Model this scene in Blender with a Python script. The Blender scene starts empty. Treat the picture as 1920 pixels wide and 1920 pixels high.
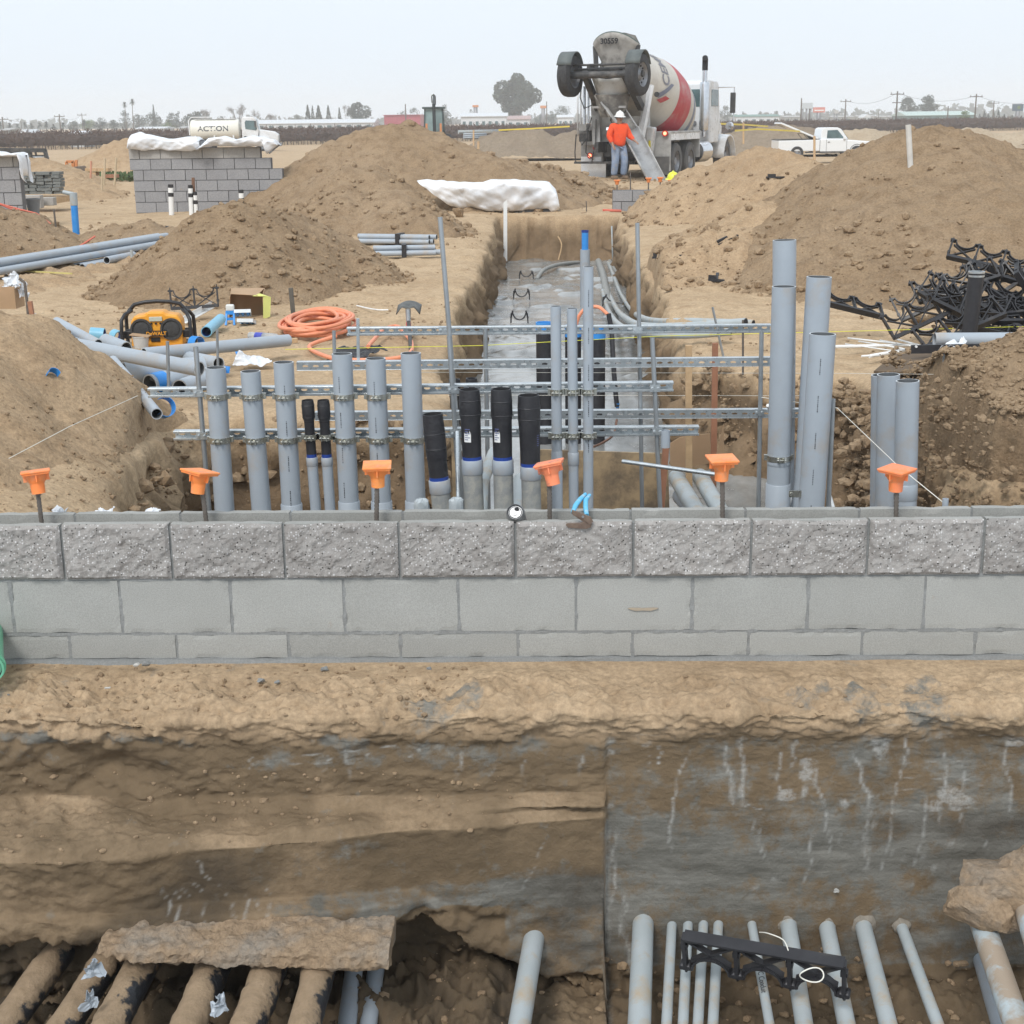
import bpy, math, random
import numpy as np
from mathutils import Vector, Matrix
random.seed(7); rng = np.random.default_rng(7)
scene = bpy.context.scene
COL = scene.collection

# ------------------------------------------------------------------ camera
F = 2700.0; PITCH = math.radians(15.23); YAW = math.radians(1.21); ROLL = math.radians(0.7)
CAM = np.array([0.0, 0.0, 1.65])
RM = Matrix.Rotation(YAW, 3, 'Z') @ Matrix.Rotation(math.pi/2 - PITCH, 3, 'X') @ Matrix.Rotation(-ROLL, 3, 'Z')
RN = np.array(RM)
cam_d = bpy.data.cameras.new('camera'); cam = bpy.data.objects.new('camera', cam_d); COL.objects.link(cam)
cam.matrix_world = Matrix.Translation(CAM) @ RM.to_4x4()
cam_d.sensor_width = 36; cam_d.lens = 36*F/1920; cam_d.clip_start = 0.1; cam_d.clip_end = 20000
scene.camera = cam

def P(px, py, Y=None, z=None):
    """world point seen at a photo pixel, at distance Y or height z"""
    d = RN @ np.array([(px-960)/F, -(py-960)/F, -1.0])
    t = Y/d[1] if Y is not None else (z-CAM[2])/d[2]
    return CAM + d*t

# ------------------------------------------------------------------ light
world = bpy.data.worlds.new('World'); scene.world = world; world.use_nodes = True
wn = world.node_tree; wn.nodes.clear()
sky = wn.nodes.new('ShaderNodeTexSky'); sky.sky_type = 'NISHITA'; sky.sun_disc = False
SUN_EL, SUN_AZ = math.radians(48), math.radians(200)
sky.sun_elevation = SUN_EL; sky.sun_rotation = SUN_AZ
sky.air_density = 1.0; sky.dust_density = 6.0; sky.ozone_density = 1.0
hsv = wn.nodes.new('ShaderNodeHueSaturation'); hsv.inputs['Saturation'].default_value = 0.35
mx = wn.nodes.new('ShaderNodeMix'); mx.data_type = 'RGBA'; mx.inputs['Factor'].default_value = 0.85
mx.inputs['B'].default_value = (6.35, 7.02, 7.7, 1)     # closed overcast layer, as bright as the clear sky behind it
bg = wn.nodes.new('ShaderNodeBackground'); bg.inputs['Strength'].default_value = 0.115
wo = wn.nodes.new('ShaderNodeOutputWorld')
wn.links.new(sky.outputs[0], hsv.inputs['Color']); wn.links.new(hsv.outputs[0], mx.inputs['A'])
wn.links.new(mx.outputs['Result'], bg.inputs['Color']); wn.links.new(bg.outputs[0], wo.inputs[0])
sun_d = bpy.data.lights.new('sun', 'SUN'); sun_d.energy = 1.5; sun_d.angle = math.radians(16); sun_d.color = (1, .97, .93)
sun = bpy.data.objects.new('sun', sun_d); COL.objects.link(sun)
sd = Vector((math.sin(SUN_AZ)*math.cos(SUN_EL), math.cos(SUN_AZ)*math.cos(SUN_EL), math.sin(SUN_EL)))
sun.rotation_euler = sd.to_track_quat('Z', 'Y').to_euler()
scene.view_settings.view_transform = 'Standard'; scene.view_settings.look = 'None'
scene.view_settings.gamma = 1; scene.view_settings.use_curve_mapping = False; scene.view_settings.exposure = 0.42
try:
    scene.cycles.volume_bounces = 3; scene.cycles.max_bounces = 6; scene.cycles.transparent_max_bounces = 12
except Exception: pass

# ------------------------------------------------------------------ helpers
def empty(name, label, cat, loc=(0, 0, 0), rz=0.0, group=None):
    o = bpy.data.objects.new(name, None); COL.objects.link(o); o.location = Vector([float(c) for c in loc]); o.rotation_euler = (0, 0, rz)
    o.empty_display_size = 0.1; return tag(o, label, cat, group)
def tag(o, label=None, cat=None, group=None, kind=None):
    if label: o['label'] = label
    if cat: o['category'] = cat
    if group: o['group'] = group
    if kind: o['kind'] = kind
    return o

class MB:
    """collects verts and faces of one mesh"""
    def __init__(s): s.v = []; s.f = []; s.m = []; s.sm = []
    def add(s, vs, fs, mat=0, smooth=False):
        n = len(s.v); s.v.extend([tuple(map(float, v)) for v in vs])
        for f in fs: s.f.append(tuple(i+n for i in f)); s.m.append(mat); s.sm.append(smooth)
    def box(s, c, size, rot=None, mat=0, taper=1.0):
        hx, hy, hz = [a/2 for a in size]; vs = []
        for z in (-1, 1):
            k = taper if z > 0 else 1.0
            for x, y in ((-1, -1), (1, -1), (1, 1), (-1, 1)): vs.append(Vector((x*hx*k, y*hy*k, z*hz)))
        if rot is not None: vs = [rot @ v for v in vs]
        c = Vector([float(a) for a in c])
        s.add([v+c for v in vs], [(3, 2, 1, 0), (4, 5, 6, 7), (0, 1, 5, 4), (1, 2, 6, 5), (2, 3, 7, 6), (3, 0, 4, 7)], mat)
    def tube(s, p0, p1, r0, r1=None, n=16, caps=True, mat=0, inner=None, capmat=None, imat=None):
        p0 = Vector([float(a) for a in p0]); p1 = Vector([float(a) for a in p1]); r1 = r0 if r1 is None else r1
        d = (p1-p0).normalized(); a = d.orthogonal().normalized(); b = d.cross(a)
        ring = [a*math.cos(2*math.pi*i/n)+b*math.sin(2*math.pi*i/n) for i in range(n)]
        s.add([p0+q*r0 for q in ring]+[p1+q*r1 for q in ring], [(i, (i+1) % n, n+(i+1) % n, n+i) for i in range(n)], mat, True)
        if inner:      # hollow: inner wall and rims
            im = mat if imat is None else imat
            s.add([p0+q*inner for q in ring]+[p1+q*inner for q in ring], [(n+i, n+(i+1) % n, (i+1) % n, i) for i in range(n)], im, True)
            for p, r, fl in ((p0, r0, 1), (p1, r1, 0)):
                fs = [(i, (i+1) % n, n+(i+1) % n, n+i) for i in range(n)]
                if fl: fs = [f[::-1] for f in fs]
                s.add([p+q*r for q in ring]+[p+q*inner for q in ring], fs, mat if capmat is None else capmat)
        elif caps:
            cm = mat if capmat is None else capmat
            s.add([p0+q*r0 for q in ring], [tuple(range(n))[::-1]], cm); s.add([p1+q*r1 for q in ring], [tuple(range(n))], cm)
    def path(s, pts, r, n=10, mat=0, closed=False, flat=None):
        pts = [Vector([float(a) for a in p]) for p in pts]; N = len(pts); vs = []; up = None
        for i, p in enumerate(pts):
            d = (pts[min(i+1, N-1)]-pts[max(i-1, 0)]).normalized()
            if up is None: a = d.orthogonal().normalized()
            else: a = (up - d*up.dot(d)).normalized()
            up = a; b = d.cross(a); rr = r[i] if hasattr(r, '__len__') else r
            for k in range(n):
                t = 2*math.pi*k/n; vs.append(p + a*math.cos(t)*rr + b*math.sin(t)*rr)
        fs = [(i*n+k, i*n+(k+1) % n, (i+1)*n+(k+1) % n, (i+1)*n+k) for i in range(N-1) for k in range(n)]
        s.add(vs, fs, mat, True); s.add(vs[:n], [tuple(range(n))[::-1]], mat); s.add(vs[-n:], [tuple(range(n))], mat)
    def lathe(s, prof, n=24, o=(0, 0, 0), axis=(0, 0, 1), mat=0, mats=None, smooth=True):
        o = Vector([float(a) for a in o]); d = Vector(axis).normalized()
        a = (Vector((1, 0, 0)) if abs(d.x) < .9 else Vector((0, 1, 0))); a = (a-d*a.dot(d)).normalized(); b = d.cross(a)
        vs = [o+d*h+(a*math.cos(2*math.pi*i/n)+b*math.sin(2*math.pi*i/n))*r for r, h in prof for i in range(n)]
        for j in range(len(prof)-1):
            fs = [(i, (i+1) % n, n+(i+1) % n, n+i) for i in range(n)]
            s.add(vs[j*n:(j+2)*n], fs, mats[j] if mats else mat, smooth)
    def prism(s, pts, y0, y1, mat=0, ax='y'):
        """outline pts (a,b) extruded along axis"""
        n = len(pts)
        def m(a, b, t): return (a, t, b) if ax == 'y' else ((t, a, b) if ax == 'x' else (a, b, t))
        vs = [m(a, b, y0) for a, b in pts]+[m(a, b, y1) for a, b in pts]
        s.add(vs, [tuple(range(n)), tuple(range(n, 2*n))[::-1]]+[((i+1) % n, i, n+i, n+(i+1) % n) for i in range(n)], mat)
    def bar(s, p0, p1, w, h, mat=0, up=(0, 0, 1)):
        p0 = Vector([float(a) for a in p0]); p1 = Vector([float(a) for a in p1]); d = (p1-p0); L = d.length; d.normalize()
        u = Vector(up); a = d.cross(u)
        if a.length < 1e-4: a = d.orthogonal()
        a.normalize(); b = a.cross(d)
        s.add([p+a*x*w/2+b*y*h/2 for p in (p0, p1) for x, y in ((-1, -1), (1, -1), (1, 1), (-1, 1))],
              [(3, 2, 1, 0), (4, 5, 6, 7), (0, 1, 5, 4), (1, 2, 6, 5), (2, 3, 7, 6), (3, 0, 4, 7)], mat)

def link_mesh(name, me, parent=None):
    o = bpy.data.objects.new(name, me); COL.objects.link(o)
    if parent: o.parent = parent
    return o
def obj(name, mb, mats, parent=None, world=True, bevel=0, fix=True):
    """links an MB as one mesh object; world: coordinates are world ones and the parent is unrotated"""
    if not isinstance(mats, (list, tuple)): mats = [mats]
    me = bpy.data.meshes.new(name); vs = mb.v; loc = None
    if parent is not None and world:
        l = parent.location.copy(); q = parent
        while q.parent is not None: q = q.parent; l = l+q.location
        vs = [(v[0]-l.x, v[1]-l.y, v[2]-l.z) for v in vs]
    elif parent is None:
        a = np.array(vs); l = Vector((float(a[:, 0].mean()), float(a[:, 1].mean()), float(a[:, 2].min()))); loc = l
        vs = [(v[0]-l.x, v[1]-l.y, v[2]-l.z) for v in vs]
    me.from_pydata(vs, [], mb.f)
    me.polygons.foreach_set('material_index', mb.m); me.polygons.foreach_set('use_smooth', mb.sm)
    for m in mats: me.materials.append(m)
    if fix:
        import bmesh
        bm = bmesh.new(); bm.from_mesh(me); bmesh.ops.remove_doubles(bm, verts=bm.verts, dist=1e-5)
        for e in bm.edges:
            if len(e.link_faces) == 2 and e.calc_face_angle(0) > .7: e.smooth = False
        bmesh.ops.recalc_face_normals(bm, faces=bm.faces); bm.to_mesh(me); bm.free()
    me.update()
    o = link_mesh(name, me, parent)
    if loc is not None: o.location = loc
    if bevel:
        b = o.modifiers.new('bevel', 'BEVEL'); b.width = bevel; b.segments = 2; b.limit_method = 'ANGLE'
    return o
def thing(name, label, cat, mb, mats, group=None, bevel=0):
    return tag(obj(name, mb, mats, bevel=bevel), label, cat, group)
def dup(root, loc, rz=None, label=None, group=None, scale=None):
    r = root.copy(); COL.objects.link(r); r.location = Vector([float(c) for c in loc])
    if rz is not None: r.rotation_euler = (0, 0, rz) if not hasattr(rz, '__len__') else rz
    if scale: r.scale = scale if hasattr(scale, '__len__') else (scale,)*3
    if label: r['label'] = label
    if group: r['group'] = group
    for ch in list(root.children):
        c = ch.copy(); COL.objects.link(c); c.parent = r
        for g in list(ch.children):
            d = g.copy(); COL.objects.link(d); d.parent = c
    return r
def np_mesh(name, V, Fq, mat, smooth=True, parent=None, attrs=None):
    me = bpy.data.meshes.new(name); V = np.asarray(V, dtype=np.float32); Fq = np.asarray(Fq, dtype=np.int32)
    me.vertices.add(len(V)); me.vertices.foreach_set('co', V.ravel()); k = Fq.shape[1]
    me.loops.add(Fq.size); me.loops.foreach_set('vertex_index', Fq.ravel())
    me.polygons.add(len(Fq)); me.polygons.foreach_set('loop_start', np.arange(0, Fq.size, k, dtype=np.int32))
    me.polygons.foreach_set('loop_total', np.full(len(Fq), k, dtype=np.int32))
    me.polygons.foreach_set('use_smooth', np.full(len(Fq), smooth))
    for m in (mat if isinstance(mat, (list, tuple)) else [mat]): me.materials.append(m)
    for an, arr in (attrs or {}).items():
        at = me.attributes.new(an, 'FLOAT_COLOR', 'POINT'); a4 = np.ones((len(V), 4), dtype=np.float32); a4[:, :arr.shape[1]] = arr
        at.data.foreach_set('color', a4.ravel())
    me.update(calc_edges=True); me.validate()
    return link_mesh(name, me, parent)
def grid_faces(nu, nv):
    i = np.arange((nu-1)*(nv-1)); a = (i//(nv-1))*nv + i % (nv-1)
    return np.stack([a, a+nv, a+nv+1, a+1], 1)

# numpy lattice noise
_T = rng.random((64, 64, 64)).astype(np.float32)*2-1
def vn(x, y, z):
    x, y, z = np.broadcast_arrays(x, y, z); xi = np.floor(x).astype(int); yi = np.floor(y).astype(int); zi = np.floor(z).astype(int)
    fx, fy, fz = x-xi, y-yi, z-zi; fx = fx*fx*(3-2*fx); fy = fy*fy*(3-2*fy); fz = fz*fz*(3-2*fz)
    r = 0
    for a in (0, 1):
        for b in (0, 1):
            for c in (0, 1):
                r = r + _T[(xi+a) & 63, (yi+b) & 63, (zi+c) & 63]*(fx if a else 1-fx)*(fy if b else 1-fy)*(fz if c else 1-fz)
    return r
def fbm(x, y, z, s=1.0, o=4, g=.5):
    r = 0; a = 1.0
    for k in range(o): r = r + a*vn(x*s+17.3*k, y*s+5.1*k, z*s+9.7*k); a *= g; s *= 2.03
    return r
def sst(x, a, b):
    t = np.clip((x-a)/(b-a), 0, 1); return t*t*(3-2*t)

# ------------------------------------------------------------------ materials
def nodes(name):
    m = bpy.data.materials.new(name); m.use_nodes = True; nt = m.node_tree
    return m, nt, nt.nodes['Principled BSDF']
def nz(nt, vec, scale, detail=4, rough=.55, dist=0):
    n = nt.nodes.new('ShaderNodeTexNoise'); n.inputs['Scale'].default_value = scale; n.inputs['Detail'].default_value = detail
    n.inputs['Roughness'].default_value = rough; n.inputs['Distortion'].default_value = dist
    nt.links.new(vec, n.inputs['Vector']); return n.outputs['Fac']
def rampf(nt, fac, a, b, lo=0.0, hi=1.0):
    n = nt.nodes.new('ShaderNodeMapRange'); n.inputs[1].default_value = a; n.inputs[2].default_value = b
    n.inputs[3].default_value = lo; n.inputs[4].default_value = hi; nt.links.new(fac, n.inputs[0]); return n.outputs[0]
def mixc(nt, fac, a, b, mode='MIX'):
    n = nt.nodes.new('ShaderNodeMix'); n.data_type = 'RGBA'; n.blend_type = mode
    for key, v in (('Factor', fac), ('A', a), ('B', b)):
        s = n.inputs[key]
        if isinstance(v, (int, float)): s.default_value = v
        elif isinstance(v, (tuple, list)): s.default_value = (*v[:3], 1)
        else: nt.links.new(v, s)
    return n.outputs['Result']
def mth(nt, op, a, b=None, clamp=False):
    n = nt.nodes.new('ShaderNodeMath'); n.operation = op; n.use_clamp = clamp
    for i, v in enumerate((a, b)):
        if v is None: continue
        if isinstance(v, (int, float)): n.inputs[i].default_value = v
        else: nt.links.new(v, n.inputs[i])
    return n.outputs[0]
def bump(nt, h, strength, dist, prev=None):
    n = nt.nodes.new('ShaderNodeBump'); n.inputs['Strength'].default_value = strength; n.inputs['Distance'].default_value = dist
    nt.links.new(h, n.inputs['Height'])
    if prev is not None: nt.links.new(prev, n.inputs['Normal'])
    return n.outputs[0]
def geo(nt): return nt.nodes.new('ShaderNodeNewGeometry').outputs['Position']
def objc(nt): return nt.nodes.new('ShaderNodeTexCoord').outputs['Object']
def scaled(nt, vec, s):
    n = nt.nodes.new('ShaderNodeMapping'); n.inputs['Scale'].default_value = s; nt.links.new(vec, n.inputs['Vector']); return n.outputs[0]

def MAT(name, c1, c2=None, scale=8, rough=.5, metal=0, bmp=0, bs=60, spec=.5, emit=0, trans=0, alpha=1, rv=0.08, dirt=None, dscale=3, damt=(.5, .7), world=False, coat=0, sss=0):
    m, nt, b = nodes(name)
    v = geo(nt) if world else objc(nt)
    b.inputs['Roughness'].default_value = rough; b.inputs['Metallic'].default_value = metal; b.inputs['Specular IOR Level'].default_value = spec
    c2 = c2 or tuple(x*.86 for x in c1)
    col = mixc(nt, rampf(nt, nz(nt, v, scale, 5, .6), .35, .65), c1, c2)
    if dirt:
        dm = mth(nt, 'MULTIPLY', rampf(nt, nz(nt, v, dscale, 6, .65), damt[0], damt[1]), .8)
        col = mixc(nt, dm, col, dirt)
    nt.links.new(col, b.inputs['Base Color'])
    if rv: nt.links.new(rampf(nt, nz(nt, v, scale*3, 3), .3, .7, max(rough-rv, .03), min(rough+rv, 1)), b.inputs['Roughness'])
    if bmp: nt.links.new(bump(nt, nz(nt, v, bs, 4, .6), bmp, .01), b.inputs['Normal'])
    if emit: b.inputs['Emission Color'].default_value = (*c1, 1); b.inputs['Emission Strength'].default_value = emit
    if trans: b.inputs['Transmission Weight'].default_value = trans
    if alpha < 1: b.inputs['Alpha'].default_value = alpha
    if coat: b.inputs['Coat Weight'].default_value = coat
    return m

DIRT_T = (.30, .215, .135); 
def dirt_mat(name, c1, c2, c3, bm=1.0, wet=False, mask=False, damp_shade=(.180, .130, .080)):
    m, nt, b = nodes(name); v = geo(nt)
    big = nz(nt, v, .6, 5, .6); mid = nz(nt, v, 5, 6, .65); fine = nz(nt, v, 45, 5, .7)
    col = mixc(nt, rampf(nt, big, .35, .65), c1, c2)
    col = mixc(nt, rampf(nt, mid, .45, .72), col, c3)
    f = rampf(nt, fine, .3, .7, .72, 1.22); 
    n = nt.nodes.new('ShaderNodeCombineColor')
    for i in range(3): nt.links.new(f, n.inputs[i])
    col = mixc(nt, 1.0, col, n.outputs[0], 'MULTIPLY')
    b.inputs['Roughness'].default_value = .95; b.inputs['Specular IOR Level'].default_value = .15
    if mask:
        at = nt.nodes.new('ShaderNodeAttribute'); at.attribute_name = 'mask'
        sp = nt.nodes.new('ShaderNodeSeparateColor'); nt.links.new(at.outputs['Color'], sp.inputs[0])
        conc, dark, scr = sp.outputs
        col = mixc(nt, mth(nt, 'SUBTRACT', 1.0, at.outputs['Alpha'], True), col, mixc(nt, rampf(nt, mid, .35, .65), damp_shade, tuple(q*.72 for q in damp_shade)))  # moist soil plus sky-occlusion shade, painted into the steep faces
        st = nz(nt, scaled(nt, v, (1.5, 2, 9)), 3, 6, .7)
        cc = mixc(nt, rampf(nt, st, .35, .65), (.11, .108, .095), (.215, .21, .188))
        blot = nz(nt, v, 9, 7, .7)
        k = mth(nt, 'ADD', conc, rampf(nt, blot, .3, .7, -.5, .5)); k = rampf(nt, k, .32, .72, 0, .92)
        col = mixc(nt, k, col, cc)
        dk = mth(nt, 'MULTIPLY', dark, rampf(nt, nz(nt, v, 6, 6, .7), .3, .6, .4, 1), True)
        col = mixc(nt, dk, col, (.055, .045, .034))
        sc = mth(nt, 'MULTIPLY', scr, rampf(nt, nz(nt, v, 28, 6, .75), .38, .58, .1, 1), True)
        col = mixc(nt, sc, col, (.40, .40, .38))
        nt.links.new(rampf(nt, k, 0, 1, .95, .6), b.inputs['Roughness'])
    nt.links.new(col, b.inputs['Base Color'])
    h1 = bump(nt, mid, .5*bm, .05); h2 = bump(nt, nz(nt, v, 22, 7, .72), .75*bm, .022, h1)
    h3 = bump(nt, nz(nt, v, 130, 4, .7), .5*bm, .005, h2)
    nt.links.new(h3, b.inputs['Normal']); return m
M_ground = dirt_mat('packed_tan_dirt', (.51, .38, .245), (.44, .318, .198), (.36, .252, .152), .8, mask=True, damp_shade=(.25, .175, .108))
M_bank = dirt_mat('tan_bank_dirt', (.45, .325, .205), (.385, .272, .168), (.31, .212, .126), .9)
M_mound = dirt_mat('loose_brown_dirt', (.295, .208, .127), (.345, .25, .16), (.22, .15, .09), 1.2)
M_clod = dirt_mat('clod_dirt', (.32, .228, .142), (.37, .272, .178), (.23, .158, .096), 1)
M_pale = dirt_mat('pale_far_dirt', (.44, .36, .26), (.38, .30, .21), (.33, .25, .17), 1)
M_grey_dirt = dirt_mat('grey_brown_spoil', (.24, .19, .14), (.28, .225, .165), (.20, .155, .11), 1)
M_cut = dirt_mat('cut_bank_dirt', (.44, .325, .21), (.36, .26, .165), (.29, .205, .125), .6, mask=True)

# ------------------------------------------------------------------ terrain
PIT = np.array([(-1.55, 4.3), (-1.72, 5.4), (-2.12, 7.9), (-1.85, 8.3), (-1.3, 8.4), (-.58, 8.42), (-.7, 10.3), (-.74, 12), (-.77, 14), (-.72, 18), (-.74, 23), (-.72, 26.1),
                (1.42, 26.1), (1.30, 22), (1.26, 18), (1.18, 14.7), (1.12, 11.9), (1.06, 10.3), (1.5, 9.75), (2.08, 9.55), (2.12, 8.9), (1.98, 7.6), (2.12, 6.75), (3.7, 6.45), (3.9, 4.3)])
def poly_sdf(x, y, poly):
    """signed distance (inside negative) and outward gradient"""
    best = np.full(x.shape, 1e9); gx = np.zeros(x.shape); gy = np.zeros(x.shape); inside = np.zeros(x.shape, bool)
    n = len(poly)
    for i in range(n):
        ax, ay = poly[i]; bx, by = poly[(i+1) % n]
        ex, ey = bx-ax, by-ay; t = np.clip(((x-ax)*ex+(y-ay)*ey)/(ex*ex+ey*ey), 0, 1)
        dx, dy = x-(ax+t*ex), y-(ay+t*ey); d = np.sqrt(dx*dx+dy*dy)
        m = d < best; best = np.where(m, d, best); gx = np.where(m, dx, gx); gy = np.where(m, dy, gy)
        c = ((ay > y) != (by > y)) & (x < (bx-ax)*(y-ay)/(by-ay+1e-12)+ax); inside ^= c
    s = np.where(inside, -best, best); k = np.where(inside, -1, 1)/np.maximum(best, 1e-6)
    return s, gx*k, gy*k

def base_z(x, y):
    far = sst(y, 60, 120)
    z = .05*fbm(x, y, 0, .35, 3)*(1-far) + .022*fbm(x, y, 3., 2.2, 4)*(1-sst(y, 25, 60))
    z = z + .10*sst(y, 33, 39)*(1-sst(y, 46, 60)) - .65*sst(y, 44, 74)
    # a narrow service trench in the left distance
    d = np.abs((y-16.6)-.32*(x+6.0)); z = z - .32*sst(.55-d, 0, .35)*(1-sst(x, -4.9, -4.3))
    return z
# each heap is a chain of crest points (px, py, Y) with a side slope
def crest(pts, slope, rnd=.25, front=None):
    return [P(a, b, Y=c) for a, b, c in pts], slope, rnd, front or slope
HEAPS = {
 'far_mid': (crest([(560, 345, 28.5), (590, 318, 29), (640, 272, 29.5), (700, 246, 30), (755, 236, 30), (800, 248, 30), (850, 268, 30), (895, 288, 29), (960, 302, 30), (1030, 320, 31), (1070, 340, 31)], .62, .5), M_mound,
    'tall brown dirt heap behind the white plastic cover, below the backhoe', 'dirt heap'),
 'front_far': (crest([(540, 372, 24.5), (590, 342, 24.2), (650, 318, 24), (700, 322, 24), (735, 340, 23.6), (762, 362, 23), (798, 394, 22.3)], .85, .3, .55), M_mound,
    'rough cloddy dirt heap at the right end of the far block wall', 'dirt heap'),
 'mid_left': (crest([(372, 410, 15.2), (386, 396, 15.2), (410, 386, 15.2), (440, 383, 15.2), (480, 392, 15.3), (530, 404, 15.8), (590, 418, 16.2), (640, 440, 16.2), (690, 485, 15.8)], .85, .16, .56), M_mound,
    'conical dirt heap behind the yellow radio and the orange hose', 'dirt heap'),
 'near_left': (crest([(-260, 500, 7.4), (-120, 540, 7.4), (0, 590, 7.4), (60, 628, 7.5), (140, 694, 7.6), (205, 755, 7.7), (255, 805, 7.8)], 1.0, .25, .17), M_bank,
    'sloping tan dirt bank at the left edge below the scrap conduit', 'dirt bank'),
 'big_right': (crest([(1590, 345, 17), (1625, 305, 17), (1660, 272, 17), (1690, 250, 17), (1735, 243, 17), (1800, 250, 17.2), (1850, 266, 17.2), (1882, 300, 17), (1905, 345, 16.5)], .62, .3, .40), M_mound,
    'largest brown dirt heap on the right with a white stake on top', 'dirt heap'),
 'right_shoulder': (crest([(1238, 400, 24.5), (1266, 358, 25), (1300, 324, 25), (1380, 294, 25), (1435, 280, 24.5), (1490, 288, 24), (1530, 318, 22.5), (1600, 345, 20)], .75, .3, .42), M_bank,
    'tan dirt shoulder between the trench and the white pickup truck', 'dirt heap'),
 'right_apron': (crest([(1262, 505, 15.2), (1300, 472, 15.6), (1370, 428, 16), (1450, 384, 16.6), (1540, 345, 17.2)], .50, .4), M_bank,
    'gentle tan dirt slope between the trench and the largest heap', 'dirt heap'),
 'near_right': (crest([(1725, 716, 7.4), (1760, 690, 7.5), (1810, 660, 7.5), (1870, 640, 7.5), (1960, 612, 7.4), (2150, 560, 7.4)], .62, .15, .62), M_mound,
    'cloddy dirt heap at the right edge beside the two short grey pipes', 'dirt heap'),
 'small_left': (crest([(205, 440, 19.5), (235, 418, 19.5), (262, 414, 19.5), (290, 436, 19.5)], .38, .2), M_mound,
    'low crumbly dirt heap between the blue pipe and the far block wall', 'dirt heap'),
 'left_edge': (crest([(-120, 360, 19), (-40, 376, 19), (20, 392, 19), (55, 420, 19), (78, 445, 19)], .6, .25), M_mound,
    'dirt heap at the left edge in front of the plastic topped wall', 'dirt heap'),
 'bundle_berm': (crest([(-80, 541, 14.8), (60, 514, 15.8), (200, 489, 17.2), (300, 471, 18.4)], .28, .3), M_bank,
    'low dug up dirt berm under the long conduit bundle at the far left', 'dirt heap'),
 'back_left': (crest([(200, 300, 58), (222, 268, 58), (236, 261, 58), (252, 264, 58), (275, 285, 58)], .6, .5), M_bank,
    'pale sand heap showing at the left end of the far block wall', 'dirt heap'),
 'slope_left': (crest([(-60, 300, 40), (60, 300, 40), (90, 308, 39), (115, 330, 37), (150, 352, 34)], .42, .5), M_bank,
    'tan dirt slope behind the pallet of grey blocks', 'dirt heap'),
 'behind_cover': (crest([(905, 318, 33), (970, 312, 33.5), (1035, 318, 33.5), (1075, 338, 33)], .45, .5), M_mound,
    'low brown spoil ridge between the plastic cover and the mixer truck', 'dirt heap'),
 'far_pile': (crest([(880, 278, 88), (920, 254, 88), (970, 243, 88), (1010, 245, 88), (1034, 256, 88), (1075, 246, 88), (1110, 250, 88)], .6, .3), M_grey_dirt,
    'long grey brown spoil pile left of the mixer truck', 'dirt heap'),
 'pickup_pile': (crest([(1340, 262, 90), (1390, 246, 90), (1440, 238, 90), (1490, 238, 90), (1520, 243, 90), (1560, 262, 90)], .55, .4), M_grey_dirt,
    'grey brown spoil pile behind the open lid of the pickup truck', 'dirt heap'),
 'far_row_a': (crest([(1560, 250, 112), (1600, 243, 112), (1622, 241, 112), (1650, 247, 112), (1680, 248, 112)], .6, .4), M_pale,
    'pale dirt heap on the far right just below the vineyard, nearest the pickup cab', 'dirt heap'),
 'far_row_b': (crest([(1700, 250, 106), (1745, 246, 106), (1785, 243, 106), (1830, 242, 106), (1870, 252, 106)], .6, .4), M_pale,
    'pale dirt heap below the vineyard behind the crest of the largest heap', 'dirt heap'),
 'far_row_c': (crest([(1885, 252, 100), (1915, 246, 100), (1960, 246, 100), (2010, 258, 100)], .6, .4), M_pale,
    'pale dirt heap in the top right corner of the site', 'dirt heap'),
}
def heap_h(x, y, key):
    pts, slope, rnd, fr = HEAPS[key][0]; h = np.full(x.shape, -9.0)
    nzs = 3.2/ max(1, (pts[0][1]/14)); 
    wx = x + .25*rnd*fbm(x, y, 1.5, nzs*.5, 3); wy = y + .25*rnd*fbm(x, y, 7.5, nzs*.5, 3)
    for i in range(len(pts)-1):
        a, b = pts[i], pts[i+1]; ex, ey = b[0]-a[0], b[1]-a[1]
        t = np.clip(((wx-a[0])*ex+(wy-a[1])*ey)/(ex*ex+ey*ey), 0, 1)
        dx_ = wx-(a[0]+t*ex); dy_ = wy-(a[1]+t*ey); sy_ = np.where(dy_ < 0, fr, slope)
        q = np.sqrt((slope*dx_)**2+(sy_*dy_)**2); k_ = rnd*slope
        h = np.maximum(h, a[2]+t*(b[2]-a[2]) - (np.sqrt(q*q+k_*k_)-k_))
    L = max(1, pts[0][1]/14)
    lump = .05*fbm(x, y, 0.3, 1.1, 3) + .055*np.abs(fbm(x, y, 4.3, 2.3, 4)) + .03*fbm(x, y, 8., 6., 4, .6) + .012*fbm(x, y, 2., 22., 2)
    if key in ('near_left',): lump = lump*.75
    if key.startswith('far_') and key != 'far_mid' or key in ('pickup_pile',): lump = lump*1.2
    h = h + lump*min(1.6, .75+.18*L)
    if key in ('near_left',): h = np.minimum(h, .30+(y-4.97)*.45)
    return h

def H(x, y):
    """height of the walkable surface at a point"""
    x = np.atleast_1d(np.asarray(x, float)); y = np.atleast_1d(np.asarray(y, float))
    s, gx, gy = poly_sdf(x, y, PIT); z = base_z(x, y) + .22*sst(-x, 1.5, 2.2)*(1-sst(y, 6, 8.5))
    z = np.where(s < 0, -1.1, z)
    for k in HEAPS:
        hh = heap_h(x, y, k); z = np.where((s > .05), np.maximum(z, hh), z)
    return z
def Hp(x, y): return float(H(x, y)[0])

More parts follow.
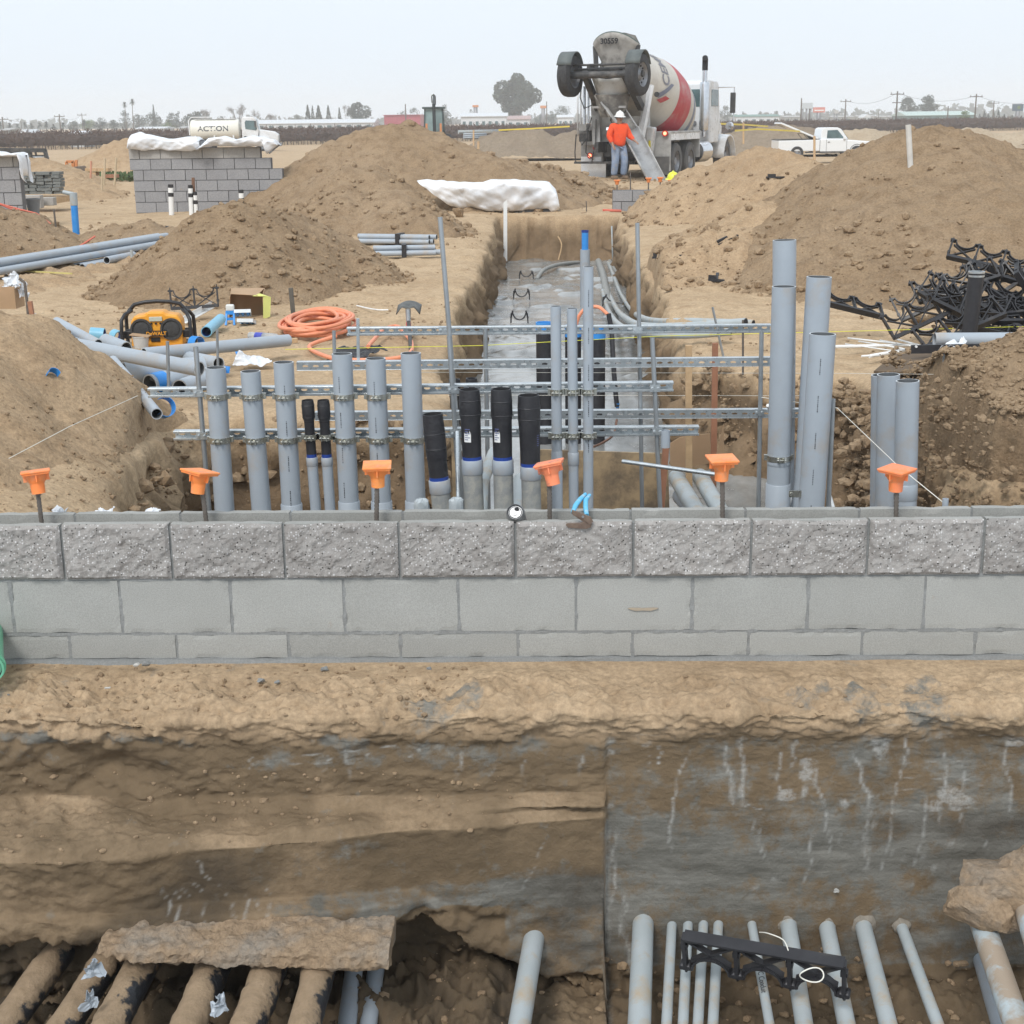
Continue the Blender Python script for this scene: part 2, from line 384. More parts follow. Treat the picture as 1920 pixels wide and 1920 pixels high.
def geo_axis(fine, lim, step, grow, end):
    a = list(np.arange(fine[0], fine[1]+1e-6, step)); s = step
    while a[-1] < end: s *= grow; a.append(a[-1]+s)
    s = step; b = [fine[0]]
    while lim is not None and b[-1] > lim: s *= grow; b.append(b[-1]-s)
    return np.array(b[:0:-1]+a) if lim is not None else np.array(a)
gx_ = geo_axis((-2.6, 3.8), -700, .032, 1.035, 700)
ys = [4.972]; s_ = .032
while ys[-1] < 1060:
    s_ = .032 if ys[-1] < 11 else (s_*1.0075 if ys[-1] < 35 else s_*1.06); ys.append(ys[-1]+s_)
gy_ = np.array(ys)
X, Y = np.meshgrid(gx_, gy_, indexing='ij')
S, GX, GY = poly_sdf(X, Y, PIT)
S2 = S + .05*fbm(X, Y, 0, 1.6, 3)+.03*fbm(X, Y, 5, 6, 3)
W_ = .42
z0 = base_z(X, Y) + .22*sst(-X, 1.5, 2.2)*(1-sst(Y, 6, 8.5))
floor_z = np.where(Y > 8.3, -.95, -1.25)
t = np.clip(-S2/W_, 0, 1)
Z = z0*(1-t) + floor_z*t - .06*np.exp(-np.maximum(S2, 0)/.10)
Z = np.where(S2 > 0, Z, Z+.06*t)
kk = .86; ins = np.maximum(-S2, 0)
shift = np.where(ins < W_, ins*kk, W_*kk*np.clip(1-(ins-W_)/(1.3*W_), 0, 1))
wallm = (sst(t, 0.02, .2)*(1-sst(t, .9, 1.0)))
X3 = X + GX*(shift + wallm*(.10*fbm(X*1.0, Y, Z*1.3, 1.9, 3)+.09*fbm(X, Y, Z*1.5, 7, 3)))
Y3 = Y + GY*(shift + wallm*(.10*fbm(X*1.0, Y, Z*1.3+4, 1.9, 3)+.09*fbm(X, Y, Z*1.5+4, 7, 3)))
Y3 = np.where(Y < 4.99, Y, np.maximum(Y3, 4.975))
Z = Z + np.where(S2 > 0, .010*fbm(X, Y, 1, 9, 3)*(1-sst(Y, 30, 60)), 0)
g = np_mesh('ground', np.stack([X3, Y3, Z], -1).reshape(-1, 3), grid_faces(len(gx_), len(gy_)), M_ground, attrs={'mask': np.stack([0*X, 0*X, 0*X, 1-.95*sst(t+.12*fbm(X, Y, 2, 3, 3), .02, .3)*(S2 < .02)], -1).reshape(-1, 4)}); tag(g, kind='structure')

for key, (geom, mat, label, cat) in HEAPS.items():
    pts = np.array(geom[0]); sl = geom[1]; h = max(pts[:, 2].max(), .3)
    m = h/min(sl, geom[3]) + 1.0; x0, x1 = pts[:, 0].min()-m, pts[:, 0].max()+m; y0, y1 = pts[:, 1].min()-m, pts[:, 1].max()+m
    y0 = max(y0, 4.972); dist = pts[:, 1].mean(); st = max(.0022*dist, .018)
    st = max(st, math.sqrt((x1-x0)*(y1-y0)/160000))
    xs = np.arange(x0, x1, st); ysv = np.arange(y0, y1, st); A, B = np.meshgrid(xs, ysv, indexing='ij')
    hz = heap_h(A, B, key); s, sx, sy = poly_sdf(A, B, PIT)
    if key in ('right_apron', 'near_left', 'right_shoulder', 'near_right', 'mid_left', 'front_far'):
        cut = sst(s, -.02, .10); hz = hz*cut + (-.3)*(1-cut)
    elif dist < 30: hz = np.where(s < 0, -1, hz)
    gz = base_z(A, B) + .22*sst(-A, 1.5, 2.2)*(1-sst(B, 6, 8.5))
    keepv = (hz > gz-.12) & (s > -.03)
    Fq = grid_faces(len(xs), len(ysv)); kf = keepv.ravel()[Fq].any(1) & (s.ravel()[Fq] > -.05).all(1); Fq = Fq[kf]
    V = np.stack([A, B, np.maximum(hz, gz-.3)], -1).reshape(-1, 3); used = np.unique(Fq); re = np.full(len(V), -1); re[used] = np.arange(len(used))
    V = V[used]; o3 = np.array([V[:, 0].mean(), V[:, 1].mean(), 0]); o = np_mesh('dirt_heap' if cat == 'dirt heap' else 'dirt_bank', V-o3, re[Fq], mat)
    o.location = o3; tag(o, label, cat)

# loose clods lying on the ground and the heaps
_pt = [Vector(v) for v in ((0, 0, 1), (.894, 0, .447), (.276, .851, .447), (-.724, .526, .447), (-.724, -.526, .447), (.276, -.851, .447), (.724, .526, -.447), (-.276, .851, -.447), (-.894, 0, -.447), (-.276, -.851, -.447), (.724, -.526, -.447), (0, 0, -1))]
ICO_V = np.array(_pt)
ICO_F = np.array([(0, 1, 2), (0, 2, 3), (0, 3, 4), (0, 4, 5), (0, 5, 1), (1, 6, 2), (2, 7, 3), (3, 8, 4), (4, 9, 5), (5, 10, 1), (2, 6, 7), (3, 7, 8), (4, 8, 9), (5, 9, 10), (1, 10, 6), (6, 11, 7), (7, 11, 8), (8, 11, 9), (9, 11, 10), (10, 11, 6)])
def clods(name, xs, ys, zs, rs, mat):
    n = len(xs); a = rng.random(n)*6.28; ca, sa = np.cos(a)[:, None], np.sin(a)[:, None]
    sc = rs[:, None]*(.65+.6*rng.random((n, 3))); sc[:, 2] *= .72
    V = ICO_V[None]*(1+.38*(rng.random((n, 12, 1))-.5)) + .22*(rng.random((n, 12, 3))-.5); V = V*sc[:, None, :]
    V2 = np.stack([V[..., 0]*ca-V[..., 1]*sa, V[..., 0]*sa+V[..., 1]*ca, V[..., 2]], -1) + np.stack([xs, ys, zs+sc[:, 2]*.3], -1)[:, None, :]
    Fq = (ICO_F[None]+np.arange(n)[:, None, None]*12).reshape(-1, 3)
    return np_mesh(name, V2.reshape(-1, 3), Fq, mat, smooth=False)
cx, cy, cz, cr = [], [], [], []
def scatter(n, x0, x1, y0, y1, rmin, rmax, dens=None, pw=3.0):
    n = int(n*1.25); pw = pw*1.9
    xs = x0+(x1-x0)*rng.random(n); ys2 = y0+(y1-y0)*rng.random(n); h = H(xs, ys2); r = rmin+(rmax*.8-rmin)*rng.random(n)**pw
    s, _, _ = poly_sdf(xs, ys2, PIT); k = (s > .03)
    if dens is not None:
        hm = np.full(n, -9.)
        for kx in dens: hm = np.maximum(hm, heap_h(xs, ys2, kx))
        k &= (hm > -.1) & (rng.random(n) < np.clip(1.15-hm*1.0, .12, 1)) & (fbm(xs, ys2, 0, .8, 2) > -.5)
    else: k &= fbm(xs, ys2, 0, .7, 2) > .15
    cx.append(xs[k]); cy.append(ys2[k]); cz.append(h[k]); cr.append(r[k])
scatter(5200, 1.2, 8.5, 11.3, 19, .008, .085, ['big_right', 'right_apron'], 4)
scatter(2600, 1.2, 7.5, 17, 26, .012, .09, ['right_shoulder', 'big_right'], 4)
scatter(12000, 1.9, 3.6, 6.5, 8.3, .003, .028, ['near_right'], 1.6)
scatter(5200, -5, -.9, 12.9, 17.5, .007, .075, ['mid_left'], 4)
scatter(2600, -5.5, -.9, 21, 26, .012, .11, ['front_far'], 4)
scatter(2500, -7, 3, 26, 34, .02, .17, ['far_mid', 'behind_cover'], 4)
scatter(2600, -3.4, -1.7, 5.1, 8.4, .003, .022, ['near_left'], 4)
scatter(900, -9, -5, 17, 21, .012, .08, ['small_left', 'left_edge'], 3)
scatter(6500, -4.5, 4.5, 8.2, 16, .003, .025, None, 3)
scatter(2500, -8, -.8, 14, 26, .006, .05, None, 3)
scatter(1500, -14, 10, 26, 45, .02, .08, None, 3)
cx, cy, cz, cr = map(np.concatenate, (cx, cy, cz, cr))
tag(clods('dirt_clods', cx, cy, cz, cr, M_clod), kind='stuff', label='loose clods and crumbs of dried dirt scattered over the ground and heaps')
# tumbled lumps inside the pit faces
n = 2600; ang = rng.random(n); seg = PIT[[2, 3, 4, 5]]; 
def along(poly, n):
    L = np.sqrt(((poly[1:]-poly[:-1])**2).sum(1)); c = np.concatenate([[0], np.cumsum(L)]); t = rng.random(n)*c[-1]
    i = np.clip(np.searchsorted(c, t)-1, 0, len(L)-1); f = (t-c[i])/L[i]; return poly[i]+(poly[i+1]-poly[i])*f[:, None]
pp = np.concatenate([along(PIT[1:6], 1900), along(PIT[17:24], 4200)]); nn = len(pp)
pz = -1.2+1.15*rng.random(nn)**.8; off = -.03+.15*((-pz)/1.2)*rng.random(nn); rgt_ = pp[:, 0] > 1.9; pz = np.where(rgt_ & (pp[:, 1] < 8.2), -.6+1.0*rng.random(nn), pz); off = np.where(rgt_, .02+.06*rng.random(nn), off); prr = .008+.05*rng.random(nn)**5; prr = np.where(rgt_ & (pp[:, 1] < 8.2), .004+.024*rng.random(nn)**2.5, prr)
clo = clods('pit_lumps', pp[:, 0]+.04*rng.standard_normal(nn)-np.where(rgt_, .03+.05*rng.random(nn), 0), pp[:, 1]+.0-off, pz, prr, M_clod); tag(clo, kind='stuff', label='lumps of dirt sticking out of the cut pit walls')
# ------------------------------------------------------------------ near trench face under the block wall
WY = 4.78                                      # front face of the block wall
nu, nv = 620, 420
xs = np.linspace(-3.2, 3.05, nu)
XP = P(1140, 1500, Y=4.3)[0]                   # where the left pour ends and the right one steps back
def front_profile(x):
    """polyline (Y, z) from the wall foot down to the trench floor"""
    n1 = float(fbm(np.array(x), 0., 0., 1.1, 3)); n2 = float(fbm(np.array(x), 4., 0., 2.3, 3)); n3 = float(fbm(np.array(x), 9., 0., .9, 3))
    if x < XP:
        k = min(max((XP-x)/1.75, 0), 1); sh = .012+.275*k        # shelf gets deeper to the left
        ye = 4.40+.045*n1; yf = ye-.015; zs = -.575+.02*(1-k)
        lo = yf-sh+.03*n2*min(k*3, 1)
        bot = -.90+.03*n3-.33*min(max((x+.42)/.58, 0), 1); lp = .05*min(max((-.40-x)/.08, 0), 1)*(1-.8*min(max((-1.25-x)/.3, 0), 1)); hl = .17*min(max((.16-x)/.12, 0), 1)
        pts = [(WY+.02, -.195), (WY-.05, -.20), (ye+.06, -.205-.02*k), (ye, -.235-.03*k), (yf+.02, -.30-.02*k), (yf+.03, zs+.03), (yf-.02, zs), (lo+.035, zs-.015), (lo, zs-.045)]
        pts += [(lo+.02, bot+.075), (lo-lp, bot+.06), (lo-lp*1.2, bot+.01), (lo-lp*.5, bot-.015), (lo+hl, bot-.04), (lo+hl+.03, -1.22), (3.6, -1.27), (2.6, -1.3)]
    else:
        ye = 4.40+.045*n1*max(0, 1-(x-XP)*3)+.02*n1; yf = ye-.015*max(0, 1-(x-XP)*3); fy = yf+.035
        pts = [(WY+.02, -.195), (WY-.05, -.20), (ye+.06, -.205), (ye, -.235), (yf+.02, -.30), (fy, -.34), (fy+.005, -.42), (fy, -.52), (fy, -.62), (fy+.01, -.85), (fy, -1.1), (fy-.01, -1.26), (4.2, -1.29), (3.6, -1.3), (2.6, -1.32)]
    pts = np.array(pts); 
    if len(pts) < 16: pts = np.concatenate([pts, pts[-1:]+np.array([[-.01*(i+1), 0] for i in range(16-len(pts))])])
    return pts
V = np.zeros((nu, nv, 3)); 
for i, x in enumerate(xs):
    p = front_profile(x); V[i, :, 0] = x; h0, h1 = 120, 215
    for pp_, sl_, ex_ in ((p[:5], slice(0, h0), 1.0), (p[4:9], slice(h0-1, h1), 1.0), (p[8:], slice(h1-1, nv), .8 if x > XP else 1.25)):
        L = np.sqrt(((pp_[1:]-pp_[:-1])**2).sum(1)); c = np.concatenate([[0], np.cumsum(L)]); t = c[-1]*np.linspace(0, 1, sl_.stop-sl_.start)**ex_
        V[i, sl_, 1] = np.interp(t, c, pp_[:, 0]); V[i, sl_, 2] = np.interp(t, c, pp_[:, 1])
X, Y, Z = V[..., 0], V[..., 1], V[..., 2]
ty, tz = np.gradient(Y, axis=1), np.gradient(Z, axis=1); ln = np.sqrt(ty**2+tz**2)+1e-9; ny, nz_ = tz/ln, -ty/ln   # outward normal
right = sst(X, XP-.01, XP+.01)
right = right*sst(-Z, .27, .33)
lip = sst(Z, -.40, -.30)*sst(WY-.06-Y, 0, .16)*(1-.25*right)
shelf = (1-right)*sst(-.40-Z, 0, .08)*sst(Z, -.66, -.58)
low = sst(-Z, 1.15, 1.24)
under_l = (1-right)*sst(-X, -.10, .46)*sst(-.87-Z, 0, .05)
rough = .0025+.018*lip*(1-.35*right)+.006*shelf+.03*low+.026*under_l + .010*(1-right)*sst(-X, .9, 1.7)
rough = rough*(.35+.65*sst(WY-.04-Y, 0, .1))
face0 = sst(WY-.04-Y, 0, .1)
d = rough*(1.1*fbm(X, Y, Z, 5, 3)+.8*fbm(X, Y*1., Z*2, 14, 3)+.45*fbm(X, Y, Z, 42, 3, .6)) + .0016*fbm(X, Y, Z, 70, 3, .7)*face0
gouge = (1-right)*sst(-X, .95, 1.5)*sst(-.28-Z, 0, .05)*sst(Z, -.58, -.5)
d -= gouge*.07*np.maximum(0, fbm(X, 0, Z*1.6, 2.6, 3)-.05)
Y = Y - 0 + d*ny*1.0; Y = np.where(np.abs(ny) > 2, Y, Y); Z = Z + d*nz_
Z = Z + .008*fbm(X, Y, 0, 3, 3)*sst(WY-.03-Y, 0, .1)
# where mud, bare concrete, scrapes, dampness and painted-in face shade are
face = 1-np.clip(sst(Z, -.36, -.30)+shelf*.9, 0, 1)
fu = X; fz = Z
conc = np.zeros_like(X)
conc += right*face*(.44+.26*sst(-fz, .52, .80)+.24*fbm(X, 0, Z*2.5, 1.5, 4))
conc += (1-right)*face*(.24+.30*sst(X, -.75, .1)*sst(-fz, .6, .8)+.24*fbm(X, 3, Z*2, 1.3, 4)) 
conc += .5*np.exp(-((Z+.325)/.022)**2)*sst(fbm(X, 0, 0, 3.1, 3), .05, .35)*(1-right)       # pale concrete crumbs along the lip
conc += .45*lip*sst(fbm(X, Y, Z, 4.5, 3), .42, .62)
conc += (1-right)*.42*sst(-.80-Z, 0, .03)*sst(Z, -.95, -.9)*sst(X, -1.0, -.75)             # broken slab end
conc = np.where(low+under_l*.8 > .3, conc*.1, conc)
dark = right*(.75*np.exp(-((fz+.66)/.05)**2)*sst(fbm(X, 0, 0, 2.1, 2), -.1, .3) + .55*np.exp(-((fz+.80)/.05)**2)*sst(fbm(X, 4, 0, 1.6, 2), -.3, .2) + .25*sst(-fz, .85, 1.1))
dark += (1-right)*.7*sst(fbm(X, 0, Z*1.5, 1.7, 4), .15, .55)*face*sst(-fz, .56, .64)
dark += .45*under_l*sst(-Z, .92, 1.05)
scr = np.zeros_like(X)
def scratch(x0, z0, x1, z1, w=.006, a=1.0):
    global scr
    t = np.clip(((X-x0)*(x1-x0)+(Z-z0)*(z1-z0))/((x1-x0)**2+(z1-z0)**2+1e-9), 0, 1)
    dd = np.sqrt((X-(x0+t*(x1-x0))+.006*np.sin(t*9+x0*20))**2+(Z-(z0+t*(z1-z0)))**2); scr = np.maximum(scr, a*(1-sst(dd, w*.35, w)))
def spx(a, b, c, e, w=.006, al=1.0, Y=4.4):
    p, q = P(a, b, Y=Y), P(c, e, Y=Y); scratch(p[0], p[2], q[0], q[2], w, al)
for a in [(1290, 1410, 1262, 1500, .008), (1262, 1500, 1255, 1600, .008), (1360, 1405, 1378, 1510, .012), (1392, 1385, 1395, 1515, .013), (1395, 1510, 1425, 1520, .008), (1462, 1410, 1462, 1510, .007), (1528, 1440, 1555, 1560, .009),
          (1555, 1560, 1560, 1600, .008), (1605, 1420, 1632, 1500, .012), (1632, 1500, 1625, 1640, .01), (1705, 1375, 1700, 1440, .009), (1695, 1440, 1660, 1640, .008), (1745, 1500, 1715, 1670, .007), (1780, 1420, 1765, 1560, .007),
          (1410, 1540, 1440, 1620, .008), (1526, 1565, 1515, 1660, .007), (1890, 1405, 1905, 1540, .007), (1238, 1400, 1236, 1440, .006), (1218, 1410, 1218, 1450, .005), (1490, 1390, 1488, 1440, .01), (1810, 1440, 1805, 1570, .006),
          (1190, 1830, 1165, 1740, .016), (1165, 1740, 1175, 1690, .01), (1155, 1560, 1150, 1700, .01), (1850, 1570, 1860, 1610, .006)]: spx(*a[:4], a[4]*.75, .62)
for a in [(1545, 1593, 1800, 1625), (1560, 1605, 1790, 1590), (1580, 1580, 1770, 1640), (1670, 1440, 1810, 1435), (1680, 1465, 1830, 1470), (1660, 1490, 1850, 1480), (1740, 1395, 1900, 1380), (1150, 1380, 1500, 1370), (1500, 1372, 1800, 1350),
          (1640, 1553, 1780, 1560), (1200, 1660, 1420, 1672), (1450, 1655, 1660, 1640), (1730, 1330, 1900, 1345)]: spx(*a, .005, .45)
for a in [(620, 1420, 605, 1450), (740, 1400, 530, 1420), (500, 1432, 660, 1432), (700, 1410, 650, 1435), (800, 1395, 770, 1420), (650, 1395, 655, 1500), (930, 1430, 905, 1500), (860, 1440, 850, 1510), (980, 1430, 982, 1490), (1020, 1460, 1022, 1510), (1092, 1420, 1085, 1460), (870, 1410, 850, 1490), (470, 1420, 472, 1440)]: spx(*a, .006, .55)
for a in [(288, 1700, 305, 1770), (308, 1705, 328, 1765), (325, 1708, 350, 1768), (347, 1700, 382, 1772), (390, 1705, 445, 1768), (445, 1770, 447, 1725), (447, 1725, 495, 1765), (482, 1708, 497, 1760), (1020, 1670, 980, 1760), (350, 1650, 375, 1700), (620, 1620, 635, 1660)]: spx(*a, .004, .5, 4.05)
blob = sst(fbm(X, 1., Z, 9, 3), .62, .72)*right*face*sst(Z, -.75, -.6); scr = np.maximum(scr, .6*blob)
scr = scr*np.clip(face+lip*.4, 0, 1)
scr = np.maximum(scr, .5*np.exp(-((X-XP-.004)/.01)**2)*face*sst(-Z, .6, .7))
dry_lit = np.clip(sst(Z+.03*fbm(X, Y, 0, 4, 3), -.36, -.27) + (1-right)*sst(nz_, .35, .75)*sst(Z, -.72, -.66)*(.34+.38*fbm(X, Y, 0, 5, 3)), 0, 1)*(1-.0*lip)  # tan tops; steep faces painted darker for the sky light they miss
dry_lit = np.where(X > XP, dry_lit, np.maximum(dry_lit, .25*sst(fbm(X, 0, Z, 2.3, 3), .1, .5)))
mask = np.stack([np.clip(conc, 0, 1), np.clip(dark, 0, 1), np.clip(scr, 0, 1), dry_lit], -1)
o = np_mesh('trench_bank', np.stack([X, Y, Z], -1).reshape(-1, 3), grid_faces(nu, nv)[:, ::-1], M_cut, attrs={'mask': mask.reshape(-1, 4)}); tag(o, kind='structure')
FRONT = (X.copy(), Y.copy(), Z.copy())
# crumbs and pebbles on the ledge, the shelf and the trench floor
def sample_front(n, fn):
    i = rng.integers(2, nu-2, n); j = rng.integers(2, nv-2, n); p = np.stack([X[i, j], Y[i, j], Z[i, j]], -1); return p[fn(p, i, j)]
A1 = sample_front(9000, lambda p, i, j: (p[:, 2] > -.27) & (p[:, 1] < WY-.03) & (fbm(p[:, 0], p[:, 1], 0, 1.8, 2) > .15-.35*(p[:, 0] < -.3)) & (rng.random(len(p)) < np.where(p[:, 0] < .2, 1, .22)))
A2 = sample_front(9000, lambda p, i, j: (p[:, 2] < -.44) & (p[:, 2] > -.62) & (p[:, 0] < XP-.3) & (shelf[i, j] > .5) & (rng.random(len(p)) < .6))
A3 = sample_front(14000, lambda p, i, j: (p[:, 2] < -1.12) & (p[:, 1] > 3.4) & (rng.random(len(p)) < .7))
pb = np.concatenate([A1, A2, A3]); rr = np.concatenate([.002+.011*rng.random(len(A1))**4, .002+.012*rng.random(len(A2))**3.5, .002+.022*rng.random(len(A3))**5])
tag(clods('bank_crumbs', pb[:, 0], pb[:, 1], pb[:, 2], rr, M_clod), kind='stuff', label='crumbs and pebbles of dirt lying on the ledges of the near trench')

# ------------------------------------------------------------------ block wall
def block_mat(name, c1, c2, spk=None, grain=220, stain=True):
    m, nt, b = nodes(name); v = objc(nt)
    oi = nt.nodes.new('ShaderNodeObjectInfo').outputs['Random']
    va = nt.nodes.new('ShaderNodeVectorMath'); va.operation = 'ADD'
    cb = nt.nodes.new('ShaderNodeCombineXYZ'); nt.links.new(mth(nt, 'MULTIPLY', oi, 37.0), cb.inputs[0]); nt.links.new(mth(nt, 'MULTIPLY', oi, 11.0), cb.inputs[2])
    nt.links.new(v, va.inputs[0]); nt.links.new(cb.outputs[0], va.inputs[1]); v = va.outputs[0]
    col = mixc(nt, rampf(nt, nz(nt, v, 5, 5, .6), .3, .7), c1, c2)
    gr = nz(nt, v, grain, 3, .8); col = mixc(nt, rampf(nt, gr, .38, .62, 0, .55), col, tuple(c*.68 for c in c1))
    col = mixc(nt, rampf(nt, nz(nt, v, grain*.8, 2, .8), .60, .70, 0, .4), col, tuple(min(c*1.35, .8) for c in c1))
    if spk:
        col = mixc(nt, rampf(nt, nz(nt, v, 30, 5, .7), .45, .68, 0, .8), col, (.225, .205, .19))
        vo = nt.nodes.new('ShaderNodeTexVoronoi'); vo.inputs['Scale'].default_value = 120; nt.links.new(v, vo.inputs['Vector']); vo.inputs['Randomness'].default_value = 1
        sx = nt.nodes.new('ShaderNodeSeparateColor'); nt.links.new(vo.outputs['Color'], sx.inputs[0])
        k = mth(nt, 'MULTIPLY', rampf(nt, vo.outputs['Distance'], .26, .42, 1, 0), rampf(nt, sx.outputs[0], .66, .74))
        col = mixc(nt, k, col, (.54, .53, .52))
        k2 = mth(nt, 'MULTIPLY', rampf(nt, vo.outputs['Distance'], .25, .45, 1, 0), rampf(nt, sx.outputs[1], .86, .9)); col = mixc(nt, k2, col, (.05, .045, .04))
    elif stain:
        k = mth(nt, 'MULTIPLY', rampf(nt, nz(nt, v, 7, 5, .7), .68, .76), .5); col = mixc(nt, k, col, (.30, .22, .14))
    br = rampf(nt, oi, 0, 1, .93, 1.05); n = nt.nodes.new('ShaderNodeCombineColor')
    for i in range(3): nt.links.new(br, n.inputs[i])
    col = mixc(nt, 1.0, col, n.outputs[0], 'MULTIPLY')
    nt.links.new(col, b.inputs['Base Color']); b.inputs['Roughness'].default_value = .92; b.inputs['Specular IOR Level'].default_value = .2
    nt.links.new(bump(nt, gr, .5, .002), b.inputs['Normal']); return m
M_smooth = block_mat('smooth_grey_block', (.335, .335, .315), (.38, .38, .36))
M_split = block_mat('split_face_block_mat', (.315, .298, .28), (.37, .352, .335), spk=True)
M_mortar = block_mat('mortar_mat', (.23, .235, .23), (.28, .285, .28), grain=150, stain=False)
M_far_block = block_mat('far_block_mat', (.29, .29, .30), (.34, .34, .345), grain=60)
M_far_block_light = block_mat('far_block_light', (.40, .385, .365), (.44, .425, .40), grain=60)
wall = empty('block_wall', 'long low wall of grey concrete blocks with a rough split face top course', 'block wall', (0, WY, -.19))
TOPZ = .315; C1 = .111; C2 = -.092; C3 = -.19
ji = [P(px, 985-.008*px, Y=WY)[0] for px in (-740, -530, -315, -100, 113, 317, 530, 747, 966, 1188, 1410, 1630, 1848)]; ji += [ji[-1]+.402*k for k in (1, 2, 3)]
jm = [P(px, 1140, Y=WY)[0] for px in (-190, 22, 226, 433, 645, 860, 1080, 1298, 1515, 1733)]; jm = [jm[0]-.8, jm[0]-.4] + jm + [jm[-1]+.402*k for k in (1, 2, 3)]
jl = [P(px, 1215, Y=WY)[0] for px in (-80, 131, 331, 541, 751, 971, 1186, 1403, 1616, 1828)]; jl = [jl[0]-.8, jl[0]-.4]+jl+[jl[-1]+.402*k for k in (1, 2)]
def rough_edge_box(mb, c, size, jit, seg=.03, mat=0):
    """box whose faces are subdivided and slightly chipped at the rims"""
    sx, sy, sz = size; n = [max(2, int(round(a/seg))+1) for a in size]
    def face(o, u, v, nu_, nv_, nrm):
        a, b = np.meshgrid(np.linspace(0, 1, nu_), np.linspace(0, 1, nv_), indexing='ij')
        p = np.array(o)[None, None]+a[..., None]*np.array(u)+b[..., None]*np.array(v)
        q = p+np.array(c); e = np.minimum(np.minimum(a, 1-a)*np.linalg.norm(u), np.minimum(b, 1-b)*np.linalg.norm(v))
        h = np.maximum(0, fbm(q[..., 0], q[..., 1], q[..., 2], 23, 2))*jit; cen = p*0
        for k in range(3):
            w = (np.abs(p[..., k]) > size[k]/2-1e-6)*np.sign(p[..., k]); cen[..., k] = w
        cnt = np.abs(cen).sum(-1); p = p - cen*(h*(cnt > 1.5))[..., None]
        fs = grid_faces(nu_, nv_); mb.add((p+np.array(c)).reshape(-1, 3), [tuple(f) for f in fs], mat, False)
    hx, hy, hz = sx/2, sy/2, sz/2
    face((-hx, -hy, -hz), (sx, 0, 0), (0, 0, sz), n[0], n[2], 0); face((hx, hy, -hz), (-sx, 0, 0), (0, 0, sz), n[0], n[2], 0)
    face((hx, -hy, -hz), (0, sy, 0), (0, 0, sz), n[1], n[2], 0); face((-hx, hy, -hz), (0, -sy, 0), (0, 0, sz), n[1], n[2], 0)
    face((-hx, -hy, hz), (sx, 0, 0), (0, sy, 0), n[0], n[1], 0); face((-hx, hy, -hz), (sx, 0, 0), (0, -sy, 0), n[0], n[1], 0)
JG = .009
for k in range(len(ji)-1):
    x0, x1 = ji[k]+JG/2, ji[k+1]-JG/2; w = x1-x0; xc = (x0+x1)/2; tz = TOPZ+random.uniform(-.002, .002)
    mb = MB(); nx, nzz = 64, 34
    a, b = np.meshgrid(np.linspace(0, 1, nx), np.linspace(0, 1, nzz), indexing='ij')
    e = np.minimum(np.minimum(a, 1-a)*w, np.minimum(b, 1-b)*.2); em = sst(e, 0, .012)
    xx = x0+a*w; zz = C1+.004+b*(tz-C1-.004); hgt = .012+.009*fbm(xx, k*3., zz, 7, 3)+.006*fbm(xx, k*3., zz, 26, 3)+.003*fbm(xx, 0, zz, 80, 2)
    yy = WY-.001-em*np.maximum(hgt, .001); dz = .004*np.maximum(0, fbm(xx, 5., 0, 12, 3))*(b > .99); 
    mb.add(np.stack([xx, yy, zz-dz], -1).reshape(-1, 3), [tuple(f) for f in grid_faces(nx, nzz)], 0, False)
    rough_edge_box(mb, (xc, WY+.018, (tz+C1)/2), (w, .035, tz-C1-.004), .004, .02, 1)
    rough_edge_box(mb, (xc, WY+.175, (tz+C1)/2-.002), (w, .036, tz-C1-.008), .004, .02, 1)
    for xe in (x0+.09, x1-.09): mb.box((xe, WY+.096, C1+.05), (.03, .12, .09), mat=1)
    obj('concrete_block', mb, [M_split, M_smooth], wall, fix=False)
for (j, za, zb, dy) in ((jm, C2+.0045, C1-.0045, .012), (jl, C3+.006, C2-.0045, .013)):
    for k in range(len(j)-1):
        x0, x1 = j[k]+JG/2, j[k+1]-JG/2; mb = MB(); zt = zb
        rough_edge_box(mb, ((x0+x1)/2, WY+.10+random.uniform(-.0015, .0015), (za+zt)/2+random.uniform(-.001, .001)), (x1-x0, .19, zt-za), .0035, .018)
        obj('concrete_block', mb, M_smooth, wall, fix=False)
def mortar_bar(x0, x1, z0, z1, y0):
    mb = MB(); n1 = max(2, int((x1-x0)/.012)+1); n2 = max(2, int((z1-z0)/.006)+1)
    a, b = np.meshgrid(np.linspace(x0, x1, n1), np.linspace(z0, z1, n2), indexing='ij'); yy = y0+.0022*fbm(a, 0, b, 30, 3)
    return a, b, yy
mb = MB()
mb.box((-.25, WY+.1, C1+.0), (5.9, .184, .020)); 
for (x0, x1, z0, z1) in [(-3.2, 2.7, C1-.006, C1+.006), (-3.2, 2.7, C2-.006, C2+.006)]:
    a, b, yy = mortar_bar(x0, x1, z0, z1, WY+.005); mb.add(np.stack([a, yy, b], -1).reshape(-1, 3), [tuple(f) for f in grid_faces(*a.shape)])
for j, za, zb in ((ji, C1, TOPZ-.012), (jm, C2, C1), (jl, C3, C2)):
    for q in j:
        a, b, yy = mortar_bar(q-.0075, q+.0075, za, zb, WY+.0062); mb.add(np.stack([a, yy, b], -1).reshape(-1, 3), [tuple(f) for f in grid_faces(*a.shape)])
        if j is ji:
            mb.box((q, WY+.022, (za+zb)/2), (.010, .03, zb-za)); mb.box((q, WY+.175, (za+zb)/2), (.010, .034, zb-za))
mb.box((-.25, WY+.10, -.04), (5.9, .175, .30))
o = obj('mortar', mb, M_mortar, wall, fix=False)
mb = MB(); a, b = np.meshgrid(np.linspace(-3.2, 2.9, 440), np.linspace(0, 1, 8), indexing='ij')
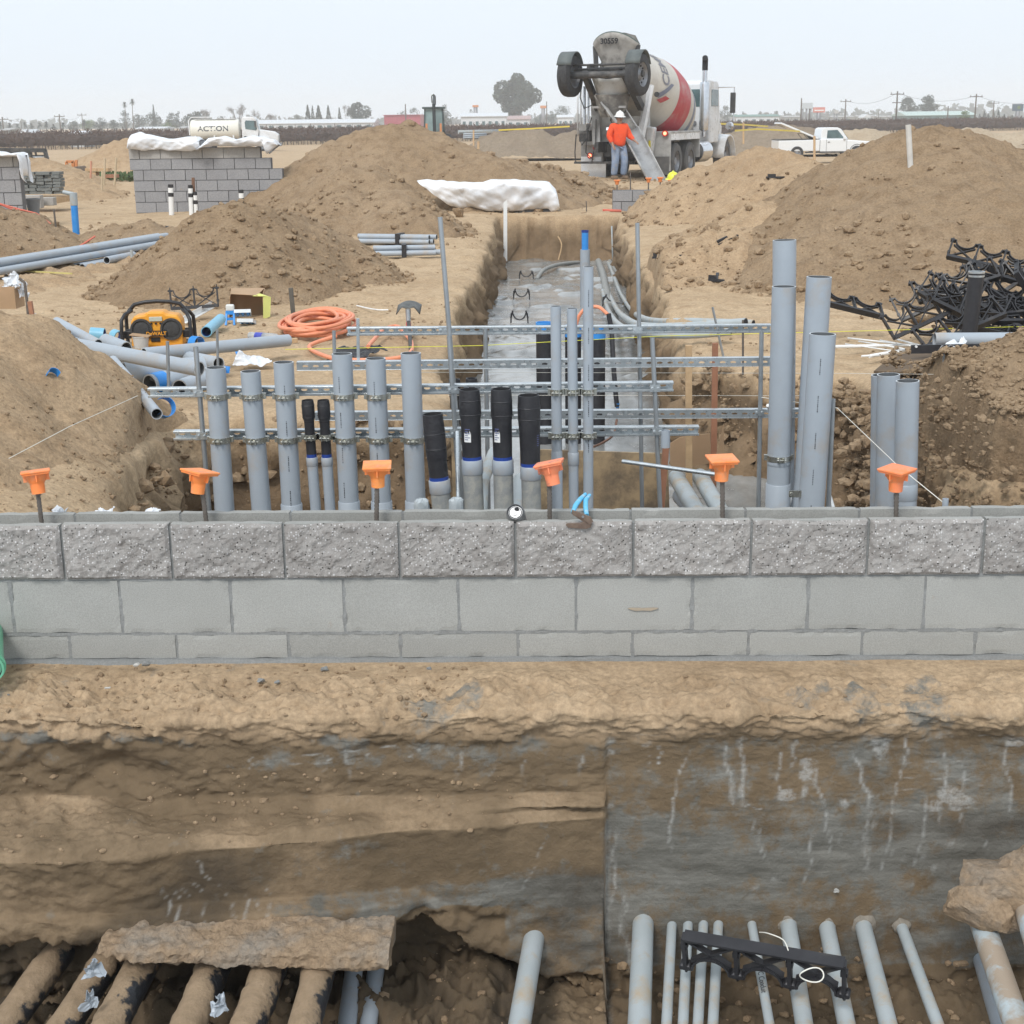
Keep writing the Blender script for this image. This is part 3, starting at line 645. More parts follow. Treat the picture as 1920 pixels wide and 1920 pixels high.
yy = WY-.006-.012*b*(1+.6*fbm(a, 0, 0, 5, 3)); zz = C3+.006-.03*b+.004*fbm(a, 1, 0, 9, 3); yy[:, 0] = WY+.02
mb.add(np.stack([a, yy, zz], -1).reshape(-1, 3), [tuple(f) for f in grid_faces(440, 8)]); mb.box((-.2, WY+.11, -.75), (6.0, .2, 1.1))
obj('footing', mb, M_mortar, wall, fix=False)
# a rusty brown smear scraped on one block is dried mud
mb = MB(); p = P(1206, 1143, Y=WY-.0025)
pts = [(p[0]+.045*math.cos(t)*(1+.3*math.sin(3*t)), p[2]+.008*math.sin(t)*(1+.5*math.cos(2*t))) for t in np.linspace(0, 2*math.pi, 16, endpoint=False)]
mb.prism(pts, WY-.0015, WY+.004); obj('mud_smear', mb, MAT('dried_mud', (.37, .30, .22), (.33, .28, .22), 40, .95), wall)

# ------------------------------------------------------------------ common materials
M_pvc = MAT('grey_pvc', (.36, .405, .45), (.33, .37, .415), 6, .38, dirt=(.40, .33, .25), dscale=6, damt=(.52, .80))
M_pvc_in = MAT('pvc_inside', (.12, .13, .14), rough=.6)
M_pvc_light = MAT('pale_pvc', (.40, .44, .455), (.35, .39, .40), 6, .45, dirt=(.42, .33, .22), dscale=9, damt=(.5, .66))
M_pvc_edge = MAT('pvc_cut_edge', (.55, .58, .60), rough=.5)
M_cement = MAT('pvc_splashed', (.30, .31, .30), (.22, .23, .23), 14, .75, dirt=(.36, .35, .31), dscale=30, damt=(.45, .65))
M_zinc = MAT('galvanised_steel', (.62, .66, .68), (.50, .54, .56), 22, .34, metal=.85, rv=.1)
M_steel = MAT('dull_conduit_steel', (.42, .45, .47), (.36, .385, .405), 12, .42, metal=.7)
M_slot = MAT('strut_inside', (.20, .22, .23), rough=.6, metal=.4)
M_clamp = MAT('clamp_steel', (.60, .60, .56), (.46, .46, .40), 16, .3, metal=.9)
M_black = MAT('black_plastic', (.018, .018, .021), (.028, .028, .032), 10, .48, dirt=(.10, .09, .075), dscale=8, damt=(.62, .8))
M_blackpipe = MAT('black_coated_pipe', (.020, .020, .024), (.03, .03, .034), 20, .5, bmp=.3, bs=90)
M_blue = MAT('blue_pvc', (.03, .24, .66), (.05, .29, .70), 8, .38)
M_blue_dk = MAT('blue_tape', (.02, .06, .30), rough=.4)
M_lblue = MAT('light_blue_pvc', (.18, .44, .60), (.22, .48, .63), 8, .42)
M_orange = MAT('orange_cap_plastic', (.92, .27, .06), (.86, .23, .05), 10, .45, dirt=(.55, .33, .20), dscale=22, damt=(.48, .72))
M_orange_f = MAT('faded_orange_cap', (.88, .26, .12), (.82, .24, .11), 12, .55, dirt=(.20, .14, .12), dscale=22, damt=(.52, .66))
M_rebar = MAT('rusty_rebar', (.12, .10, .085), (.17, .15, .13), 60, .75, metal=.3)
M_wood = MAT('stake_wood', (.55, .38, .22), (.46, .31, .17), 14, .8, bmp=.3)
M_redwood = MAT('reddish_wood', (.36, .17, .10), (.30, .14, .08), 14, .8)
M_white = MAT('white_paint', (.80, .81, .80), (.75, .76, .75), 3, .3, dirt=(.55, .50, .42), dscale=2, damt=(.6, .85))
M_rope = MAT('orange_hose_rubber', (.80, .30, .16), (.72, .26, .14), 20, .5)
M_string = MAT('white_string', (.80, .78, .70), rough=.8)
M_ystring = MAT('yellow_string', (.85, .85, .08), rough=.7)
M_board = MAT('plywood_board', (.42, .31, .18), (.34, .25, .15), 4, .8, dirt=(.10, .08, .06), dscale=5, damt=(.42, .6))
M_card = MAT('cardboard', (.42, .28, .17), (.36, .24, .14), 6, .85)
M_dark = MAT('dark_void', (.02, .02, .022), rough=.9)
# ------------------------------------------------------------------ rebar and caps on the wall
RY = WY+.095
rb = [((66, 884), (78, 980), .35, -6, 'cap tilted on the rebar nearest the left end of the wall'), ((375, 884), (387, 980), -.6, 9, 'cap tilted down to the left, in front of the leftmost standing grey pipe'),
      ((707, 872), (706, 980), .08, 0, 'cap in front of the fifth standing grey pipe'), ((1029, 868), (1031, 978), -.1, -12, 'faded cap smeared with dark dirt, beside the pliers'),
      ((1354, 860), (1355, 976), .12, 0, 'cap in front of the two sloping pale pipes'), ((1682, 880), (1680, 973), .78, 0, 'cap turned cornerwise in front of the pair of short grey pipes')]
for i, (a, b_, rz, tl, lab) in enumerate(rb):
    top = P(*a, Y=RY); bot = P(*b_, Y=RY); d = (top-bot)/np.linalg.norm(top-bot); b2 = bot-d*.09
    mb = MB(); L = np.linalg.norm(top-b2); n = int(L/.0065); pts = [b2+d*L*k/n for k in range(n+1)]
    mb.path(pts, [.0075+(.0016 if k % 2 else 0) for k in range(n+1)], 8)
    dq = ['at the left end of the wall', 'in front of the leftmost standing grey pipe', 'in front of the fifth standing grey pipe', 'just left of the blue handled pliers', 'in front of the sloping pale pipes', 'in front of the pair of short grey pipes'][i]
    T_ = empty('capped_rebar', 'orange square ' + lab, 'capped rebar', b2, 0, 'capped rebar dowels standing in the block wall')
    obj('rebar', mb, M_rebar, T_)
    t = bpy.data.objects.new('rebar_cap', None); COL.objects.link(t); t.parent = T_; t.location = Vector([float(x) for x in top-b2]); t.empty_display_size = .05
    t.rotation_euler = (math.radians(-7 if tl else 3), math.radians(tl), 0)
    mm = M_orange_f if i == 3 else MAT('orange_cap_%d' % i, (.92-.03*(i % 3), .27+.02*((i*2) % 5)-.02, .06+.012*i), (.84, .22, .05), 10, .5, dirt=(.55-.05*(i % 2), .33, .20), dscale=18+4*i, damt=(.46+.03*(i % 3), .72))
    R = Matrix.Rotation(rz, 3, 'Z'); mb = MB(); mb.box((0, 0, .0), (.100, .100, .008), R); mb.box((0, 0, -.0065), (.093, .093, .008), R)
    obj('top_plate', mb, mm, t, world=False, bevel=.003)
    mb = MB(); mb.lathe([(.012, -.078), (.0235, -.078), (.025, -.045), (.026, -.040), (.033, -.032), (.038, -.010), (.012, -.010)], 24, mat=0)
    for k in range(4):
        q = Matrix.Rotation(rz+k*math.pi/2, 3, 'Z'); mb.box(q @ Vector((.034, 0, -.02)), (.02, .004, .028), q)
    obj('sleeve', mb, mm, t, world=False)

# ------------------------------------------------------------------ standing conduits behind the wall
def at_y(a, b, py):  # point along a->b axis (3D, constant Y) whose pixel row is py
    t = (py-a[1])/(b[1]-a[1]); return (a[0]+(b[0]-a[0])*t, py)
def clamp(mb, c, d, r, side=0):
    """strap clamp ring with a bolted ear facing the viewer"""
    mb.lathe([(r+.001, -.013), (r+.004, -.013), (r+.004, .013), (r+.001, .013)], 24, c-np.array(d)*0, tuple(d))
    for s in (-1, 1):
        mb.box((c[0]+s*.011, c[1]-r-.012, c[2]), (.004, .026, .022))
    mb.tube((c[0]-.022, c[1]-r-.014, c[2]), (c[0]+.022, c[1]-r-.014, c[2]), .0035, n=6); mb.tube((c[0]-.018, c[1]-r-.014, c[2]), (c[0]-.011, c[1]-r-.014, c[2]), .007, n=6)
    for s in (-1, 1): mb.box((c[0]+s*(r+.008), c[1]+.01, c[2]), (.014, .016, .026))
GP = 'grey conduits standing in the rack behind the wall'
def print_line(t, A, d, r):
    k0 = random.uniform(-.4, .4)
    for k in range(5):
        mb = MB(); c = A+d*(.10+k*.16); n_ = 9
        for q in range(n_):
            e = c+d*(q*.008); mb.box((e[0]+r*math.sin(k0), e[1]-r*math.cos(k0)*1.004, e[2]), (.0035, .002, random.choice((.004, .006, .003))))
        o = obj('print', mb, M_black, t); o['kind'] = 'stuff'
def vpipe(label, a, b, Y, w, cuts=(), clamps=(), group=GP, mat=None, zbot=-1.15, name='conduit', extra=None, dscale=1.0):
    A, B = P(*a, Y=Y), P(*b, Y=Y); r = w/2*math.dist(A, CAM)/F*.965*dscale; d = (B-A)/np.linalg.norm(B-A); E = A+d*((zbot-A[2])/d[2])
    t = empty(name, label, 'conduit', E, 0, group); m = mat or M_pvc
    mb = MB(); mb.tube(E, A, r, n=32, inner=r*.90, mat=0, imat=1, capmat=2); obj('tube', mb, [m, M_pvc_in, M_pvc_edge], t)
    for (y0, y1, k) in cuts:
        p0 = P(*at_y(a, b, y0), Y=Y); p1 = P(*at_y(a, b, y1), Y=Y) if y1 else E
        mb = MB(); L = np.linalg.norm(p1-p0); ax = tuple((p1-p0)/L)
        mb.lathe([(r*1.001, 0), (r*k-.002, 0), (r*k, .003), (r*k, L-.003), (r*k-.002, L), (r*1.001, L)], 32, p0, ax)
        obj('coupling', mb, M_pvc, t)
    for y in clamps:
        c = P(*at_y(a, b, y), Y=Y); mb = MB(); clamp(mb, c, (-d), r); obj('pipe_clamp', mb, M_clamp, t)
    if extra: extra(t, A, d, r)
    return t
vpipe('leftmost grey conduit in the rack, right of the leaning steel post', (404, 689), (421, 955), 6.3, 38, (), (743, 824))
vpipe('second standing grey conduit from the left, the shortest of the six', (469.5, 696), (490, 955), 6.3, 38, (), (743, 824))
vpipe('third standing grey conduit from the left, just left of two small black fittings', (531.5, 679), (547, 955), 6.3, 38.5, [(944, None, 1.1)], (743, 824), extra=print_line)
vpipe('fourth standing grey conduit from the left, just right of two small black fittings', (641, 663), (655, 955), 6.3, 39, [(939, None, 1.1)], (743, 824), extra=print_line)
vpipe('fifth standing grey conduit from the left, with faint black print down its side', (704, 672), (716, 955), 6.3, 38.5, [(939, None, 1.1)], (743, 824), extra=print_line)
vpipe('sixth standing grey conduit from the left, with one clamp and no upper clamp', (770, 662), (780, 955), 6.3, 39, [(938, None, 1.1)], (824,))

def fitting(label, a, b, Y, wbody, rows, ycoup, wcoup, group, sticker=None, pipe_mat=None):
    """black coated elbow end: rows = [(py, width)] down the black part, coupling rows, pipe below"""
    A, B = P(*a, Y=Y), P(*b, Y=Y); d = (B-A)/np.linalg.norm(B-A); E = A+d*((-1.15-A[2])/d[2]); sc = math.dist(A, CAM)/F/2*.97
    t = empty('conduit_stub', label, 'conduit', E, 0, group)
    h = [np.dot(P(*at_y(a, b, y), Y=Y)-A, d) for y, w in rows]; r = [w*sc for y, w in rows]
    mb = MB(); prof = [(r[0]*.88, .10), (r[0]*.90, 0)] + [(rr, hh) for rr, hh in zip(r, h)] + [(r[-1]*.8, h[-1])]
    mb.lathe(prof, 32, A, tuple(d), mats=[1]+[0]*(len(prof)-2)); mb.lathe([(r[0]*.0001, .11), (r[0]*.88, .11)], 32, A, tuple(d), mat=1)
    obj('black_sleeve', mb, [M_blackpipe, M_dark], t)
    for y in (rows[1][0], rows[2][0]) if len(rows) > 3 else ():
        q = P(*at_y(a, b, y), Y=Y); hh = np.dot(q-A, d); w = max(ww for yy, ww in rows[:3]) if 0 else [ww for yy, ww in rows if yy == y][0]
        mb = MB(); mb.lathe([(w*sc*.99, -.003), (w*sc*1.03, 0), (w*sc*.99, .003)], 32, q, tuple(d)); obj('seam', mb, M_blackpipe, t)
    p0, p1 = P(*at_y(a, b, ycoup[0]), Y=Y), P(*at_y(a, b, ycoup[1]), Y=Y); L = np.linalg.norm(p1-p0); rc = wcoup*sc
    mb = MB(); q0 = P(*at_y(a, b, ycoup[0]-6), Y=Y); mb.tube(q0, p0+d*.01, r[-1]*1.02, n=32); obj('blue_tape', mb, M_blue_dk, t)
    mb = MB(); mb.lathe([(rc*.8, .0), (rc-.002, 0), (rc, .003), (rc, L-.003), (rc-.002, L), (rc*.8, L)], 32, p0, tuple(d)); obj('coupling', mb, M_pvc, t)
    mb = MB(); mb.tube(p1-d*.01, E, rc*.92, n=32); obj('tube', mb, pipe_mat or M_cement, t)
    if sticker:
        sx, sy, w2, h2 = sticker; c = P(sx, sy, Y=Y); ra = r[-1]+.0015; cc = P(*at_y(a, b, sy), Y=Y); off = math.asin(max(-.9, min(.9, (c[0]-cc[0])/ra))); hw = 1.9*w2*sc/ra; hh = h2*sc
        mb = MB(); vs = []; 
        for k in range(7):
            an = off-hw/2+hw*k/6
            for z in (-hh, hh): vs.append((cc[0]+ra*math.sin(an), cc[1]-ra*math.cos(an), c[2]+z))
        mb.add(vs, [(2*k, 2*k+2, 2*k+3, 2*k+1) for k in range(6)], 0)
        st = obj('sticker', mb, M_white, t)
        mb = MB(); ra += .001
        for row in range(6):
            z = c[2]+hh*(.75-.28*row); an0, an1 = off-hw*.36, off+hw*(.1 if row % 2 else .36); vs = []
            for k in range(4):
                an = an0+(an1-an0)*k/3
                for zz in (z-hh*.05, z+hh*.05): vs.append((cc[0]+ra*math.sin(an), cc[1]-ra*math.cos(an), zz))
            mb.add(vs, [(2*k, 2*k+2, 2*k+3, 2*k+1) for k in range(3)], 0)
        obj('sticker_print', mb, MAT('sticker_ink', (.12, .14, .30)), st)
    return t
GB = 'black coated conduit ends standing behind the wall'
fitting('lowest wide black conduit end, left of the other three', (811, 776), (829, 955), 5.95, 38, [(776, 39), (812, 42), (840, 41), (858, 40), (862, 38), (905, 37)], (899, 924), 42, GB)
fitting('wide black conduit end with a white sticker, left one of the two tallest', (880, 730), (889, 955), 5.95, 38, [(730, 39), (750, 42), (776, 43), (786, 39), (862, 37)], (861, 888), 42, GB, (877, 812, 15, 29))
fitting('wide black conduit end with a torn white sticker, right one of the two tallest', (939.5, 729), (945, 955), 5.95, 38, [(729, 39), (752, 42), (778, 42.5), (787, 39), (860, 37)], (861, 888), 42, GB, (932, 812, 14, 30))
fitting('wide black conduit end with a sticker wrapping its right side, nearest the slim conduits', (991, 741), (997, 955), 5.95, 38, [(741, 41), (764, 44), (785, 44), (805, 41), (873, 38)], (873, 898), 41, GB, (1009, 824, 12, 28))
for lab, xt, xb in (('left one of the two slim black conduit ends between the grey conduits', 576.5, 592), ('right one of the two slim black conduit ends between the grey conduits', 606, 619)):
    t = fitting(lab, (xt, 750), (xb, 955), 6.3, 20, [(750, 22), (760, 24.5), (782, 24), (790, 19), (856, 19)], (857, 873), 22.5, 'slim black conduit ends between the grey conduits', pipe_mat=M_pvc)
    c = P(xt+(xb-xt)*.34, 819, Y=6.3); mb = MB(); clamp(mb, c, (0, 0, 1), .026); obj('pipe_clamp', mb, M_clamp, t)
GS = 'slim grey conduits in the middle of the rack'
vpipe('slim grey conduit left of the other two slim ones in the rack', (1042, 574), (1045, 955), 6.2, 20.5, [(845, None, 1.07)], (735, 817), GS)
vpipe('slim grey conduit with a coupling near its foot, middle of three', (1072.5, 578), (1076, 955), 6.2, 19.5, [(848, 872, 1.14)], (735, 817), GS)
vpipe('tallest slim grey conduit, right one of three in the rack', (1103, 500), (1103, 955), 6.2, 20, (), (735, 817), GS, extra=print_line)
GR = 'tall grey conduits at the right end of the rack'
vpipe('tallest wide grey conduit, rear one of the tall right cluster', (1471, 450), (1468, 955), 7.05, 44, (), (), GR)
vpipe('wide grey conduit with a low clamp, front left of the tall right cluster', (1470, 537), (1458, 955), 6.7, 45, [(906, None, 1.09), (862, 872, 1.03)], (858,), GR)
vpipe('tall wide grey conduit leaning left, second highest of the right cluster', (1536, 519), (1509, 955), 6.65, 47, (), (), GR)
vpipe('nearest wide grey conduit of the tall right cluster with a slim post beside it', (1542.5, 626), (1521, 955), 6.1, 50, (), (), GR, extra=print_line)
mb = MB(); c = P(1492, 926, Y=6.08); mb.box(c, (.06, .006, .03)); mb.tube(c-np.array([.02, .01, 0]), c+np.array([-.02, .01, 0]), .008, n=6); thing('strut_bracket', 'brassy bracket bolted low between the two tall right conduits', 'bracket', mb, M_clamp)
GT = 'short grey conduits at the right'
vpipe('half hidden grey conduit left of the short right group', (1655, 703), (1652, 955), 6.95, 42, (), (), GT)
vpipe('middle grey conduit of the short right group', (1666, 702), (1662, 955), 6.8, 42, (), (), GT)
vpipe('front grey conduit of the short right group with a coupling near its foot', (1702, 714), (1697, 955), 6.6, 43, [(906, 936, 1.05)], (), GT)

# struts
def strut(label, a, b, Y, open_front=False, group='slotted steel struts of the conduit rack', h=.041):
    A, B = P(*a, Y=Y), P(*b, Y=Y); L = np.linalg.norm(B-A); t = empty('strut', label, 'strut', (A+B)/2, math.atan2(B[1]-A[1], B[0]-A[0]), group)
    t.rotation_euler = (0, -math.asin((B[2]-A[2])/L), t.rotation_euler[2])
    yw = .038 if open_front else 0.0; pitch = .0508; n = int(L/pitch); x0 = -n*pitch/2; mb = MB(); hz = h/2; sh = .0065; sl = .0145; nxt = -L/2
    yb = yw+.002
    for k in range(n):
        c = x0+(k+.5)*pitch; oc = [(sl*math.cos(q)*(1 if abs(math.cos(q)) > .3 else 1), sh*math.sin(q)) for q in np.linspace(0, 2*math.pi, 12, endpoint=False)]
        a1 = max(c-pitch/2, -L/2); b1 = c+pitch/2
        out = [(b1, 0), (b1, hz*.95), (c+sl*.5, hz*.95), (c, hz*.95), (c-sl*.5, hz*.95), (a1, hz*.95), (a1, 0), (a1, -hz*.95), (c-sl*.5, -hz*.95), (c, -hz*.95), (c+sl*.5, -hz*.95), (b1, -hz*.95)]
        vs = [(x, yw, z) for x, z in out]+[(c+x, yw, z) for x, z in oc]+[(c+x, yb, z) for x, z in oc]
        mb.add(vs, [(i, (i+1) % 12, 12+(i+1) % 12, 12+i) for i in range(12)]+[(12+i, 12+(i+1) % 12, 24+(i+1) % 12, 24+i) for i in range(12)], 0)
    e = L/2-n*pitch/2
    if e > .001:
        for s in (-1, 1): mb.box((s*(L/2-e/2), yw+.001, 0), (e, .002, h*.95))
    obj('slotted_web', mb, M_zinc, t, world=False)
    for s in (-1, 1):
        mb = MB(); mb.box((0, .019, s*hz), (L, .041, .0025)); 
        if open_front: mb.box((0, -.001, s*(hz-.005)), (L, .0025, .0095)); 
        else: mb.box((0, .040, s*(hz-.005)), (L, .0025, .0095))
        obj('flange', mb, M_zinc, t, world=False, bevel=.0008)
    return t
strut('long strut that holds the upper clamps of the left conduits', (277, 737), (1263, 725), 6.40, True)
strut('long strut that holds the lower clamps of the left conduits', (325, 817), (1311, 808), 6.42, True)
strut('strut running behind the conduits just above the upper clamp strut', (556, 687), (1490, 678), 6.95)
strut('rear strut running between the two clamp struts towards the tall right conduits', (590, 781), (1545, 775), 6.95)
strut('rearmost and highest strut, above the orange hose', (650, 622), (1446, 616), 7.6, True)
# posts
def post(label, a, b, Y, w=9, zb=None, mat=None, name='steel_post', sq=False, cat='post', group='steel posts of the conduit rack'):
    A, B = P(*a, Y=Y), P(*b, Y=Y); d = (B-A)/np.linalg.norm(B-A); E = B if zb is None else A+d*((zb-A[2])/d[2]); r = w/2*math.dist(A, CAM)/F*.97
    mb = MB()
    if sq: mb.bar(E, A, 2*r, 2*r, up=(0, 1, 0))
    else: mb.tube(E, A, r, n=12, inner=r*.8)
    return thing(name, label, cat, mb, mat or M_steel, group)
post('steel post leaning at the left end of the rack', (367, 650), (392, 955), 6.36, 9.5, -1.1)
post('tallest steel post, on the left side of the trench', (825, 407), (849, 700), 7.02, 9.5, -1.1)
post('steel post joined to the clamp struts left of the black conduit ends', (842, 630), (863, 955), 6.36, 9.5, -1.1)
post('steel post behind the clamp struts, between the two tallest black conduit ends', (910, 616), (916, 955), 7.55, 9, -1.1)
post('tall steel post on the right side of the trench', (1195, 418), (1204, 955), 7.02, 8.5, -1.1)
post('steel post near the right ends of the clamp struts', (1223, 633), (1238, 955), 6.36, 9, -1.1)
post('steel post just left of the tall wide grey conduits', (1428, 621), (1422, 955), 6.92, 8.5, -1.1)
post('slim steel post touching the nearest tall right conduit', (1562, 748), (1553, 955), 6.15, 9.5, -1.1)
post('bright flat steel upright in front of the orange hose', (671, 597), (672, 684), 7.0, 5.5, None, M_zinc, sq=True)
post('short steel stub above the fourth grey conduit', (626, 620), (628, 700), 6.9, 7)
post('thin steel stake above the scrap conduit pile', (314, 640), (317, 745), 7.3, 6.5)
post('thin steel stake beside the cut blue pipe', (407, 618), (409, 700), 7.8, 5)
post('thin steel stake leaning beside the right hand sweeps', (1336, 576), (1350, 640), 10.5, 4.5, -.05)
post('thin steel stake at the end of the right hand sweeps', (1393, 600), (1393, 672), 9.6, 4, -.02, M_rebar)
post('short steel stub standing in the dirt beside the propped board', (1771, 657), (1771, 705), 7.45, 7, .25)
BR = ['upper strut crosses the leaning left post', 'lower strut crosses the leaning left post', 'upper strut crosses the middle post', 'lower strut crosses the middle post', 'upper strut crosses the right post', 'lower strut crosses the right post', 'rearmost strut crosses the tall left post', 'rear strut meets the tall wide conduits', 'middle strut crosses the tall right post']
for bi, (y, x, Y) in enumerate([(736, 373, 6.36), (816, 379, 6.36), (730, 849, 6.36), (812, 854, 6.36), (727, 1228, 6.36), (808, 1232, 6.36), (618, 831, 7.55), (772, 1423, 6.92), (618, 1195, 7.0)]):
    c = P(x, y, Y=Y); mb = MB(); mb.box((c[0], c[1]-.016, c[2]), (.045, .005, .032)); mb.tube((c[0]-.013, c[1]-.03, c[2]), (c[0]-.013, c[1]-.012, c[2]), .006, n=6); mb.tube((c[0]+.013, c[1]-.03, c[2]), (c[0]+.013, c[1]-.012, c[2]), .006, n=6)
    thing('rack_bracket', 'small bolted bracket where the ' + BR[bi], 'bracket', mb, M_zinc, 'bolted brackets joining posts and struts')
# pair of loose rods in front
mb = MB(); mb.tube(P(857, 810, Y=6.15), P(859, 935, Y=5.9), .0095, n=10, inner=.007); thing('steel_rod', 'bright steel rod between the first two black conduit ends', 'rod', mb, M_zinc)
mb = MB(); mb.tube(P(1167, 865, Y=6.1), P(1345, 890, Y=5.9), .009, n=10, inner=.0065); thing('steel_rod', 'loose thin steel tube leaning across the plywood form', 'rod', mb, M_zinc)
mb = MB(); mb.tube(P(1247, 793, Y=6.36)+np.array([0, -.02, -.03]), P(1247, 833, Y=6.36)+np.array([0, -.02, -.01]), .021, n=20, inner=.018); thing('pipe_collar', 'grey plastic collar on the right end of the lower clamp strut', 'collar', mb, M_pvc)
# ground clamp rods on wall top
mb = MB(); a, b_ = P(1773, 935, Y=5.02), P(1772, 965, Y=5.02); mb.tube(b_-np.array([0, 0, .06]), a, .011, n=12, inner=.008); thing('pipe_stub', 'short grey pipe stub at the rear of the wall with a white string tied on', 'pipe stub', mb, M_pvc)

# strings
def string(label, pts, r, mat, cat='string', group=None):
    mb = MB(); q = []
    for k in range(len(pts)-1):
        a, b_ = np.array(pts[k]), np.array(pts[k+1])
        for j in range(8): q.append(a+(b_-a)*j/8)
    q.append(np.array(pts[-1])); mb.path(q, r, 5); return thing('string_line', label, cat, mb, mat, group)
string('white string line running down from the tall conduits to the pipe stub on the wall', [P(1428, 745, Y=6.9), P(1570, 765, Y=6.5), P(1682, 872, Y=5.4), P(1772, 945, Y=5.02)], .0018, M_string)
string('white string line sloping over the dirt bank at the left', [P(-60, 900, Y=5.6), P(130, 800, Y=6.3), P(258, 742, Y=7.2)], .0016, M_string)
string('yellow string line stretched across the trench and the right hand side', [P(535, 655, Y=9.4), P(900, 648, Y=9.6), P(1240, 630, Y=10.0), P(1560, 622, Y=10.2), P(1930, 612, Y=10.4)], .0022, M_ystring)
string('thin pale string stretched across the trench below the yellow one', [P(790, 698, Y=7.8), P(1590, 700, Y=7.8), P(1770, 702, Y=7.5)], .0012, M_string)
string('thin pale string stretched low across the trench behind the clamp struts', [P(840, 741, Y=7.7), P(1500, 742, Y=7.7)], .0012, M_string)
# ------------------------------------------------------------------ wet concrete in the trench
m, nt, b = nodes('wet_concrete_mat'); v = geo(nt)
w1 = nz(nt, scaled(nt, v, (1.2, .55, 1)), 1.9, 6, .62); w2 = nz(nt, scaled(nt, v, (1, .8, 1)), 9, 6, .65)
col = mixc(nt, rampf(nt, w1, .4, .62), (.33, .335, .325), (.17, .172, .165)); col = mixc(nt, rampf(nt, w2, .55, .75, 0, .6), col, (.30, .29, .265))
nt.links.new(col, b.inputs['Base Color']); b.inputs['Specular IOR Level'].default_value = .6
rr_ = mth(nt, 'ADD', rampf(nt, w1, .47, .66, .04, .34), rampf(nt, w2, .45, .7, 0, .10)); nt.links.new(rr_, b.inputs['Roughness'])
nt.links.new(bump(nt, w2, .14, .02, bump(nt, nz(nt, v, 40, 4, .7), .3, .004)), b.inputs['Normal'])
M_wet = m
xs, ysv = np.arange(-.98, 1.62, .022), np.concatenate([np.arange(7.72, 15, .03), np.arange(15, 26.4, .06)])
A, B = np.meshgrid(xs, ysv, indexing='ij'); C = -.79 + .006*fbm(A, B, 0, 1.4, 4) + .003*fbm(A, B*.6, 3, 6, 3) - .25*sst(-B, -8.3, -7.8)*0
edge = np.minimum(A+.75, 1.32-A); C += .05*sst(-edge, -.22, .05)
C += .035*sst(fbm(A, B, 9., 2.0, 3), .45, .8)*sst(edge, 0, .2)
o = np_mesh('wet_concrete', np.stack([A, B, C], -1).reshape(-1, 3), grid_faces(len(xs), len(ysv)), M_wet); tag(o, kind='structure')
# plywood form closing the trench, its stakes, cardboard
def board(name, label, corners, th, mat, cat, group=None, d=(0, 1, 0)):
    mb = MB(); c = [np.array(q, float) for q in corners]; d = np.array(d, float)*th; n = len(c)
    mb.add([tuple(q) for q in c]+[tuple(q+d) for q in c], [tuple(range(n)), tuple(range(n, 2*n))[::-1]]+[((i+1) % n, i, n+i, n+(i+1) % n) for i in range(n)])
    return thing(name, label, cat, mb, mat, group)
board('plywood_form', 'stained plywood board closing the near end of the trench', [P(975, 842, Y=7.70), P(1252, 851, Y=7.66), P(1256, 975, Y=7.66), P(975, 975, Y=7.7)], .02, M_board, 'board')
board('plywood_form', 'narrow plank edge standing left of the black conduit ends', [P(845, 800, Y=7.7), P(858, 800, Y=7.7), P(870, 975, Y=7.7), P(850, 975, Y=7.7)], .02, M_board, 'board')
def stake(label, a, b, Y, w, mat, zb=-1.1, group='wooden stakes around the trench', tip=True):
    A, B = P(*a, Y=Y), P(*b, Y=Y); d = (B-A)/np.linalg.norm(B-A); E = B if zb is None else A+d*((zb-A[2])/d[2]); r = w*math.dist(A, CAM)/F*.97
    mb = MB(); mb.bar(E, A, r, r*.8, up=(0, 1, 0)); return thing('wooden_stake', label, 'stake', mb, mat, group, bevel=.002)
stake('pale wooden stake at the right side of the plywood form', (1291, 647), (1292, 950), 7.3, 12.5, M_wood)
stake('reddish wooden stake at the right side of the plywood form', (1341, 643), (1337, 950), 7.5, 11, M_redwood)
stake('short wooden stake under the grey collar', (1249, 832), (1240, 950), 6.9, 12, M_redwood)
board('cardboard_sheet', 'brown cardboard sheet folded behind the wooden stakes', [P(1255, 832, Y=7.6), P(1275, 820, Y=7.6), P(1331, 813, Y=7.6), P(1334, 868, Y=7.6), P(1258, 882, Y=7.6)], .006, M_card, 'cardboard')
board('cardboard_sheet', 'thin cardboard flap pointing up beside the reddish stake', [P(1357, 795, Y=7.4), P(1358, 850, Y=7.4), P(1341, 862, Y=7.4)], .006, M_card, 'cardboard')
for lab, a, b_, z in (('left one of two pale pipes sloping down behind the wall', (1268, 895), (1315, 975), 7.2), ('right one of two pale pipes sloping down behind the wall', (1312, 893), (1360, 975), 7.2)):
    A, B = P(*a, Y=7.4), P(*b_, Y=6.7); mb = MB(); mb.tube(B, A, .043, n=24); thing('sloping_pipe', lab, 'pipe', mb, M_pvc_light, 'pale pipes sloping down behind the wall')
mb = MB(); mb.tube(P(1275, 930, Y=7.4), P(1330, 990, Y=6.9), .043, n=20); thing('sloping_pipe', 'lowest pale pipe between the two sloping ones', 'pipe', mb, M_pvc, 'pale pipes sloping down behind the wall')
for lab, a, b_ in (('pale curved pipe behind the black conduit ends', (905, 905), (925, 850)), ('pale pipe bend right of the second black conduit end', (968, 975), (972, 900))):
    mb = MB(); mb.path([P(a[0]-4, 985, Y=6.6), P(*a, Y=6.7), P(*b_, Y=7.0), P(b_[0]+22, b_[1]-18, Y=7.3)], .03, 14); thing('curved_pipe', lab, 'pipe', mb, M_pvc_light)
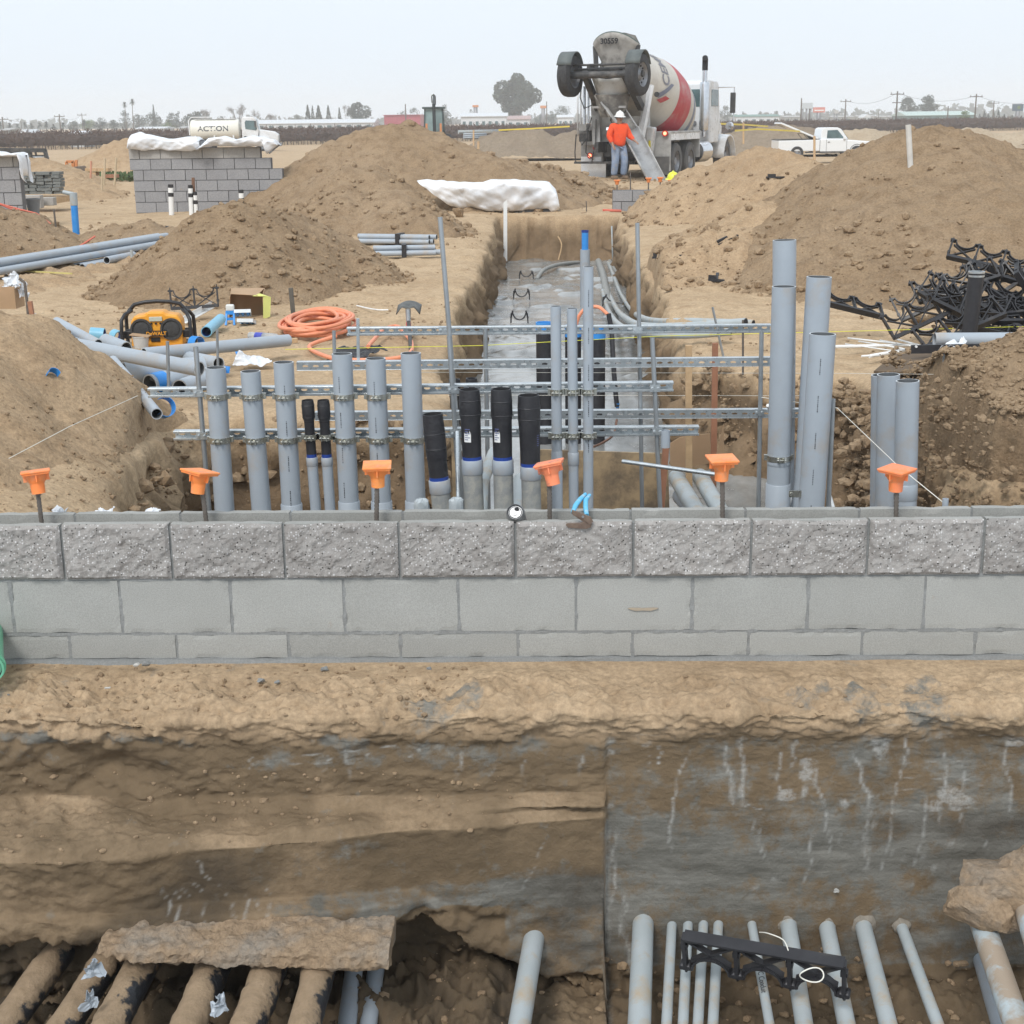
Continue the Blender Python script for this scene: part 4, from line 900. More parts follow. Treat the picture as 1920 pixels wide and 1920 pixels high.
for lab, a, b_ in (('thin white pipe rising left between the tall right conduits', (1440, 760), (1460, 800)), ('thin white pipe low between the tall right conduits', (1475, 960), (1482, 935)), ('thin white pipe foot right of the slim post', (1565, 960), (1556, 930))):
    mb = MB(); mb.tube(P(*a, Y=6.8), P(*b_, Y=6.95), .009, n=12); thing('thin_pipe', lab, 'pipe', mb, M_white)

# black posts with blue collars standing in the wet concrete
for i, (x, y, lab) in enumerate([(1020, 604, 'left'), (1074.5, 610, 'middle'), (1120, 613, 'right')]):
    A = P(x, y, Y=11.0); t = empty('capped_post', 'thick black conduit with a bright blue collar in the trench, %s one of three' % lab, 'conduit', (A[0], A[1], -.85), 0, 'black conduits with blue collars in the trench')
    r = .062; mb = MB(); mb.tube((A[0], A[1], -.85), (A[0], A[1], A[2]-.07), r, n=28); obj('black_sleeve', mb, M_blackpipe, t)
    mb = MB(); mb.tube((A[0], A[1], A[2]-.085), A, r*1.04, n=28, inner=r*.9); obj('blue_collar', mb, M_blue, t)
for x, y in ((852, 711), (884, 709)):
    A = P(x, y, Y=8.9); mb = MB(); mb.lathe([(.028, 0), (.036, 0), (.038, .03), (.036, .10), (.031, .13), (.031, 1.0)], 20, A, (0, 0, -1)); mb.lathe([(.0001, .02), (.03, .02)], 20, A, (0, 0, -1))
    thing('conduit_stub', 'slim black conduit end behind the struts, %s one of two' % ('left' if x < 860 else 'right'), 'conduit', mb, M_blackpipe, 'slim black conduit ends behind the struts')
A = P(1097, 433, Y=19.5); t = empty('blue_pipe', 'blue pipe standing in a grey sleeve far down the trench', 'pipe', (A[0], A[1], -.8), 0)
zm = P(1097, 468, Y=19.5)[2]; mb = MB(); mb.tube((A[0], A[1], -.8), (A[0], A[1], zm), .066, n=20, inner=.05); obj('grey_sleeve', mb, M_pvc, t)
mb = MB(); mb.tube((A[0], A[1], -.8), A, .045, n=20); obj('blue_tube', mb, M_blue, t)
mb = MB(); mb.lathe([(.0, .0), (.048, 0), (.05, .03), (.046, .03)], 20, A-np.array([0, 0, .02]), (0, 0, 1)); obj('cap', mb, M_blue_dk, t)
# sweeps running out of the concrete to the right
def sweep(label, pts, r, mat=M_pvc_light, group='grey conduits sweeping out of the trench to the right', hollow=True):
    q = [np.array(p) for p in pts]; n = len(q); out = []
    for i in range(n-1):
        p0, p1, p2, p3 = q[max(i-1, 0)], q[i], q[i+1], q[min(i+2, n-1)]
        for k in range(8):
            t = k/8; out.append(.5*((2*p1)+(-p0+p2)*t+(2*p0-5*p1+4*p2-p3)*t*t+(-p0+3*p1-3*p2+p3)*t**3))
    out.append(q[-1]); mb = MB(); mb.path(out, r, 16)
    d = out[-1]-out[-2]; d /= np.linalg.norm(d)
    if hollow: mb.tube(out[-1]-d*.01, out[-1]+d*.004, r*1.02, n=16, caps=False); mb.tube(out[-1]+d*.001, out[-1]+d*.0045, r*.8, n=16, mat=1)
    return thing('conduit_sweep', label, 'conduit', mb, [mat, M_dark], group)
sweep('upper grey sweep whose open end lies farthest right', [P(1141, 492, z=-.76), P(1152, 520, z=-.76), P(1164, 550, z=-.75), P(1182, 578, Y=18), P(1202, 595, Y=15), P(1235, 603, Y=13.1), P(1300, 603, Y=12.3), P(1412, 607, Y=11.9)], .032)
sweep('middle grey sweep ending beside the thin stakes', [P(1136, 530, z=-.74), P(1144, 555, z=-.74), P(1158, 582, Y=18), P(1175, 598, Y=15), P(1205, 611, Y=12.7), P(1280, 612, Y=12.0), P(1398, 604, Y=11.6)], .034)
sweep('lower grey sweep hidden partly by the rear strut', [P(1130, 545, z=-.73), P(1138, 575, z=-.73), P(1150, 598, Y=16), P(1170, 615, Y=13), P(1210, 625, Y=11.6), P(1290, 628, Y=11.3), P(1370, 622, Y=11.2)], .03)
sweep('concrete splashed sweep lying along the trench', [P(1122, 490, z=-.77), P(1131, 515, z=-.76), P(1137, 545, z=-.75), P(1145, 575, z=-.76)], .055, M_cement, hollow=False)
sweep('concrete splashed sweep nearest the right trench wall', [P(1143, 490, z=-.77), P(1152, 505, z=-.77), P(1160, 516, z=-.8)], .035, M_cement, hollow=False)
sweep('arched splashed pipe at the far left of the wet concrete', [P(1085, 492, z=-.78), P(1048, 496, z=-.73), P(1020, 506, z=-.72), P(1006, 524, z=-.79)], .032, M_cement, None, False)
def cable(name, label, pts, r, mat, cat, group=None, parent=None):
    q = [np.array(p) for p in pts]; n = len(q); out = []
    for i in range(n-1):
        p0, p1, p2, p3 = q[max(i-1, 0)], q[i], q[i+1], q[min(i+2, n-1)]
        for k in range(8):
            t = k/8; out.append(.5*((2*p1)+(-p0+p2)*t+(2*p0-5*p1+4*p2-p3)*t*t+(-p0+3*p1-3*p2+p3)*t**3))
    out.append(q[-1]); mb = MB(); mb.path(out, r, 8)
    if parent: return obj(name, mb, mat, parent)
    return thing(name, label, cat, mb, mat, group)
t = empty('cable_drop', 'orange cable arching over the trench into a black sleeve with a blue tip', 'cable', P(1150, 770, Y=10.8))
cable('cable', '', [P(1080, 612, Y=11), P(1086, 592, Y=11), P(1100, 578, Y=11), P(1122, 576, Y=11), P(1140, 590, Y=10.9)], .014, M_rope, '', parent=t)
mb = MB(); mb.path([P(1141, 588, Y=10.9), P(1147, 620, Y=10.9), P(1150, 680, Y=10.8), P(1154, 735, Y=10.8), P(1157, 762, Y=10.8)], .019, 12); obj('black_sleeve', mb, M_blackpipe, t)
mb = MB(); mb.tube(P(1157, 756, Y=10.8), P(1158, 768, Y=10.8), .020, .008, n=12); obj('blue_tip', mb, M_blue, t)
cable('cable', '', [P(1158, 766, Y=10.8), P(1156, 790, Y=10.6), P(1150, 815, Y=10.4), P(1130, 830, Y=10.2), P(1112, 838, Y=10)], .009, MAT('brown_cable', (.16, .08, .05)), '', parent=t)
# small saddles poking out of the concrete
def saddle(x0, x1, y, label, h=.13):
    A, B = P(x0, y, z=-.77), P(x1, y, z=-.77); mb = MB(); w = B-A; up = np.array([0, 0, 1.])
    pts = [A, A+up*h*.9+w*.02, A+up*h*1.05+w*.10]+[A+w*(.5-.36*math.cos(q))+up*h*(.95-.62*math.sin(q)) for q in np.linspace(.25, math.pi-.25, 9)]+[B+up*h*1.05-w*.10, B+up*h*.9-w*.02, B]; mb.path(pts, .009, 6)
    for q in (A, B): mb.tube(q+up*h*.5, q+up*h*1.2+w*(.12 if q is A else -.12), .011, n=6)
    thing('duct_saddle', label, 'spacer', mb, M_black, 'black duct saddles poking out of the concrete')
saddle(958, 990, 606, 'nearest black saddle in the wet concrete'); saddle(963, 993, 562, 'middle black saddle in the wet concrete'); saddle(974, 1000, 523, 'farthest black saddle in the wet concrete', .11); saddle(1130, 1190, 574, 'black saddle under the grey sweeps')
# white board and rod at the far end of the trench
board('white_board', 'white edged board leaning at the far left corner of the trench', [P(944, 380, Y=25.7), P(951, 374, Y=25.7), P(951, 490, Y=25.7), P(944, 490, Y=25.7)], .03, M_white, 'board')
mb = MB(); mb.tube(P(1149, 488, Y=25.6), P(1147, 424, Y=25.8), .014, n=8); thing('pale_rod', 'pale rod standing in the far right corner of the trench', 'rod', mb, M_pvc_light)
cable('root', 'thin pale root hanging on the far end wall of the trench', [P(1046, 443, Y=25.9), P(1053, 460, Y=25.85), P(1047, 487, Y=25.8)], .012, M_wood, 'root')

# ------------------------------------------------------------------ black duct spacers
def spacer_mb(w=.56, n=3, h=.17, bar=.012):
    """flat plastic grille: a bar, posts, crossed braces and half round seats, lying in XZ, bar at z=0"""
    parts = []; st = w/n
    mb = MB(); mb.box((0, 0, 0), (w, .045, .008)); mb.box((0, -.018, .010), (w, .008, .022)); parts.append(('bar', mb))
    for k in range(n+1):
        x = -w/2+k*st; mb = MB(); mb.bar((x, 0, .0), (x, 0, h), .012, .03, up=(0, 1, 0))
        for s in (-1, 1): mb.tube((x+s*.010, -.016, h-.01), (x+s*.010, .016, h-.01), .009, n=8)
        mb.tube((x, 0, h-.005), (x, 0, h+.02), .005, n=6); mb.box((x, 0, h*.3), (.022, .02, .02)); parts.append(('post', mb))
    for k in range(n):
        x0, x1 = -w/2+k*st, -w/2+(k+1)*st; mb = MB(); mb.bar((x0, 0, .01), (x1-.02, 0, h*.72), .008, .02, up=(0, 1, 0)); mb.bar((x1, 0, .01), (x0+.02, 0, h*.72), .008, .02, up=(0, 1, 0)); parts.append(('brace', mb))
        mb = MB(); xc = (x0+x1)/2; r = st*.36
        pts = [(x0+.01, 0, h*.92)]+[(xc-r*math.cos(a), 0, h*.95-r*.95*math.sin(a)) for a in np.linspace(0, math.pi, 11)]+[(x1-.01, 0, h*.92)]
        for i in range(len(pts)-1): mb.bar(pts[i], pts[i+1], .007, .034, up=(0, 1, 0))
        parts.append(('seat', mb))
    return parts
def make_spacer(label, loc, rot, group=None, **k):
    t = empty('duct_spacer', label, 'duct spacer', loc, 0, group); t.rotation_euler = rot
    for nm, mb in spacer_mb(**k): obj(nm, mb, M_black, t, world=False)
    return t
A, B = P(1282, 1752, Y=4.02), P(1583, 1808, Y=3.86); c = (A+B)/2; d = B-A
fs = make_spacer('black plastic duct spacer resting across the pipes in the near trench', c, (math.radians(196), math.atan2(d[2], d[0])*1, math.atan2(d[1], d[0])), None, w=float(np.linalg.norm(d)), h=.14)
t = empty('zip_tie', 'cream zip tie looped through the duct spacer in the near trench', 'zip tie', P(1520, 1830, Y=3.85)); 
cc = P(1522, 1828, Y=3.84); mb = MB(); mb.path([cc+np.array([.036*math.cos(a), .006*math.sin(2*a), .024*math.sin(a)]) for a in np.linspace(0, 2*math.pi, 22)], .0022, 6); obj('loop', mb, M_string, t)
cable('tail', '', [P(1478, 1782, Y=3.9), P(1468, 1762, Y=3.95), P(1440, 1750, Y=4.0), P(1424, 1748, Y=4.05)], .0018, M_string, '', parent=t)
PILE = 'black duct spacers dumped in a pile on the right'
s0 = make_spacer('black duct spacer lying alone at the foot of the largest heap, left of the pile', P(1605, 588, Y=11.3)+np.array([0, 0, .02]), (math.radians(-62), .25, .12), None, w=.46, n=2, h=.19)
sp = make_spacer('black duct spacer in the pile, its lowest left end reaching the ground', P(1812, 630, Y=10.1)+np.array([0, 0, .03]), (math.radians(-55), -.35, .2), PILE, w=.62, n=3, h=.20)
plabs = ['above the black standing pipe, highest of the pile', 'at the upper right of the pile', 'just left of the black standing pipe', 'left shoulder of the pile', 'at the left flank of the pile', 'behind the black standing pipe'] + ['spanning the top right of the pile', 'on the right half of the pile, second row', 'between the pipe and the right edge', 'just right of the black standing pipe', 'low on the right of the pile', 'at the lower right corner of the pile', 'behind the lower right of the pile', 'just below the pipe rim on the left', 'high behind the pipe rim', 'at the right edge above the thick conduit', 'lowest, touching the thick grey conduit', 'lowest right, near the near heap']
spots = [(1850, 485, 11.4, .2), (1905, 512, 11.2, .35), (1800, 530, 10.9, -.3), (1765, 555, 10.8, -.45), (1745, 590, 10.5, -.35), (1835, 560, 10.7, .1), (1875, 545, 10.8, .6), (1915, 560, 10.8, -.4), (1860, 580, 10.6, -.15), (1900, 595, 10.5, .5), (1940, 590, 10.5, 0), (1820, 585, 10.5, .45), (1890, 530, 11.0, -.6), (1950, 530, 11.0, .3), (1870, 612, 10.3, .2), (1915, 618, 10.2, -.2), (1790, 575, 10.6, .5), (1945, 560, 10.7, .9)]
for i, (x, y, Y, ry) in enumerate(spots):
    p = P(x, y+14, Y=Y); lab = 'black duct spacer in the pile ' + plabs[i] 
    dup(sp, p, (math.radians(random.uniform(-80, -25)), ry, random.uniform(-.5, .5)), lab, PILE)
s2 = make_spacer('black duct spacer standing on edge behind the yellow radio', P(366, 582, Y=12.4)+np.array([0, 0, .02]), (math.radians(-12), -.05, .1), None, w=.40, n=2, h=.17)
# short bits of black plastic on the right hand ground
for i, (a, b_, w, lab) in enumerate([((1345, 465), (1382, 447), .10, 'black plastic strip lying on the slope right of the trench'), ((1226, 488), (1278, 485), .07, 'black bar lying at the right lip of the trench'), ((1440, 336), (1467, 336), .13, 'black strip high on the dirt shoulder below the pickup'),
                                       ((1328, 530), (1358, 532), .08, 'small broken black spacer near the right lip of the trench')]):
    m0 = P((a[0]+b_[0])/2, (a[1]+b_[1])/2, z=.1); 
    def ong(px, py):
        lo = None
        for Yq in np.arange(8, 40, .1):
            q = P(px, py, Y=Yq); 
            if q[2] <= Hp(q[0], q[1])+.01: return q
        return q
    A, B = ong(*a), ong(*b_); mb = MB(); n = np.array([0, 0, .03])
    mb.bar(A+n, B+n, w*.6, .025); mb.bar(A+n*1.8, (A+B)/2+n*1.8, .02, .05)
    if i == 3: mb.bar((A+B)/2+n, (A+B)/2+n+np.array([.03, .15, .05]), .03, .03)
    thing('plastic_scrap', lab, 'plastic scrap', mb, M_black)
# black standing pipe in front of the pile
A = P(1831, 512, Y=10.0); t = empty('black_pipe', 'black coated standing pipe with a pale metal rim in front of the spacer pile', 'pipe', (A[0], A[1], -.05))
mb = MB(); mb.tube((A[0]-.03, A[1], -.05), A, .052, n=28); obj('tube', mb, M_blackpipe, t)
mb = MB(); mb.tube(A, A+np.array([0, 0, .012]), .056, n=28, inner=.046); obj('rim', mb, M_zinc, t); mb = MB(); mb.tube(A-np.array([0, 0, .025]), A-np.array([0, 0, .012]), .0545, n=28); obj('band', mb, M_zinc, t)
# big pale conduit lying on the ground at right, propped board, black rail, white rods
mb = MB(); mb.tube(P(1752, 637, Y=9.6), P(2020, 636, Y=9.6), .047, n=28, inner=.042); thing('lying_conduit', 'thick grey conduit lying in front of the spacer pile', 'conduit', mb, M_pvc)
board('propped_board', 'dark brown board propped over the pit edge at the right', [P(1638, 700, Y=9.3), P(1676, 668, Y=9.75), P(1880, 655, Y=9.75), P(1800, 705, Y=8.6)], .015, MAT('dark_board', (.14, .095, .055), (.10, .07, .045), rough=.9), 'board', d=(0, 0, 1))
mb = MB(); a, b_ = P(1708, 655, Y=9.4), P(1868, 652, Y=9.35); mb.bar(a, b_, .02, .055)
t = thing('black_rail', 'black perforated plastic rail lying on the propped board', 'rail', mb, M_black)
for x in (1718, 1757, 1769):
    mb = MB(); q = P(x, 650, Y=9.38); mb.tube(q+np.array([0, -.004, 0]), q+np.array([0, .01, 0]), .008, n=10); mm_ = obj('hole', mb, M_white, t)
for i, (a, b_, w) in enumerate([((1590, 634), (1680, 644), .007), ((1565, 650), (1720, 647), .012), ((1610, 640), (1700, 655), .006), ((1630, 668), (1705, 655), .013), ((1650, 638), (1715, 650), .006), ((1680, 636), (1740, 652), .008), ((1585, 645), (1690, 660), .005), ((1615, 668), (1650, 666), .008)]):
    A, B = P(*a, z=.03), P(*b_, z=.035); mb = MB(); mb.tube(A, B, w, n=8)
    thing('white_rod', ['farthest left thin white rod of the scatter beside the board', 'longest thicker white rod of the scatter', 'thin white rod crossing the longest one', 'nearest thick white rod, bent towards the board', 'white rod in the middle of the scatter', 'white rod reaching the black rail', 'faintest thin white rod of the scatter', 'short nearest white rod at the left of the scatter'][i], 'rod', mb, M_white, 'thin white plastic rods scattered left of the propped board')
t = empty('torn_wrapper', 'torn white plastic wrapper lying against the thick grey conduit', 'wrapper', P(1795, 650, Y=9.5))
def crumple(name, label, cat, quad, n, amp, mat, parent=None, th=None, seed=0, group=None):
    c = [np.array(q, float) for q in quad]; u, v = np.meshgrid(np.linspace(0, 1, n), np.linspace(0, 1, n), indexing='ij'); u3, v3 = u[..., None], v[..., None]
    p = c[0]*(1-u3)*(1-v3)+c[1]*u3*(1-v3)+c[2]*u3*v3+c[3]*(1-u3)*v3; k = 2.2
    s = np.linalg.norm(c[1]-c[0]); f = k/s*1.6
    for a in range(3): p[..., a] += amp*fbm(p[..., 0]+seed, p[..., 1]+a*7, p[..., 2], f, 4)
    mb = MB(); mb.add(p.reshape(-1, 3), [tuple(q) for q in grid_faces(n, n)], 0, False)
    if parent: o = obj(name, mb, mat, parent)
    else: o = thing(name, label, cat, mb, mat, group)
    sol = o.modifiers.new('thickness', 'SOLIDIFY'); sol.thickness = .0012; return o
M_film = MAT('white_plastic_film', (.72, .74, .76), (.64, .66, .69), 3, .35, bmp=.4, bs=12)
crumple('film', '', '', [P(1760, 652, Y=9.35), P(1812, 655, Y=9.35), P(1806, 634, Y=9.55), P(1790, 640, Y=9.55)], 14, .03, M_film, t)

# ------------------------------------------------------------------ things lying on the wall
t = empty('drink_can', 'open aluminium drink can lying on the wall with its lid towards the viewer', 'can', P(966, 962, Y=4.87))
M_rim0 = MAT('lid_ridge_metal', (.12, .12, .125), rough=.4, metal=.7); M_alu = MAT('can_aluminium', (.33, .335, .34), (.22, .225, .23), 70, .42, metal=.75)
ca = P(966, 960, Y=4.80); ax = Vector((-.05, -.62, .42)).normalized(); mb = MB()
mb.lathe([(.0, -.12), (.024, -.12), (.032, -.11), (.033, -.02), (.031, -.006), (.0285, 0), (.0275, .002), (.0262, -.006), (.0225, -.0065), (.0215, -.0045), (.0, -.0045)], 40, ca, ax); obj('can_body', mb, M_alu, t)
s1 = (Vector((.35, 0, 1))-ax*ax.dot(Vector((.35, 0, 1)))).normalized(); s2_ = ax.cross(s1).normalized(); c0 = Vector([float(q) for q in ca])-ax*.0042
mb = MB(); vs = [c0+s1*(.0125+.0068*math.cos(a))+s2_*.0088*math.sin(a)+ax*.0004 for a in np.linspace(0, 2*math.pi, 20, endpoint=False)]; mb.add(vs, [tuple(range(20))]); obj('opening', mb, M_dark, t)
for r_ in (.0255, .0205): mb = MB(); mb.lathe([(r_-.0009, 0), (r_, .0012), (r_+.0009, 0)], 32, c0, ax); obj('lid_ridge', mb, M_rim0, t)
mb = MB(); mb.tube(c0-s1*.006, c0-s1*.006+ax*.0025, .0068, n=14, inner=.0038); mb.tube(c0, c0+ax*.0035, .0032, n=10); obj('pull_tab', mb, M_alu, t)
# channel lock pliers
t = empty('pliers', 'slip joint pliers with rusty jaws and light blue grips lying on the wall', 'pliers', P(1090, 975, Y=4.8))
M_jaw = MAT('rusty_jaw_steel', (.16, .11, .085), (.22, .16, .12), 40, .55, metal=.6); M_grip = MAT('light_blue_grip', (.10, .42, .66), (.13, .47, .70), 30, .5, dirt=(.45, .50, .5), dscale=40, damt=(.55, .7))
def pl(pts, r, mat, name):
    mb = MB(); mb.path(pts, r, 10); obj(name, mb, mat, t)
q = lambda x, y, yy: P(x, y, Y=yy)
pl([q(1074, 962, 4.83), q(1079, 948, 4.86), q(1088, 936, 4.90), q(1098, 926, 4.93)], [.008, .009, .009, .006], M_grip, 'grip')
pl([q(1100, 966, 4.83), q(1098, 952, 4.86), q(1098, 938, 4.90), q(1106, 928, 4.93)], [.008, .009, .009, .006], M_grip, 'grip')
def plate(pix, y0, th, mat, name):
    pts = [P(x, y, Y=y0) for x, y in pix]; mb = MB(); n = len(pts); mb.add([tuple(p) for p in pts]+[(p[0], p[1]+th, p[2]) for p in pts], [tuple(range(n)), tuple(range(n, 2*n))[::-1]]+[((i+1) % n, i, n+i, n+(i+1) % n) for i in range(n)]); return obj(name, mb, mat, t, bevel=.001)
plate([(1073, 957), (1080, 959), (1101, 972), (1110, 982), (1108, 989), (1099, 992), (1066, 990), (1061, 985), (1063, 982), (1088, 981), (1094, 979), (1071, 963)], 4.758, .010, M_jaw, 'jaw')
plate([(1074, 958), (1086, 961), (1108, 970), (1112, 978), (1106, 984), (1092, 973), (1074, 966)], 4.752, .010, M_jaw, 'jaw')
c = P(1093, 969, Y=4.749); mb = MB(); mb.tube(c, c+np.array([0, .03, 0]), .0045, n=12); obj('pivot', mb, M_alu, t)
for i, (x, y, w, lab) in enumerate([(108, 961, 26, 'far left'), (193, 962, 30, 'left'), (283, 962, 27, 'third')]):
    A = P(x, y, Y=5.0); crumple('plastic_scrap', 'crumpled clear plastic scrap on the back edge of the wall, %s from the left' % ('first' if i == 0 else ['', 'second', 'third'][i]), 'plastic scrap', [A+np.array([-w/2/540, -.03, .0]), A+np.array([w/2/540, -.03, 0]), A+np.array([w/2/540, .05, .0]), A+np.array([-w/2/540, .05, 0])], 12, .018, M_film, seed=i*3)
for i, (x, y) in enumerate([(791, 948), (855, 946)]):
    A = P(x, y, Y=5.5); mb = MB(); k = 24
    prof = [(0, .028), (.018, .026), (.027, .018), (.029, 0), (.028, -.06), (.028, -.4)]; mb.lathe(prof, k, A, (0, 0, 1)); mb.v = [(a+.0035*math.sin(a*900+c*300), b_+.003*math.sin(c*700+b_*500), c+.003*math.sin(a*700)) for a, b_, c in mb.v]
    thing('taped_stub', 'pipe stub wrapped in silver duct tape just behind the wall, %s one of two' % ('left' if i == 0 else 'right'), 'pipe stub', mb, MAT('duct_tape', (.42, .46, .48), (.34, .38, .40), 30, .4), 'pipe stubs wrapped in silver tape')
# green pipe end at the left end of the wall
A = P(-16, 1219, Y=4.62); B = A+np.array([.05, -.16, -.01]); mb = MB(); mb.tube(A+np.array([-.12, .3, .02]), B, .048, n=32, inner=.041, imat=1); mb.tube(B+np.array([-.012, .036, .002]), B+np.array([-.006, .02, .001]), .053, n=32)
thing('green_pipe', 'open end of a green sewer pipe at the left foot of the wall', 'pipe', mb, [MAT('green_pvc', (.16, .48, .30), rough=.4), M_dark])

# ------------------------------------------------------------------ pipes in the near trench
M_collar = MAT('muddy_mortar', (.26, .23, .19), (.17, .15, .12), 18, .9, bmp=.5, bs=90)
GN = 'grey conduits crossing the near trench on the right'
def near_pipe(label, a, b, w, mat=None, group=GN, za=-1.0, zb=-1.06, collar=False, Ya=4.43):
    A = P(*a, Y=Ya); B = P(*b, z=A[2]-.02); d = (B-A)/np.linalg.norm(B-A); r = w/2*np.linalg.norm(A-CAM)/F; E = A+d*2.2; A2 = A-d*.06
    t = empty('trench_conduit', label, 'conduit', B, 0, group); mb = MB(); mb.tube(A2, E, r, n=28, inner=r*.88, imat=1); obj('tube', mb, [mat or M_pvc_light, M_pvc_in], t)
    if collar:
        mb = MB(); n = 26; pr = [(r*.9, .014), (r*1.2, .012), (r*1.5, .004), (r*1.65, -.02)]; mb.lathe(pr, n, A, (0, -1, 0)); mb.v = [(x+.004*math.sin(x*160+z*90), y, z+.004*math.sin(x*130)) for x, y, z in mb.v]
        obj('mortar_collar', mb, M_collar, t)
    return t
near_pipe('wide grey conduit standing alone in the left half of the near trench', (1004, 1742), (975, 1915), 37, za=-1)
near_pipe('wide grey conduit at the left of the right hand group', (1206, 1728), (1199, 1915), 38)
for k, (a, b_) in enumerate([((1260, 1730), (1250, 1915)), ((1290, 1730), (1281, 1915)), ((1319, 1731), (1309, 1915)), ((1347, 1731), (1337, 1915))]):
    near_pipe(['first', 'second', 'third', 'fourth'][k] + ' from the left of the four slim conduits in the near trench', a, b_, 17.5)
nl = near_pipe('slim conduit with printed lettering behind the spacer', (1409, 1730), (1442, 1915), 16)
near_pipe('medium conduit under the middle of the spacer, ringed with mortar', (1478, 1732), (1507, 1915), 29, collar=True)
near_pipe('medium conduit under the right end of the spacer, ringed with mortar', (1550, 1736), (1586, 1915), 29, collar=True)
near_pipe('medium conduit just right of the spacer, ringed with mortar', (1618, 1735), (1664, 1915), 29, collar=True)
near_pipe('slim conduit farthest right of the ringed ones, leaning outward', (1690, 1737), (1756, 1915), 20, collar=True)
M_mudpipe = MAT('muddy_pvc', (.44, .50, .52), (.38, .44, .47), 6, .55, dirt=(.34, .24, .15), dscale=5, damt=(.42, .52))
near_pipe('muddy conduit coming out under the broken concrete lump', (1838, 1722), (1905, 1915), 42, M_mudpipe, Ya=4.20)
near_pipe('muddy conduit at the right edge beside the concrete lump', (1925, 1700), (1990, 1915), 44, M_mudpipe, Ya=4.1)
near_pipe('shadowed conduit low behind the muddy one on the right', (1835, 1790), (1872, 1920), 24, M_pvc, Ya=4.45)
cl = fbm
mb = MB(); c = P(1412, 1745, Y=4.38)
tc = bpy.data.curves.new('pipe_print', 'FONT'); tc.body = 'PVC Conduit'; tc.size = .026; tc.extrude = .0004; tc.align_x = 'CENTER'; tc.align_y = 'CENTER'
to = bpy.data.objects.new('tmp', tc); COL.objects.link(to); dg = bpy.context.evaluated_depsgraph_get(); me = bpy.data.meshes.new_from_object(to.evaluated_get(dg)); bpy.data.objects.remove(to)
me.materials.clear(); me.materials.append(M_black)
po = link_mesh('print', me, nl); A_ = P(1409, 1730, Y=4.43); B_ = P(1442, 1915, z=A_[2]-.02); d_ = Vector([float(x) for x in (B_-A_)]).normalized(); upn = (Vector([float(x) for x in CAM])-Vector([float(x) for x in B_])).normalized(); upn = (upn-d_*upn.dot(d_)).normalized()
rm = Matrix((d_, upn.cross(d_), upn)).transposed().to_4x4(); rr0 = 16/2*np.linalg.norm(A_-CAM)/F; pos = P(1429, 1845, z=A_[2]-.015)
tt = np.dot(pos-A_, np.array(d_)); ctr = Vector([float(x) for x in A_])+d_*tt+upn*(rr0+.0005); po.matrix_local = Matrix.Translation(ctr-nl.location) @ rm
# muddy black pipes on the left
m, nt, b = nodes('mud_caked_black_pipe'); v = geo(nt); n1 = nz(nt, v, 9, 6, .65); sp_ = nt.nodes.new('ShaderNodeSeparateXYZ'); gn = nt.nodes.new('ShaderNodeNewGeometry'); nt.links.new(gn.outputs['Normal'], sp_.inputs[0])
k = mth(nt, 'ADD', n1, mth(nt, 'MULTIPLY', mth(nt, 'SUBTRACT', sp_.outputs[2], mth(nt, 'MULTIPLY', sp_.outputs[0], .6)), .13)); k = rampf(nt, k, .46, .52)
col = mixc(nt, k, (.022, .024, .028), mixc(nt, rampf(nt, nz(nt, v, 40, 4, .7), .3, .7), (.23, .165, .10), (.29, .21, .135))); nt.links.new(col, b.inputs['Base Color']); nt.links.new(rampf(nt, k, 0, 1, .5, .95), b.inputs['Roughness'])
nt.links.new(bump(nt, n1, .8, .02, bump(nt, nz(nt, v, 60, 4, .7), .5, .005)), b.inputs['Normal']); M_mudblack = m
GM = 'mud caked black pipes in the near trench'
for i, (a, b_, w) in enumerate([((80, 1830), (10, 1925), 60), ((190, 1820), (120, 1925), 60), ((272, 1800), (205, 1925), 66), ((408, 1800), (352, 1925), 66), ((515, 1795), (465, 1925), 66), ((608, 1790), (570, 1925), 64)]):
    A = P(*a, Y=4.12); B = P(*b_, z=A[2]-.03); d = (B-A)/np.linalg.norm(B-A); r = w/2*np.linalg.norm(A-CAM)/F*.86; E = A+d*1.4; n1_, n2_ = 90, 30; A = A-d*.12
    L = np.linalg.norm(E-A); D = Vector([float(x) for x in d]); a1 = D.orthogonal().normalized(); b1 = D.cross(a1); vs = []
    s_, th_ = np.meshgrid(np.linspace(0, L, n1_), np.linspace(0, 2*math.pi, n2_, endpoint=False), indexing='ij')
    base = A[None, None]+d*s_[..., None]; dirv = np.cos(th_)[..., None]*np.array(a1)+np.sin(th_)[..., None]*np.array(b1); q = base+dirv*r
    bumpy = .007*np.maximum(0, fbm(q[..., 0], q[..., 1], q[..., 2], 17, 4, .65)+.35*dirv[..., 2]); q = base+dirv*(r+bumpy)[..., None]
    mb = MB(); mb.add(q.reshape(-1, 3), [(x*n2_+y, x*n2_+(y+1) % n2_, (x+1)*n2_+(y+1) % n2_, (x+1)*n2_+y) for x in range(n1_-1) for y in range(n2_)], 0, True)
    thing('muddy_pipe', ['leftmost mud caked black pipe, mostly buried', 'second mud caked black pipe from the left beside a torn plastic shard', 'third mud caked black pipe from the left', 'fourth mud caked black pipe from the left', 'fifth mud caked black pipe from the left', 'sixth mud caked black pipe, next to the shaded grey conduits'][i], 'pipe', mb, M_mudblack, GM)
